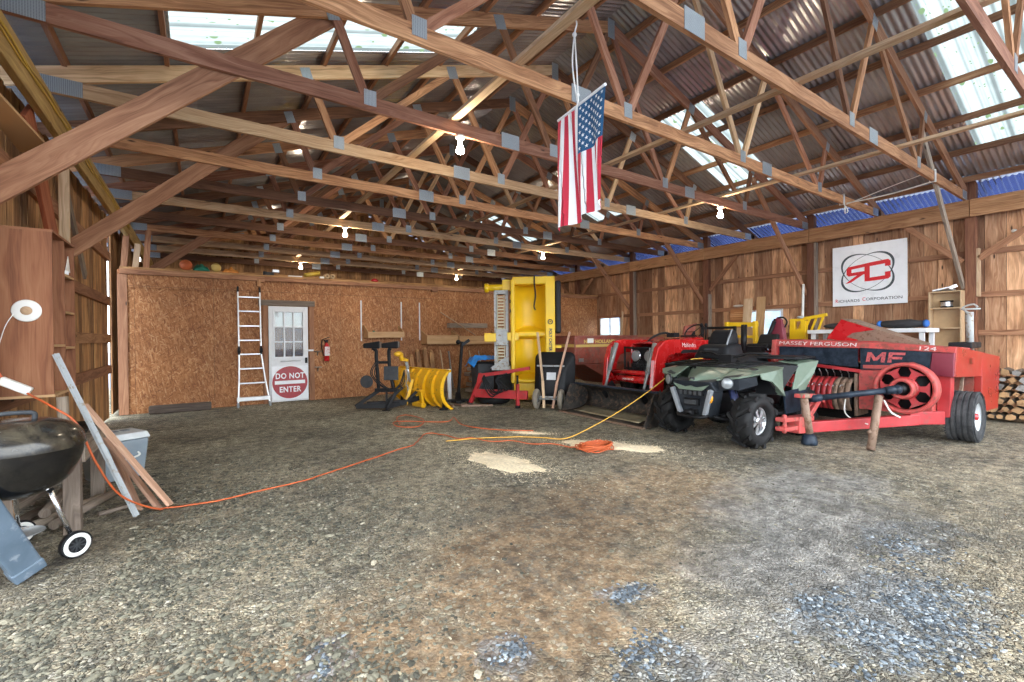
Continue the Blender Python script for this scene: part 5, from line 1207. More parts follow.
mb = MB(); mb.tube(smoothpts([(5.10, CY - .20, .36), (5.03, CY - .14, .34), (5.03, CY + .14, .34), (5.10, CY + .20, .36)], 4), .022, 8); mb.cyl((5.02, CY - .05, .39), (5.02, CY + .05, .39), .03); mb.build('winch', 'black_paint', fm)
for s in (-1, 1):
    mb = MB(); mb.beam((5.06, CY + s*.27, .68), (5.09, CY + s*.17, .36), .05, .06, up=(1, 0, 0)); lab(mb.build('bumper_bar', 'grey_plastic', fm, bevel=.008), 'grey bumper bar')
mb = MB(); mb.lathe((5.085, CY - .245, .575), (-1, -.25, 0), [(0, .001), (0, .036), (.012, .036), (.014, .001)], 18); mb.v = [(x, y, .575 + (z - .575) * 1.6) for x, y, z in mb.v]; lab(mb.build('reflector', 'amber', t), 'orange reflector')
mb = MB(); mb.bb(5.35, 6.95, CY-.20, CY+.20, .28, .62); mb.bb(5.35, 7.0, CY-.28, CY+.28, .30, .36); mb.build('chassis', 'black_paint', t, bevel=.02)
mb = MB(); mb.bb(5.7, 6.9, CY-.26, CY+.26, .60, .90); mb.build('tank', 'atv_dark', t, bevel=.04)
mb = MB()
for y in (CY-.55, CY-.2, CY+.2, CY+.55): mb.tube([(5.30, y, .955), (5.95, y, .99)], .012, 8)
for x, z in ((5.30, .955), (5.5, .966), (5.72, .978), (5.95, .99)): mb.tube([(x, CY-.56, z), (x, CY+.56, z)], .012, 8)
for y in (CY-.3, CY+.3): mb.cyl((5.6, y, .88), (5.6, y, .97), .014); mb.cyl((5.9, y, .9), (5.9, y, .985), .014)
mb.build('front_rack', 'black_paint', t)
mb = MB()
for y in (CY-.62, CY-.3, CY, CY+.3, CY+.62): mb.tube([(6.44, y, 1.02), (6.96, y, 1.03)], .012, 8)
for x in (6.44, 6.62, 6.8, 6.96): mb.tube([(x, CY-.63, 1.025), (x, CY+.63, 1.025)], .013, 8)
for y in (CY-.4, CY+.4): mb.cyl((6.6, y, .95), (6.6, y, 1.02), .014); mb.cyl((6.86, y, .95), (6.86, y, 1.02), .014)
mb.bb(6.46, 6.94, CY-.60, CY+.60, 1.034, 1.05); mb.build('rear_rack', 'black_plastic', t)
mb = MB(); mb.grid(lambda u, v: V((6.02 + .62 * u, CY + .17 * (2*v - 1) * (1 - .2 * (1-u)), .91 + .11 * math.sin(PI * v)**.5 + .05 * u)), 12, 10); mb.build('seat', 'black_plastic', t)
mb = MB(); mb.tube(smoothpts([(5.98, CY-.42, 1.10), (5.92, CY-.25, 1.10), (5.88, CY-.08, 1.04), (5.88, CY+.08, 1.04), (5.92, CY+.25, 1.10), (5.98, CY+.42, 1.10)], 4), .014, 8); mb.bb(5.82, 5.95, CY-.09, CY+.09, .96, 1.08); mb.build('handlebar', 'black_paint', t)
for s, n in ((-1, 'left'), (1, 'right')):
    mb = MB(); mb.cyl((5.97, CY+s*.36, 1.10), (6.0, CY+s*.48, 1.10), .02, n=10); mb.build('grip', 'black_plastic', t)
# soft bag on the quad
t = thing('cargo_bag', 'black soft two-tier bag sitting on the quad bike', 'bag', (6.25, 3.92, .98))
mb = MB(); mb.hexa([(6.05, 3.57, 1.0), (6.05, 4.13, 1.0), (6.58, 4.11, 1.0), (6.58, 3.59, 1.0), (6.16, 3.63, 1.21), (6.16, 4.07, 1.21), (6.56, 4.07, 1.23), (6.56, 3.63, 1.23)], .4, .4, .2); mb.build('lower_pouch', 'black_plastic', t, bevel=.06, seg=4, smooth=True)
mb = MB(); mb.hexa([(6.24, 3.65, 1.20), (6.24, 4.03, 1.20), (6.56, 4.03, 1.20), (6.56, 3.65, 1.20), (6.36, 3.69, 1.43), (6.36, 3.99, 1.43), (6.56, 3.99, 1.42), (6.56, 3.69, 1.42)], .4, .4, .2); mb.build('upper_pouch', 'black_plastic', t, bevel=.06, seg=4, smooth=True)
mb = MB(); mb.hexa([(6.08, 3.69, 1.04), (6.08, 4.01, 1.04), (6.14, 4.01, 1.04), (6.14, 3.69, 1.04), (6.13, 3.73, 1.16), (6.13, 3.97, 1.16), (6.2, 3.97, 1.16), (6.2, 3.73, 1.16)], .4, .3, .1); lab(mb.build('front_pocket', 'dark_grey', t, bevel=.015, seg=3), 'grey front pocket')
mb = MB(); mb.tube(smoothpts([(6.22, 3.67, 1.20), (6.27, 3.66, 1.32), (6.36, 3.67, 1.42)]), .012, 6); lab(mb.build('strap', 'grey_plastic', t), 'grey strap')

# ---------------- red tractor with front loader
t = thing('tractor', 'bright red compact tractor with a black front loader bucket behind the quad bike', 'tractor', (6.9, 5.35, 0))
ya, yb = 4.36, 6.30
bx = lambda x, y: x + (.10 * (y - 4.36) / 1.94)
prof = [(5.24, .012), (5.50, .02), (5.72, .04), (5.86, .11), (5.92, .24), (5.88, .36), (5.76, .44), (5.60, .50)]
pf = smoothpts([V((x, z, 0)) for x, z in prof], 3); n = len(pf)
mb = MB(); mb.grid(lambda u, v: V((bx(pf[int(round(v*(n-1)))].x, ya + (yb-ya)*u), ya + (yb-ya)*u, pf[int(round(v*(n-1)))].y)), 10, n-1); bk = lab(mb.build('bucket', 'bucket_steel', t, solid=.018), 'black worn steel bucket')
for y in (ya, yb):
    mb = MB(); mb.prism([(bx(p.x, y), y - .008, p.y - .008) for p in pf] + [(bx(5.48, y), y - .008, .49)], (0, .016, 0)); mb.build('side_plate', 'bucket_steel', bk)
mb = MB(); mb.beam((bx(5.235, ya), ya - .01, .014), (bx(5.235, yb), yb + .01, .014), .06, .024); lab(mb.build('lip', 'rusty_steel', bk), 'rusty cutting lip')
mb = MB(); mb.grid(lambda u, v: V((bx(5.42 + .30 * v, ya + .3 + (yb - ya - .45) * u), ya + .25 + (yb - ya - .40) * u, .034 + .030 * v + .03 * v * v)), 10, 4); lab(mb.build('worn_strip', 'worn_steel', bk, solid=.008), 'shiny worn strip on the bucket floor')
mb = MB(); mb.beam((bx(5.60, ya), ya, .50), (bx(5.60, yb), yb, .50), .07, .03); lab(mb.build('top_edge', 'blue_black', bk, bevel=.006), 'dark blue-black top edge')
def arm(y, dx, w=.10):
    mb = MB(); poly = [(5.92, .36), (5.98, .95), (6.06, 1.16), (6.20, 1.26), (6.36, 1.29), (7.50, 1.265), (7.50, 1.02), (6.50, 1.045), (6.32, 1.0), (6.24, .88), (6.16, .36)]
    mb.prism([(x + dx, y - w/2, z) for x, z in poly], (0, w, 0)); o = lab(mb.build('loader_arm', 'tractor_red', t, bevel=.02, seg=3), 'red loader arm')
    mb = MB(); mb.prism([(7.25 + dx, y - w*.35, 1.03), (7.50 + dx, y - w*.35, 1.03), (7.55 + dx, y - w*.35, .45), (7.35 + dx, y - w*.35, .45)], (0, w*.7, 0)); mb.build('loader_post', 'tractor_red', t, bevel=.012)
    return o
ar = arm(4.77, 0); arm(5.92, .12)
text_mesh('lettering', 'Mahindra', .105, 'pale_letter', basis((6.86, 4.718, 1.18), (1, 0, -.02), (0, 0, 1)), ar, .001)
mb = MB(); mb.prism([(6.62, 4.716, 1.06), (6.70, 4.716, 1.11), (7.3, 4.716, 1.10), (7.3, 4.716, 1.05), (6.64, 4.716, 1.05)], (0, .003, 0)); lab(mb.build('recess', 'black_paint', ar), 'black recess on the arm')
for z, x, r in ((.60, 6.10, .062), (.71, 6.14, .045)):
    mb = MB(); mb.cyl((x, 4.80, z), (x + .10, 5.90, z), r, n=18); tt = mb.build('torque_tube', 'tractor_red', t)
text_mesh('lettering', 'MAHINDRA', .05, 'pale_letter', basis((6.075, 5.33, .605), (.09, -1, 0), (0, 0, 1)), t, .001, sx=1.2)
for y, dx in ((4.87, 0), (5.80, .1)):
    mb = MB(); mb.cyl((5.86 + dx, y, .44), (6.0 + dx, y, .82), .022, n=12); mb.cyl((5.97 + dx, y, .74), (6.16 + dx, y, 1.22), .04, n=14); mb.beam((5.92 + dx, y + .05, .42), (6.1 + dx, y + .05, 1.15), .012, .03); lab(mb.build('hydraulic_cylinder', 'grey_steel', t), 'grey hydraulic cylinder')
    mb = MB(); mb.tube(smoothpts([(6.16 + dx, y, 1.18), (6.10 + dx, y + .05, 1.02), (6.04 + dx, y + .08, .80), (6.12 + dx, y + .05, .68)]), .012, 6); mb.build('hose', 'black_plastic', t)
    mb = MB(); mb.beam((5.80 + dx, y - .03, .30), (6.04 + dx, y - .03, .50), .05, .14); mb.build('bucket_link', 'black_paint', t, bevel=.01)
# bonnet
def bon(u, v):
    q = 2*u - 1; x = 6.42 + 1.32 * v; w = .27 + .03 * v; top = 1.22 + .11 * v
    return V((x + .03 * (1 - abs(q)), 5.33 + w * max(-1, min(1, q * 1.35)), top - (.0 if abs(q) < .72 else (abs(q) - .72) / .28 * .34) - .03 * q * q))
mb = MB(); mb.grid(bon, 30, 8); mb.build('bonnet', 'tractor_red', t, solid=.02)
mb = MB(); mb.prism([(6.44, 5.06, .72), (6.44, 5.60, .72), (6.44, 5.60, 1.12), (6.44, 5.33, 1.16), (6.44, 5.06, 1.12)], (.05, 0, 0)); gr_ = mb.build('grille', 'black_paint', t, bevel=.01)
mb = MB()
for z in (.76, .80, .84): mb.bb(6.425, 6.44, 5.10, 5.56, z, z + .015)
mb.build('grille_bars', 'dark_grey', gr_)
for y in (5.19, 5.47):
    mb = MB(); mb.lathe((6.43, y, .99), (-1, 0, 0), [(0, .001), (0, .105), (.03, .11), (.045, .09)], 24); h = mb.build('headlamp', 'chrome', t)
    mb = MB(); mb.lathe((6.40, y, .99), (-1, 0, 0), [(.012, .095), (.018, .07), (.022, .001)], 24); lab(mb.build('lens', 'lens_glass', h), 'clear headlamp lens')
mb = MB()
for y in (5.02, 5.64): mb.tube([(6.30, y, .55), (6.30, y, 1.16)], .018, 8)
for z in (.78, 1.14): mb.tube([(6.30, 5.02, z), (6.30, 5.64, z)], .016, 8)
mb.bb(6.28, 6.42, 5.02, 5.64, .52, .60); mb.build('brush_guard', 'black_paint', t)
mb = MB()
for i in range(5): mb.tube(smoothpts([(6.28, 5.15 + .1 * i, .60), (6.2, 5.12 + .09 * i, .78 + .03 * i), (6.22, 5.2 + .07 * i, .92 - .04 * i), (6.34, 5.1 + .12 * i, .70)], 5), .010, 6)
mb.build('hose', 'black_plastic', t)
mb = MB(); mb.bb(6.5, 8.5, 5.16, 5.50, .38, .86); mb.bb(6.6, 6.8, 4.90, 5.76, .30, .40); mb.bb(8.0, 8.6, 5.0, 5.66, .42, .80); mb.cyl((8.3, 4.75, .56), (8.3, 5.95, .56), .08); mb.build('chassis', 'black_paint', t, bevel=.02)
for x, y, R, w, f in ((6.72, 4.96, .36, .22, -1), (6.72, 5.70, .36, .22, 1), (8.30, 4.78, .56, .34, -1), (8.30, 5.88, .56, .34, 1)):
    lug_tire((x, y, R - .01), (0, 1, 0), R, w, 14, 'rubber', t, 'tractor_red', R * .5, lug_h=.03, face=f)
for y0, y1 in ((4.60, 4.98), (5.68, 6.06)):
    mb = MB(); mb.grid(lambda u, v: V((8.30 - .62 * math.cos(.5 + 2.1 * u), y0 + (y1 - y0) * v, .58 + .60 * math.sin(.5 + 2.1 * u))), 14, 2); mb.build('fender', 'tractor_red', t, solid=.02)
mb = MB(); mb.hexa([(8.1, 5.12, .86), (8.1, 5.54, .86), (8.55, 5.54, .86), (8.55, 5.12, .86), (8.08, 5.10, .97), (8.08, 5.56, .97), (8.55, 5.54, .97), (8.55, 5.12, .97)], .3, .4, .4); mb.hexa([(8.52, 5.14, .95), (8.52, 5.52, .95), (8.62, 5.52, .95), (8.62, 5.14, .95), (8.60, 5.16, 1.32), (8.60, 5.50, 1.32), (8.67, 5.50, 1.32), (8.67, 5.16, 1.32)], .3, .4, .4); mb.build('seat', 'black_plastic', t, bevel=.03, seg=3)
mb = MB(); mb.torus((7.92, 5.33, 1.42), (-.75, 0, .7), .19, .014, 28, 8); mb.cyl((7.75, 5.33, 1.25), (7.92, 5.33, 1.42), .022)
for a in (0, 2.1, 4.2):
    _, aa, uu = frame((-.75, 0, .7)); mb.beam((7.92, 5.33, 1.42), V((7.92, 5.33, 1.42)) + (aa * math.cos(a) + uu * math.sin(a)) * .18, .02, .012)
mb.build('steering_wheel', 'black_plastic', t)
mb = MB(); mb.hexa([(7.66, 5.10, 1.20), (7.66, 5.56, 1.20), (7.86, 5.52, 1.20), (7.86, 5.14, 1.20), (7.72, 5.16, 1.36), (7.72, 5.50, 1.36), (7.84, 5.48, 1.33), (7.84, 5.18, 1.33)], .2, .4, .2); mb.build('dashboard', 'black_plastic', t, bevel=.02)
mb = MB()
for y in (4.98, 5.68): mb.beam((8.66, y, .8), (8.74, y, 1.50), .05, .05)
mb.beam((8.74, 4.96, 1.50), (8.74, 5.70, 1.50), .05, .05); mb.build('roll_bar', 'black_paint', t, bevel=.006)
mb = MB(); mb.prism([(8.00, 5.62, 1.38), (8.35, 5.62, 1.40), (8.45, 5.62, 1.60), (8.05, 5.62, 1.54)], (0, .04, 0)); mb.prism([(7.95, 5.62, 1.20), (8.30, 5.62, 1.20), (8.35, 5.62, 1.40), (8.00, 5.62, 1.38)], (0, .03, 0)); lab(mb.build('side_shield', 'implement_red', t, bevel=.008), 'dull red raised shield')
for dy in (0, .09):
    mb = MB(); mb.cyl((7.86, 5.05 + dy, 1.27), (7.84, 5.03 + dy, 1.52), .014, n=8); mb.sphere((7.84, 5.03 + dy, 1.54), (.03, .03, .04)); mb.build('lever', 'black_plastic', t)
mb = MB(); mb.tube(smoothpts([(7.3, 5.3, 1.33), (7.2, 5.45, 1.40), (7.0, 5.55, 1.34), (6.85, 5.6, 1.22)]), .02, 8); mb.box((7.3, 5.36, 1.36), (.16, .16, .08)); mb.build('air_intake', 'black_plastic', t)

# ---------------- square baler
S = 1.064; HC = 1.3333
def B(x, y, z): return V((x * S, y * S, HC + (z - HC) * S))
t = thing('hay_baler', 'old faded red hay baler with a big flywheel, right of the quad bike', 'baler', (7.5, 2.3, 0))
mb = MB(); mb.hexa([B(7.05, 1.47, .84), B(7.05, 2.34, .84), B(8.0, 2.34, .84), B(8.0, 1.47, .80), B(7.06, 1.47, 1.12), B(7.06, 2.34, 1.16), B(8.0, 2.34, 1.16), B(8.0, 1.47, 1.09)], .4, .9, .9); mb.build('bale_chamber', 'faded_red', t)
# front panels of the chamber
mb = MB(); mb.add([B(7.02, 2.33, .885), B(7.02, 1.66, .905), B(7.02, 1.635, 1.12), B(7.02, 2.33, 1.165)], [(0, 1, 2, 3)]); pn = lab(mb.build('name_panel', 'blue_black', t, solid=.014), 'dark panel with red letters')
mb = MB()
def L2(q): return [B(7.006, 2.27 - .155 * (x + .12 * z), .985 + .125 * z) for x, z in q]
for q in ([(0, 0), (.26, 0), (.26, .55), (.26, 1), (0, 1)], [(.26, 1), (.26, .62), (.50, .15), (.62, .15), (.62, .42), (.50, .62)], [(.62, .42), (.62, .15), (.74, .15), (.98, .62), (.98, 1)], [(.98, 0), (1.24, 0), (1.24, 1), (.98, 1)],
          [(1.42, 0), (1.68, 0), (1.68, 1), (1.42, 1)], [(1.68, .76), (2.45, .76), (2.45, 1), (1.68, 1)], [(1.68, .34), (2.30, .34), (2.30, .58), (1.68, .58)]):
    mb.prism(L2(q), (.003, 0, 0))
mb.build('lettering', 'red_letter', pn)
mb = MB(); mb.prism([B(7.008, 1.90, .93), B(7.008, 1.88, .99), B(7.008, 1.80, 1.0), B(7.008, 1.72, .96), B(7.008, 1.70, .92)], (.003, 0, 0)); mb.prism([B(7.008, 2.30, .90), B(7.008, 2.30, .945), B(7.008, 1.95, .955), B(7.008, 1.90, .91)], (.003, 0, 0)); lab(mb.build('peeling_paint', 'pink_red', pn), 'peeling pink paint')
mb = MB(); mb.hexa([B(7.02, 1.66, .85), B(7.01, 1.45, .84), B(7.30, 1.45, .84), B(7.30, 1.66, .85), B(7.02, 1.635, 1.12), B(7.005, 1.44, 1.115), B(7.30, 1.45, 1.12), B(7.30, 1.63, 1.12)], .3, .2, .3); lab(mb.build('corner_panel', 'maroon', t, bevel=.008), 'maroon corner panel')
mb = MB(); mb.hexa([B(7.0, 2.36, 1.165), B(7.0, 1.435, 1.115), B(7.06, 1.435, 1.115), B(7.06, 2.36, 1.165), B(7.03, 2.36, 1.235), B(7.05, 1.43, 1.185), B(7.9, 1.45, 1.15), B(7.9, 2.36, 1.235)], .9, .1, .1); tp = mb.build('top_cover', 'pink_red', t, bevel=.006)
text_mesh('lettering', '124', .075, 'pale_letter', basis(B(7.017, 1.68, 1.16), (-.0, -1, -.055), (.35, 0, 1)), tp, .003, sx=1.7)
# side towards us
mb = MB(); mb.hexa([B(7.02, 1.44, .84), B(8.0, 1.40, .80), B(8.0, 1.47, .80), B(7.02, 1.47, .84), B(7.06, 1.43, 1.185), B(8.06, 1.40, 1.10), B(8.06, 1.47, 1.10), B(7.06, 1.47, 1.185)], .9, .1, .3); lab(mb.build('side_panel', 'deep_red', t, bevel=.006), 'glossy darker red side panel')
mb = MB(); mb.bb(8.02, 8.10, 1.475, 1.482, .95, 1.03); mb.v = [tuple(q) for q in mb.v]; mb.build('side_hatch', 'deep_red', t)
mb = MB(); mb.hexa([B(8.02, 1.40, .36), B(8.72, 1.37, .34), B(8.72, 1.47, .34), B(8.02, 1.47, .36), B(8.04, 1.40, 1.10), B(8.85, 1.37, 1.02), B(8.85, 1.47, 1.02), B(8.04, 1.47, 1.10)], .9, .1, .6); lab(mb.build('rear_panel', 'deep_red', t, bevel=.006), 'red rear side panel')
mb = MB(); mb.hexa([B(8.0, 1.47, .40), B(8.7, 1.47, .38), B(8.7, 2.2, .38), B(8.0, 2.2, .40), B(8.0, 1.47, 1.05), B(8.8, 1.47, 1.0), B(8.8, 2.2, 1.0), B(8.0, 2.2, 1.05)], .9, .7, .6); mb.build('rear_body', 'implement_red', t)
mb = MB(); mb.beam(B(7.25, 1.52, .30), B(8.0, 1.52, .32), .08, .14); mb.beam(B(7.6, 1.52, .45), B(7.75, 1.52, .82), .03, .05); mb.build('frame_rail', 'rusty_steel', t)
mb = MB(); mb.bb(8.2, 8.7, 1.52, 1.75, 1.14, 1.22); lab(mb.build('rear_box', 'black_plastic', t, bevel=.015), 'black box on the rear top')
mb = MB(); mb.hexa([B(7.10, 1.61, .36), B(7.10, 1.50, .37), B(7.25, 1.50, .37), B(7.25, 1.61, .36), B(7.10, 1.62, .84), B(7.10, 1.49, .84), B(7.25, 1.49, .84), B(7.25, 1.62, .84)], .4, .1, .1); lab(mb.build('skirt', 'faded_red', t, bevel=.005), 'faded red skirt behind the flywheel')
mb = MB(); mb.hexa([B(6.98, 2.34, .38), B(6.98, 1.62, .38), B(7.3, 1.62, .40), B(7.3, 2.34, .40), B(6.98, 2.34, .88), B(6.98, 1.62, .88), B(7.3, 1.62, .88), B(7.3, 2.34, .88)], .4, .7, .3); lab(mb.build('gear_housing', 'pink_red', t, bevel=.01), 'worn pink-red housing behind the flywheel')
# feeder housing
mb = MB(); mb.hexa([B(7.05, 2.36, .985), B(7.05, 3.38, .985), B(7.95, 3.38, .95), B(7.95, 2.36, .95), B(7.03, 2.36, 1.24), B(7.03, 3.39, 1.27), B(7.95, 3.39, 1.27), B(7.95, 2.36, 1.24)], .4, 1, .9); mb.build('feeder_housing', 'faded_red', t)
mb = MB(); mb.add([B(7.03, 3.33, .98), B(7.03, 2.36, .91), B(7.03, 2.36, 1.155), B(7.03, 3.33, 1.17)], [(0, 1, 2, 3)]); lab(mb.build('rubber_curtain', 'blue_black', t, solid=.012), 'streaky blue-black panel')
mb = MB(); mb.add([B(7.0, 3.38, 1.175), B(7.0, 2.34, 1.16), B(7.03, 2.34, 1.237), B(7.03, 3.38, 1.272)], [(0, 1, 2, 3)]); ts = mb.build('name_strip', 'pink_red', t, solid=.014)
text_mesh('lettering', 'MASSEY FERGUSON', .075, 'pale_letter', basis(B(6.995, 2.84, 1.212), (0, -1, -.025), (.3, 0, 1)), ts, .003, sx=1.55)
mb = MB(); mb.prism([B(6.99, 3.36, 1.27), B(7.9, 3.36, 1.27), B(7.9, 3.36, .45), B(7.4, 3.36, .40), B(6.94, 3.36, .98)], (0, .06, 0)); lab(mb.build('end_plate', 'pink_red', t, bevel=.005), 'pink-red end plate')
mb = MB(); mb.beam(B(6.98, 3.30, .97), B(6.98, 2.32, .865), .05, .045); lab(mb.build('lip_rail', 'faded_red', t, bevel=.006), 'red rail over the pickup')
# pickup drum
py0, py1 = 2.56, 3.46; pc = (7.52, .485)
mb = MB(); mb.cyl((pc[0], py0, pc[1]), (pc[0], py1, pc[1]), .17, n=24); dr_ = lab(mb.build('pickup_drum', 'black_paint', t), 'dark pickup drum')
for k in range(13):
    y = py0 + .02 + (py1 - py0 - .04) * k / 12; mb = MB(); pts = []
    for i in range(19):
        a = -.9 + 4.0 * i / 18; r = .25 if a < 2.4 else .25 + (a - 2.4) * .25
        pts.append((pc[0] - r * math.cos(a), pc[1] + r * math.sin(a)))
    vs = []
    for (x, z) in pts:
        dx, dz = x - pc[0], z - pc[1]; l = math.hypot(dx, dz)
        for yy, rr_ in ((y - .031, 1), (y + .031, 1), (y + .031, 1 - .02 / l), (y - .031, 1 - .02 / l)): vs.append((pc[0] + dx * rr_, yy, pc[1] + dz * rr_))
    fs = []
    for i in range(18):
        for q in range(4): fs.append((4*i + q, 4*i + (q+1) % 4, 4*i+4 + (q+1) % 4, 4*i+4 + q))
    mb.add(vs, fs, None, True); o = mb.build('stripper_band', 'faded_red' if k > 2 else 'rusty_steel', dr_)
for k in range(10):
    y = py0 + .065 + (py1 - py0 - .04) * k / 10; mb = MB(); mb.tube([(pc[0], y, pc[1] + .15), (pc[0] - .03, y, pc[1] + .30), (pc[0] - .10, y, pc[1] + .36)], .006, 6); mb.tube([(pc[0] - .13, y, pc[1] + .10), (pc[0] - .27, y, pc[1] + .17), (pc[0] - .34, y, pc[1] + .14)], .006, 6); mb.build('tine', 'steel', dr_)
mb = MB(); mb.bb(7.80, 8.1, py0 - .1, py1 + .06, .10, .92); lab(mb.build('pickup_back', 'black_paint', t), 'dark inside of the pickup')
mb = MB(); mb.bb(7.40, 8.0, py0 - .06, py0 - .03, .22, .80); lab(mb.build('pickup_end', 'rusty_steel', t), 'rusty pickup end plate')
# flywheel
fc = V((7.0, 1.875, .685)); fx = V((-1, 0, 0)); R = .305
mb = MB(); mb.lathe(fc, tuple(fx), [(-.11, R - .03), (-.11, R), (.05, R), (.06, R - .008), (.06, R - .035), (.045, R - .045), (-.06, R - .05), (-.11, R - .03)], 64); fw = lab(mb.build('flywheel', 'pink_red', t), 'big worn pink-red flywheel')
mb = MB(); _, a, u = frame(fx)
for k in range(6):
    q0 = 2 * PI * k / 6; vs = []
    for r, hw in ((.10, .36), (.155, .20), (.20, .18), (R - .055, .36)):
        for e in (-1, 1): vs.append((r, q0 + e * hw))
    P2 = [fc + (a * math.cos(q) + u * math.sin(q)) * r for r, q in vs]
    poly = [P2[0], P2[2], P2[4], P2[6], P2[7], P2[5], P2[3], P2[1]]
    mb.prism([p + fx * .0 for p in poly], tuple(fx * .03))
mb.lathe(fc, tuple(fx), [(0, .001), (0, .14), (.05, .135), (.05, .001)], 40); mb.build('spokes', 'faded_red', fw)
mb = MB(); mb.lathe(fc, tuple(fx), [(-.085, .001), (-.085, R - .04), (-.075, R - .04), (-.075, .001)], 40); lab(mb.build('hole_shade_disc', 'black_paint', fw), 'added black disc darkening the flywheel holes like shade')  # black disc stands in for the shade inside the flywheel holes
mb = MB(); mb.lathe(fc, tuple(fx), [(.04, .125), (.15, .12), (.16, .105), (.15, .085), (.06, .08), (.05, .001)], 40); lab(mb.build('hub_guard', 'pink_red', fw), 'worn ring around the hub')
mb = MB(); mb.lathe(fc, tuple(fx), [(-.3, .03), (.05, .03), (.06, .10), (.08, .095), (.09, .055), (.22, .05), (.23, .001)], 28); lab(mb.build('hub', 'black_paint', fw), 'black hub')
# drive shaft to the hitch
d0 = fc + fx * .22; d1 = V((6.18, 2.55, .555)); dd = (d1 - d0).normalized()
mb = MB(); mb.cyl(d0, d0 + dd * .14, .055, .045, n=18); mb.cyl(d0 + dd * .12, d0 + dd * .80, .036, n=18); mb.cyl(d0 + dd * .70, d1, .028, n=18); mb.sphere(d0 + dd * .02, .058, 16, 10); mb.cyl(d1 - dd * .10, d1 + dd * .02, .045, n=14); lab(mb.build('drive_shaft', 'blue_black', t), 'dark drive shaft')
mb = MB(); mb.beam((6.02, 2.66, .20), (7.3, 1.84, .28), .09, .13); mb.beam((7.2, 1.9, .30), (7.55, 1.66, .30), .07, .16); lab(mb.build('drawbar', 'faded_red', t, bevel=.008), 'red drawbar')
mb = MB(); mb.beam((5.62, 2.66, .34), (6.26, 2.66, .30), .12, .05); mb.beam((5.62, 2.66, .23), (6.26, 2.66, .20), .12, .05); mb.beam((5.94, 2.66, .245), (6.28, 2.64, .235), .15, .20, up=(0, 0, 1)); mb.cyl((5.72, 2.66, .17), (5.72, 2.66, .39), .025, n=12); lab(mb.build('hitch', 'pink_red', t, bevel=.01), 'worn pink-red hitch')
mb = MB(); mb.beam((5.96, 2.60, .60), (6.28, 2.60, .58), .12, .05); mb.beam((6.28, 2.60, .58), (6.46, 2.55, .50), .08, .04); mb.beam((6.42, 2.56, .54), (6.20, 2.62, .28), .04, .06); mb.beam((6.34, 2.62, .50), (6.26, 2.64, .30), .03, .05); lab(mb.build('shaft_bracket', 'pink_red', t, bevel=.008), 'pink-red shaft bracket')
mb = MB(); mb.cyl((6.02, 2.575, .58), (6.12, 2.56, .12), .045, .048, n=16); mb.lathe((6.02, 2.575, .575), (0, 0, 1), [(0, .001), (0, .062), (.05, .062), (.05, .001)], 18); jk = lab(mb.build('jack_stand', 'rusty_steel', t), 'rusty jack stand')
mb = MB(); mb.lathe((6.125, 2.56, .0), (0, 0, 1), [(0, .001), (0, .085), (.03, .09), (.10, .075), (.14, .05), (.14, .001)], 24); lab(mb.build('foot', 'blue_black', jk), 'dark bowl-shaped foot')
mb = MB(); mb.cyl((6.40, 2.03, -.005), (6.66, 2.03, .60), .042, n=16); mb.cyl((6.47, 2.03, .17), (6.46, 2.07, .21), .03, n=10); lab(mb.build('prop_stand', 'rusty_steel', t), 'rusty slanted pipe stand')
mb = MB(); mb.tube(smoothpts([(6.85, 2.44, .50), (6.72, 2.40, .36), (6.68, 2.3, .28), (6.7, 2.15, .24)]), .008, 6); mb.tube(smoothpts([(6.72, 2.0, .55), (6.7, 1.93, .42), (6.74, 1.85, .36)]), .010, 6); lab(mb.build('rope_end', 'rope_white', t), 'pale rope ends')
# wheel
wc = V((7.875, 1.53, .305)); Rw = .31; prof = [(-.125, .17), (-.128, .20), (-.135, .25), (-.125, .29)]
for i in range(5):
    y = -.115 + i * .052; prof += [(y, Rw), (y + .034, Rw + .002), (y + .036, Rw - .014), (y + .050, Rw - .014)]
prof += [(.125, .29), (.135, .25), (.128, .20), (.125, .17)]
mb = MB(); mb.lathe(wc, (0, -1, 0), prof, 60, smooth=False); w_ = lab(mb.build('wheel', 'grey_rubber', t), 'dusty grey road tire')
mb = MB()
for k in range(44):
    q = 2 * PI * k / 44
    for s in (-1, 1): mb.beam(wc + V((math.cos(q) * (Rw - .004), s * .10, math.sin(q) * (Rw - .004))), wc + V((math.cos(q + .05) * (Rw - .006), s * .132, math.sin(q + .05) * (Rw - .006))), .012, .016, up=(math.cos(q), 0, math.sin(q)))
mb.build('tread', 'grey_rubber', w_)
mb = MB(); mb.lathe(wc + V((0, -.09, 0)), (0, -1, 0), [(.03, .185), (.035, .175), (.0, .155), (-.03, .12), (-.02, .07), (-.02, .001)], 36); lab(mb.build('rim', 'wheel_grey', w_), 'pale grey rim')
mb = MB(); mb.lathe(wc + V((0, -.07, 0)), (0, -1, 0), [(-.02, .045), (.05, .04), (.06, .001)], 18); lab(mb.build('hub', 'ext_red', w_), 'red hub')
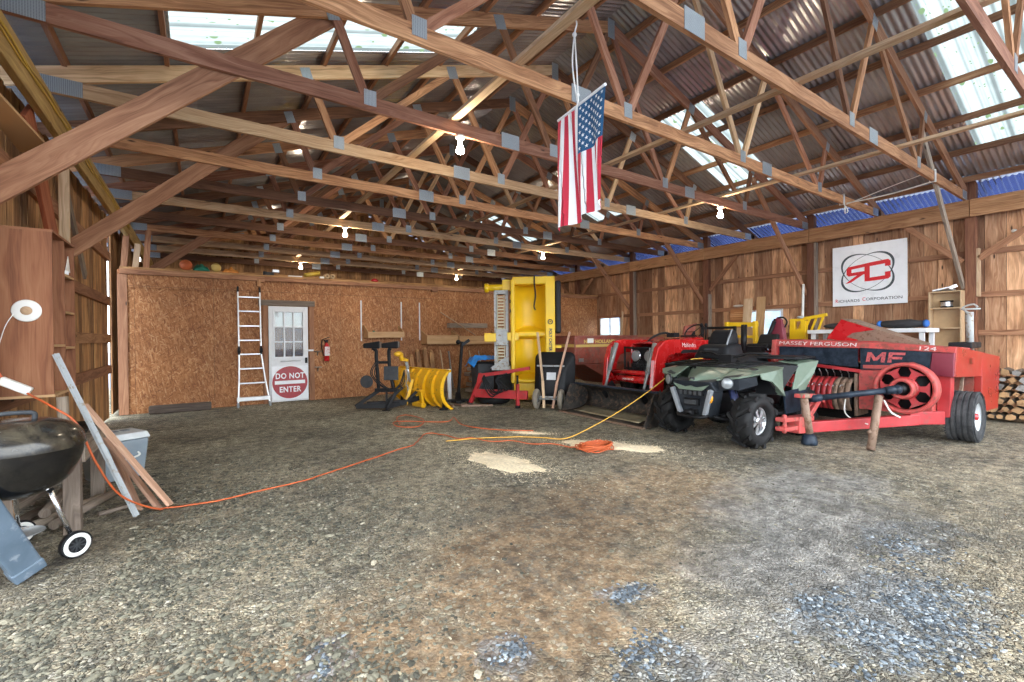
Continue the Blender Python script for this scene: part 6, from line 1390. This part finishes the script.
# red hood on top, grey crank post
mb = MB(); q = [(3.0, 1.27), (2.80, 1.57), (2.74, 1.56), (1.92, 1.21), (1.92, 1.16), (2.95, 1.20)]
mb.prism([B(7.75, y, z) for y, z in q], (.45, 0, 0)); kh = lab(mb.build('knotter_hood', 'rusty_steel', t, bevel=.006), 'rusty brown sloping hood')
mb = MB(); mb.add([B(7.74, 2.99, 1.28), B(7.74, 2.80, 1.56), B(7.74, 2.40, 1.40), B(7.74, 2.66, 1.36), B(7.74, 2.74, 1.30), B(7.74, 2.60, 1.26), B(7.74, 2.62, 1.22)], [(0, 1, 2, 3, 4, 5, 6)]); lab(mb.build('paint_patch', 'ext_red', kh, solid=.006), 'bright orange-red patch')
mb = MB(); mb.cyl((8.55, 1.6, 1.08), (8.50, 1.6, 1.62), .036, .042, n=14); mb.tube(smoothpts([(8.50, 1.6, 1.6), (8.48, 1.66, 1.68), (8.48, 1.56, 1.72), (8.50, 1.52, 1.68)], 5), .012, 8); mb.tube([(8.45, 1.68, 1.66), (8.53, 1.50, 1.66)], .012, 8); lab(mb.build('crank_post', 'salt_grey', t), 'grey upright crank post')
# ------------------------------------------------------------------ things along the right wall
def text_fit(name, txt, h, width, mat, M, parent, depth=.001, bold=0.0):
    o = text_mesh(name, txt, h, mat, Matrix.Identity(4), None, depth, 'LEFT', bold=bold)
    xs = [v.co.x for v in o.data.vertices]; a, b = min(xs), max(xs)
    for v in o.data.vertices: v.co.x = (v.co.x - a) / (b - a) * width
    off = V((0, 0, 0)); p = parent
    while p is not None: off += p.location; p = p.parent
    o.data.transform(M); o.data.transform(Matrix.Translation(-off)); o.parent = parent; return o
# company sign
SX, SY, SZ, SW, SH = 10.825, 4.07, 1.915, 1.21, 1.205
t = thing('company_sign', 'square white company sign with big red letters and grey rings on the board wall', 'sign', (SX, SY - SW/2, SZ))
mb = MB(); mb.bb(SX, SX + .014, SY - SW, SY, SZ, SZ + SH); mb.build('panel', 'sign_white', t, bevel=.003)
def sp(u, v, d=.002): return V((SX - d, SY - u * SW, SZ + v * SH))
def poly_strip(pts, w, mat, name, d=.003):
    mb = MB(); n = len(pts); vs = []
    for i, (u, v) in enumerate(pts):
        a = pts[max(i-1, 0)]; b = pts[min(i+1, n-1)]; tx, ty = b[0]-a[0], b[1]-a[1]; l = math.hypot(tx, ty) or 1; nx, ny = -ty/l, tx/l; hw = w(i/(n-1))
        vs += [sp(u + nx*hw, v + ny*hw, d), sp(u - nx*hw, v - ny*hw, d)]
    mb.add(vs, [(2*i, 2*i+1, 2*i+3, 2*i+2) for i in range(n-1)]); return mb.build(name, mat, t)
for tilt in (1, -1):
    pts = []
    for i in range(81):
        a = 2*PI*i/80; x, y = .385*math.cos(a), .255*math.sin(a); ca, sa = math.cos(.62*tilt), math.sin(.62*tilt)
        pts.append((.485 + x*ca - y*sa, .535 + x*sa + y*ca))
    poly_strip(pts, lambda s: .003 + .014 * abs(math.cos(2*PI*s))**2.5, 'grey_ink', 'ellipse_mark', .002 if tilt > 0 else .0025)
mb = MB()
for poly in ([(.205, .52), (.235, .49), (.46, .505), (.46, .555), (.275, .545), (.275, .60), (.46, .625), (.46, .675), (.235, .645), (.205, .61)],
             [(.455, .385), (.525, .385), (.525, .685), (.455, .675)],
             [(.36, .505), (.44, .505), (.265, .385), (.185, .37)],
             [(.52, .385), (.765, .40), (.795, .43), (.795, .515), (.725, .51), (.725, .455), (.52, .44)],
             [(.52, .625), (.725, .645), (.725, .60), (.795, .605), (.795, .68), (.765, .71), (.52, .685)]):
    mb.prism([sp(u, v, .0045) for u, v in poly], (.002, 0, 0))
mb.build('letters', 'logo_red', t)
bs = lambda u, v: basis(sp(u, v, .003), (0, -1, 0), (0, 0, 1))
text_fit('lettering', 'R', .10, .045, 'logo_red', bs(.045, .085), t); text_fit('lettering', 'ICHARDS', .076, .36, 'dark_ink', bs(.09, .08), t)
text_fit('lettering', 'C', .10, .05, 'logo_red', bs(.425, .095), t); text_fit('lettering', 'ORPORATION', .076, .565, 'dark_ink', bs(.472, .092), t)
# small bookcase
t = thing('bookcase', 'small open wooden bookcase between the company sign and the dark post', 'bookcase', (10.6, 2.27, 0))
for y in (2.075, 2.475):
    mb = MB(); mb.bb(10.48, 10.69, y - .009, y + .009, 0, 2.06, axis=2); mb.build('side', 'melamine', t)
for z in (.06, .40, .75, 1.12, 1.42, 1.76, 2.042):
    mb = MB(); mb.bb(10.48, 10.685, 2.085, 2.465, z, z + .018); mb.build('shelf', 'melamine', t)
mb = MB(); mb.bb(10.684, 10.69, 2.085, 2.465, .06, 2.04); mb.build('back', 'particle_board', t)
t = thing('wire_reel', 'dark reel with a silver band on the top shelf of the small bookcase', 'reel', (10.58, 2.27, 1.779))
mb = MB(); mb.lathe((10.58, 2.27, 1.779), (0, 0, 1), [(0, .001), (0, .085), (.02, .085), (.02, .06), (.10, .06), (.10, .085), (.12, .085), (.12, .001)], 24); mb.build('spool', 'black_plastic', t)
mb = MB(); mb.lathe((10.58, 2.27, 1.805), (0, 0, 1), [(0, .075), (.07, .075)], 24); lab(mb.build('wire', 'steel', t), 'silver wire')
t = thing('silver_bracket', 'crumpled silver bracket and white paper lying on top of the small bookcase', 'bracket', (10.58, 2.3, 2.061))
mb = MB(); mb.beam((10.52, 2.44, 2.08), (10.56, 2.16, 2.14), .05, .02); mb.beam((10.56, 2.24, 2.11), (10.60, 2.15, 2.15), .07, .05); mb.grid(lambda u, v: V((10.5 + .14 * u, 2.16 + .26 * v, 2.066 + .03 * math.sin(u * 5 + v * 4) ** 2)), 6, 6); mb.build('bracket', 'aluminium', t)
# long white table with bags
t = thing('white_table', 'long white table behind the baler, under the company sign', 'table', (9.85, 3.2, 0))
mb = MB(); mb.bb(9.55, 10.2, 2.28, 4.02, 1.36, 1.43); mb.build('table_top', 'white_paint', t, bevel=.008)
for x in (9.62, 10.13):
    for y in (2.36, 3.94):
        mb = MB(); mb.bb(x - .03, x + .03, y - .03, y + .03, 0, 1.358, axis=2); mb.build('leg', 'white_paint', t)
def pouch(name, label, cat, x, y, z, rx, ry, h, mat, ends=None):
    t = thing(name, label, cat, (x, y, z)); mb = MB()
    mb.grid(lambda u, v: V((x + rx * math.cos(2*PI*u) * math.sin(PI*min(.99, max(.01, v)))**.4, y - ry + 2 * ry * v, z + h/2 + h/2 * math.sin(2*PI*u) * math.sin(PI*min(.99, max(.01, v)))**.4 * (1 + .15 * noise.noise(V((v*6, u*2, ry)))))), 18, 18, True, True); mb.build('body', mat, t)
    for s in ((-1, 1) if ends else ()):
        mb = MB(); mb.sphere((x, y + s * ry * .90, z + h * .5), (rx * .8, ry * .13, h * .42), 14, 8); lab(mb.build('end', ends, t), 'blue end')
    return t
pouch('black_bag', 'long black bag lying on the white table nearer the yellow rack', 'bag', 9.85, 3.45, 1.432, .12, .40, .13, 'cloth_black')
pouch('duffel_bag', 'black bag with bright blue ends lying on the white table beside the bookcase', 'bag', 9.80, 2.66, 1.432, .12, .34, .15, 'cloth_black', 'cloth_blue')
# yellow rack of forks
t = thing('yellow_rack', 'yellow steel rack with slanted bars standing left of the white table', 'rack', (9.85, 4.3, 0))
for y in (4.20, 4.40):
    mb = MB(); mb.bb(9.80, 9.90, y - .05, y + .05, 0, 1.62 if y < 4.3 else 1.66, axis=2); mb.build('upright', 'safety_yellow', t, bevel=.008)
mb = MB(); mb.beam((9.85, 4.42, 1.62), (9.85, 3.80, 1.72), .06, .06); mb.build('top_rail', 'safety_yellow', t, bevel=.006)
for i in range(4):
    y = 3.86 + .12 * i; mb = MB(); mb.beam((9.85, y, 1.69 - .02 * i), (9.85, y + .10, 1.40), .03, .035); mb.build('slant_bar', 'safety_yellow', t, bevel=.004)
mb = MB(); mb.bb(9.78, 9.80, 4.16, 4.44, 1.0, 1.45); mb.build('plate', 'safety_yellow', t)
mb = MB(); mb.lathe((9.84, 4.26, 1.665), (0, 0, 1), [(0, .001), (0, .06), (.03, .07), (.05, .04), (.05, .001)], 14); lab(mb.build('cap', 'salt_grey', t), 'grey cap')
mb = MB(); mb.bb(9.95, 10.02, 4.42, 4.52, 0, 1.55, axis=2); tag(mb.build('grey_post', 'gray_wood', bevel=.004), 'grey weathered post standing behind the yellow rack', 'post')
mb = MB(); mb.cyl((10.38, 4.50, 0), (10.46, 4.47, 2.40), .024, n=12); tag(mb.build('white_pipe', 'white_plastic'), 'tall thin white pipe leaning on the wall beside the yellow rack', 'pipe')
mb = MB(); mb.cyl((10.45, 9.60, 0), (10.62, 9.58, 2.1), .03, n=12); tag(mb.build('pale_pole', 'pale_wood'), 'tall thin pale pole leaning beside the partition window', 'pole')
# boards leaning at the window
def lean(x0, x1, y0, y1, z1, th, mat, label, name='leaning_board', grp=None):
    mb = MB(); mb.hexa([(x0, y0, 0), (x0 + th, y0, 0), (x0 + th, y1, 0), (x0, y1, 0), (x1, y0, z1), (x1 + th, y0, z1), (x1 + th, y1, z1), (x1, y1, z1)], z1, th, y1 - y0); tag(mb.build(name, mat), label, 'board', grp)
lean(10.42, 10.62, 5.74, 6.16, 1.97, .02, 'osb', 'low chipboard offcut leaning on the wall left of the small window')
lean(10.28, 10.57, 5.60, 5.80, 2.20, .025, 'pale_wood', 'tall pale board leaning left of the small window', grp='boards leaning at the window')
lean(10.34, 10.60, 5.32, 5.51, 2.22, .025, 'box_wood', 'tall brown board leaning in front of the small window', grp='boards leaning at the window')
mb = MB(); mb.sphere((10.845, 6.10, 2.062), (.035, .13, .03), 12, 8); tag(mb.build('white_bundle', 'white_plastic'), 'small white bundle on the wall rail above the chipboard offcut', 'bundle')
mb = MB(); mb.sphere((10.845, 1.52, 2.98), (.02, .035, .03), 12, 8); tag(mb.build('junction_box', 'white_plastic'), 'small white fitting high on the wall at the right picture edge', 'fitting')
# yellow frame, red arm and mower behind the quad bike
t = thing('steel_stand', 'yellow steel stand with a pale panel behind the red tractor', 'frame', (9.1, 5.02, 0))
mb = MB(); mb.beam((9.06, 5.36, 1.57), (9.06, 4.70, 1.55), .07, .09)
mb.build('top_rail', 'safety_yellow', t, bevel=.01)
for y in (4.74, 5.32):
    mb = MB(); mb.beam((9.10, y, 0), (9.04, y, 1.62), .09, .07); mb.build('upright', 'safety_yellow', t, bevel=.01)
mb = MB(); mb.bb(9.10, 9.13, 4.80, 5.27, .45, 1.50); lab(mb.build('panel', 'particle_board', t), 'pale panel')
mb = MB(); mb.beam((9.04, 5.30, 1.33), (9.04, 4.76, 1.31), .05, .05); mb.build('cross_rail', 'safety_yellow', t, bevel=.006)
t = thing('riding_mower', 'small red riding mower with black seat behind the quad bike bag', 'mower', (8.0, 4.15, 0))
mb = MB(); mb.hexa([(7.45, 3.92, .45), (7.45, 4.42, .45), (8.7, 4.46, .45), (8.7, 3.88, .45), (7.55, 3.96, 1.02), (7.55, 4.38, 1.02), (8.6, 4.40, 1.10), (8.6, 3.94, 1.10)], 1, .5, .5); mb.build('body', 'tractor_red', t, bevel=.06, seg=4)
mb = MB(); mb.hexa([(8.0, 4.0, 1.10), (8.0, 4.36, 1.10), (8.4, 4.36, 1.10), (8.4, 4.0, 1.10), (8.02, 3.98, 1.19), (8.02, 4.38, 1.19), (8.42, 4.38, 1.19), (8.42, 3.98, 1.19)], .4, .4, .1); mb.hexa([(8.34, 4.0, 1.18), (8.34, 4.36, 1.18), (8.46, 4.36, 1.18), (8.46, 4.0, 1.18), (8.44, 4.02, 1.36), (8.44, 4.34, 1.36), (8.52, 4.34, 1.36), (8.52, 4.02, 1.36)], .3, .3, .1); mb.build('seat', 'black_plastic', t, bevel=.03, seg=3)
mb = MB(); mb.cyl((7.72, 4.25, 1.03), (7.80, 4.28, 1.52), .045, .05, n=14); lab(mb.build('exhaust', 'black_paint', t), 'black upright exhaust')
mb = MB(); mb.beam((7.9, 3.72, 1.13), (7.9, 4.42, 1.13), .04, .03); mb.bb(7.8, 7.95, 4.0, 4.34, 1.03, 1.15); mb.build('control_bar', 'black_plastic', t, bevel=.01)
mb = MB(); mb.cyl((7.9, 3.85, .26), (7.9, 4.50, .26), .03); mb.cyl((8.5, 3.85, .3), (8.5, 4.50, .3), .03); mb.bb(7.6, 8.6, 3.98, 4.36, .24, .46); mb.build('chassis', 'black_paint', t)
for x, y, r, f in ((7.8, 3.86, .24, -1), (7.8, 4.48, .24, 1), (8.55, 3.86, .29, -1), (8.55, 4.48, .29, 1)):
    mb = MB(); mb.lathe((x, y - .07 * f, r), (0, f, 0), [(0, .001), (0, r*.85), (.02, r), (.14, r), (.16, r*.85), (.16, r*.5), (.14, r*.45), (.14, .001)], 28); mb.build('wheel', 'rubber', t)
t = thing('implement_arm', 'dark red angular implement arm with a black strut in front of the small window', 'implement', (8.95, 4.2, 0))
mb = MB(); mb.prism([(8.86, 4.52, .55), (8.86, 4.08, .55), (8.86, 4.10, 1.0), (8.86, 4.16, 1.62), (8.86, 4.24, 1.68), (8.86, 4.30, 1.60), (8.86, 4.44, 1.05)], (.07, 0, 0)); mb.prism([(8.96, 4.16, 1.5), (8.96, 4.10, 1.0), (8.96, 4.22, 1.0), (8.96, 4.24, 1.66)], (.05, 0, 0)); mb.build('arm', 'maroon', t, bevel=.008)
mb = MB(); mb.cyl((8.83, 4.50, 1.02), (8.83, 4.27, 1.60), .035, n=12); mb.cyl((8.83, 4.38, 1.3), (8.83, 4.26, 1.64), .02, n=10); lab(mb.build('strut', 'black_paint', t), 'black strut')
mb = MB(); mb.tube(smoothpts([(8.85, 4.22, 1.66), (8.85, 4.12, 1.66), (8.85, 4.06, 1.58), (8.85, 4.10, 1.48)]), .014, 8); mb.build('hose', 'black_plastic', t)
mb = MB(); mb.bb(8.80, 9.03, 4.06, 4.52, .0, .10); mb.bb(8.87, 8.95, 4.14, 4.44, .1, .56); mb.build('base', 'maroon', t, bevel=.01)
# firewood
def log(x0, x1, y, z, r, sd, mat_end, label, grp):
    rnd = random.Random(sd); n = rnd.choice((4, 5, 6, 8)); ph = rnd.random() * 6
    poly = [(y + r * rnd.uniform(.70, 1.06) * math.cos(ph + 2*PI*k/n), z + r * rnd.uniform(.66, 1.0) * math.sin(ph + 2*PI*k/n)) for k in range(n)]
    mb = MB(); P = [V((x0, a, b)) for a, b in poly] + [V((x1, a, b)) for a, b in poly]
    mb.add(P, [(i, (i+1) % n, n + (i+1) % n, n + i) for i in range(n)] + [tuple(range(n, 2*n))]); mb.cur = 1; mb.add(P[:n], [tuple(range(n))[::-1]])
    o = mb.build('firewood_log', ['bark', mat_end]); tag(o, label, 'log', grp)
paint('log_grey', (.30, .28, .26), .85, wear=.3, wearcol=(.14, .12, .10), var=.3, scale=9)
random.seed(11); row = 0; z = .075
while z < .80:
    y = .72 + (.06 if row % 2 else 0)
    while y < 1.98 - .10 * max(0, row - 4):
        r = random.uniform(.040, .078); top = z > .5
        log(9.98 + random.uniform(-.05, .05), 10.38, y + r, z + random.uniform(-.006, .006), r, row * 100 + int(y * 50), 'log_grey' if top and random.random() < .75 else 'log_end',
            'weathered grey split log in the upper rows of the firewood stack at the right wall' if top else 'pale split log in the lower rows of the firewood stack at the right wall', 'upper firewood logs' if top else 'lower firewood logs')
        y += 2 * r + .004
    z += .112; row += 1

# ------------------------------------------------------------------ flag on its cord
A = V((2.345, 2.255, 3.085)); Bp = V((2.405, 2.835, 3.075)); fl = (Bp - A); nrm = V((-fl.y, fl.x, 0)).normalized()
def flag(u, v, off=0.0):          # u: right (near us) -> left, v: top -> bottom
    p = A + fl * (u + (.035 * math.sin(v * 3.0) * (1 - u)) - .02 * v) + V((0, 0, -1)) * v * (.80 + .09 * u)
    w = (.018 + .028 * v) * math.sin(u * 15 + 1.2 * v) * (v ** .5) + .02 * v * math.sin(u * 6 + 2.0)
    return p + nrm * (w + off)
t = thing('flag', 'stars and stripes flag hanging vertically from the trusses', 'flag', (2.375, 2.55, 3.08))
mb = MB(); NU, NV = 65, 44; CAN = .43
for j in range(NV):
    for i in range(NU):
        u0, u1, v0, v1 = i/NU, (i+1)/NU, j/NV, (j+1)/NV
        st = int(i * 13 / NU); mb.cur = 2 if (u1 <= 7/13 + 1e-6 and v1 <= CAN + .012) else (1 if st % 2 == 0 else 0)
        mb.add([flag(u0, v0), flag(u1, v0), flag(u1, v1), flag(u0, v1)], [(0, 1, 2, 3)], None, True)
o = mb.build('cloth', ['flag_white', 'flag_red', 'flag_blue'], t)
bm = bmesh.new(); bm.from_mesh(o.data); bmesh.ops.remove_doubles(bm, verts=bm.verts, dist=1e-5); bm.to_mesh(o.data); bm.free()
mb = MB()
for sgn in (-1, 1):
    for r in range(9):
        for c in range(6 if r % 2 == 0 else 5):
            cu = 7/13 * (r + 1) / 10; cv = CAN * ((c + .5) / 6 + .0 if r % 2 == 0 else (c + 1) / 6)
            vs = []
            for k in range(10):
                q = PI/2 + PI * k / 5; rad = (.0165 if k % 2 == 0 else .0068)
                vs.append(flag(cu + rad * math.cos(q) / .58, cv - rad * math.sin(q) / .84, sgn * .0022))
            vs.append(flag(cu, cv, sgn * .0022)); mb.add(vs, [(k, (k+1) % 10, 10) for k in range(10)])
lab(mb.build('stars', 'flag_white', t), 'rows of small white stars')
mb = MB(); mb.tube([flag(i/20, 0) + V((0, 0, .006)) for i in range(21)], .011, 8); lab(mb.build('heading', 'flag_white', t), 'white rope heading')
t = thing('hanging_cord', 'white doubled cord hanging from the lengthwise brace down to the flag', 'cord', (2.37, 2.56, 3.1))
mb = MB(); mb.tube(smoothpts([(2.33, 2.58, 3.775), (2.385, 2.585, 3.72), (2.36, 2.58, 3.62), (2.37, 2.575, 3.4), (2.372, 2.56, 3.10)], 5), .006, 6); mb.tube(smoothpts([(2.36, 2.585, 3.62), (2.352, 2.60, 3.4), (2.368, 2.57, 3.12)], 5), .006, 6); mb.sphere((2.36, 2.583, 3.62), .018, 10, 8); mb.sphere((2.37, 2.565, 3.16), .016, 10, 8); mb.tube([(2.37, 2.565, 3.16), (2.36, 2.57, 2.98)], .006, 6); mb.build('cord', 'rope_white', t)
t = thing('tie_rope', 'white rope slung between two truss chords near the right wall', 'rope', (8.7, 2.6, 3.6))
def loop(x, y):
    return [(x, y - .03, 3.74), (x + .005, y - .03, 3.56), (x + .01, y + .03, 3.56), (x + .015, y + .03, 3.735), (x + .02, y - .03, 3.735), (x + .025, y - .032, 3.56)]
mb = MB(); mb.tube(loop(8.90, 2.06) + smoothpts([(8.92, 2.02, 3.58), (8.99, 2.5, 3.545), (9.05, 2.9, 3.55), (9.14, 3.22, 3.58)], 8), .010, 7); mb.tube(loop(9.10, 3.28) + [(9.12, 3.24, 3.52), (9.11, 3.23, 3.40)], .010, 7); mb.tube(smoothpts([(9.14, 3.24, 3.54), (9.18, 3.22, 3.46), (9.15, 3.22, 3.42)], 4), .010, 7); mb.tube(smoothpts([(9.14, 3.23, 3.56), (9.08, 2.95, 3.60), (9.02, 2.6, 3.66), (8.92, 2.09, 3.73)], 6), .007, 6); mb.build('rope', 'rope_white', t)

# ------------------------------------------------------------------ sawdust and loose stone
def mound(label, cx, cy, rx, ry, rot, h, sd, n):
    mb = MB(); ca, sa = math.cos(rot), math.sin(rot)
    def f(u, v):
        a = 2*PI*u; k = 1 + .34 * noise.noise(V((math.cos(a)*1.8, math.sin(a)*1.8, sd))) + .20 * noise.noise(V((math.cos(a)*6, math.sin(a)*6, sd + 5)))
        x, y = rx*v*k*math.cos(a), ry*v*k*math.sin(a)
        X, Y = cx + x*ca - y*sa, cy + x*sa + y*ca
        return V((X, Y, floor_z(X, Y) - .006 + (h + .006) * (1 - v**3) * (.75 + .5 * noise.noise(V((X*7, Y*7, sd))))))
    mb.grid(f, 72, 14, True, True)
    rnd = random.Random(sd)
    for _ in range(n):
        r = abs(rnd.gauss(0, .62)); a = rnd.random() * 2*PI; x, y = rx*1.25*r*math.cos(a), ry*1.35*r*math.sin(a)
        X, Y = cx + x*ca - y*sa, cy + x*sa + y*ca; s = rnd.uniform(.003, .009); q = rnd.random()*6; z = floor_z(X, Y) + .004
        mb.add([(X + s*math.cos(q), Y + s*math.sin(q), z), (X + s*math.cos(q+2.2), Y + s*math.sin(q+2.2), z + .003), (X + s*math.cos(q+4.1), Y + s*math.sin(q+4.1), z + .005), (X + s*.4*math.cos(q+5), Y + s*.4*math.sin(q+5), z + .006)], [(0, 1, 2), (0, 2, 3)])
    tag(mb.build('sawdust', 'sawdust'), label, 'sawdust', None, 'stuff')
def floor_z(x, y): return .018 * noise.noise(V((x * .7, y * .7, 0))) + .008 * noise.noise(V((x * 3, y * 3, 4))) - .012
mound('pale sawdust patch on the gravel in the middle of the floor', 2.71, 4.16, .60, .24, -1.45, .026, 3, 4200)
mound('pale sawdust patch beside the orange cord coil', 4.14, 4.0, .66, .24, -1.05, .026, 9, 4000)
mound('thin sawdust sprinkle between cord coil and wheelbarrow', 3.80, 5.20, .26, .08, -.9, .010, 14, 2200)
rnd = random.Random(5); ico = []
bm = bmesh.new(); bmesh.ops.create_icosphere(bm, subdivisions=1, radius=1); IV = [v.co.copy() for v in bm.verts]; IF = [tuple(v.index for v in f.verts) for f in bm.faces]; bm.free()
def stones(label, pts, blue):
    mb = MB(); tones = []
    for (x, y, s) in pts:
        ax = (s * rnd.uniform(.8, 1.5), s * rnd.uniform(.6, 1.0), s * rnd.uniform(.25, .5)); q = rnd.random() * PI; ca, sa = math.cos(q), math.sin(q); tl = rnd.uniform(-.3, .3)
        z = floor_z(x, y) + ax[2] * .35; j = [rnd.uniform(.72, 1.15) for _ in IV]
        vs = []
        for p, k in zip(IV, j):
            a, b, c = p.x*ax[0]*k, p.y*ax[1]*k, p.z*ax[2]*k; vs.append((x + a*ca - b*sa, y + a*sa + b*ca, z + c + a * tl * .4))
        o = len(mb.v); mb.v += vs; mb.f += [tuple(o + i for i in f) for f in IF]; mb.mi += [0]*20; mb.sm += [False]*20; mb.uv += [[(0, 0)]*3]*20
        tones += [(rnd.random()**1.15, blue, 0)] * 12
    ob = mb.build('loose_gravel', 'loose_stone'); at = ob.data.attributes.new('tone', 'FLOAT_VECTOR', 'POINT'); at.data.foreach_set('vector', [c for q in tones for c in q])
    tag(ob, label, 'gravel', None, 'stuff')
cy_, sy_ = math.cos(.5984), math.sin(.5984)
def spot():
    d = 1.75 * (1 + rnd.random()**1.2 * 2.0); u = rnd.uniform(-1.25, 1.25); return sy_*d + cy_*u*d, cy_*d - sy_*u*d, d, u
P1 = []
while len(P1) < 9500:
    x, y, d, u = spot()
    dens = noise.noise(V((x*1.3, y*1.3, 3))) * .8 + noise.noise(V((x*4, y*4, 8))) * .35
    left = max(0, min(1, (-.02 - u) * 2.2)) * (1 if d < 4.2 else .4)
    soil = math.exp(-(((x - 1.75)/1.4)**2 + ((y - 2.05)/.8)**2))
    if x < -.42 and y > 3.3: continue
    if rnd.random() < (.07 + .75 * left) * (1 - .85 * soil) * (1 if dens > -.12 else .25): P1.append((x, y, rnd.uniform(.005, .0115) * (1 + .8 * (rnd.random() < .08)) * (1 + .30 * left)))
stones('loose grey and tan gravel stones strewn over the near floor', P1, 0.0)
P2 = []
for cx, cy, rx, ry, n in ((2.72, .72, .45, .20, 1100), (2.55, 1.02, .16, .07, 200), (1.85, 1.65, .12, .05, 130), (.42, 1.98, .06, .12, 110), (1.08, 1.62, .08, .06, 110), (3.6, .95, .3, .15, 260), (1.55, 1.30, .14, .08, 130)):
    for _ in range(n):
        x, y = rnd.gauss(cx, rx * .62), rnd.gauss(cy, ry * .62)
        if noise.noise(V((x*5, y*5, 2))) > -.22: P2.append((x, y, rnd.uniform(.006, .014)))
stones('fresh blue-grey crushed stone patches at the lower right of the floor', P2, 1.0)
# ------------------------------------------------------------------ camera, daylight, exposure
cam = bpy.data.cameras.new('camera'); co = bpy.data.objects.new('camera', cam); C.objects.link(co)
cam.sensor_width = 36; cam.lens = 456.566 / 1024 * 36; cam.clip_start = .05; cam.clip_end = 300
yaw, pit, roll = .5984, -.0065, .0099
F = V((math.sin(yaw) * math.cos(pit), math.cos(yaw) * math.cos(pit), math.sin(pit)))
R0 = V((math.cos(yaw), -math.sin(yaw), 0)); U0 = R0.cross(F)
# the picture's u axis = R0 cos + U0 sin ... (roll taken from the measured tilt of the verticals)
Rx = R0 * math.cos(roll) - U0 * math.sin(roll); Ux = R0 * math.sin(roll) + U0 * math.cos(roll)
co.matrix_world = Matrix(((Rx.x, Ux.x, -F.x, 0), (Rx.y, Ux.y, -F.y, 0), (Rx.z, Ux.z, -F.z, 1.3333), (0, 0, 0, 1)))
bpy.context.scene.camera = co
w = bpy.data.worlds.new('sky'); bpy.context.scene.world = w; w.use_nodes = True
nt = w.node_tree; bg = nt.nodes['Background']; bg.inputs[0].default_value = (.86, .93, 1.0, 1); bg.inputs[1].default_value = 2.3
sc = bpy.context.scene
sc.view_settings.view_transform = 'Standard'; sc.view_settings.look = 'None'; sc.view_settings.gamma = 1; sc.view_settings.use_curve_mapping = False
sc.view_settings.exposure = 1.8
sc.cycles.use_denoising = True
sc.cycles.max_bounces = 10; sc.cycles.diffuse_bounces = 6; sc.cycles.glossy_bounces = 4; sc.cycles.transmission_bounces = 6; sc.cycles.transparent_max_bounces = 8
sc.cycles.sample_clamp_indirect = 8
sc.cycles.caustics_reflective = False; sc.cycles.caustics_refractive = False
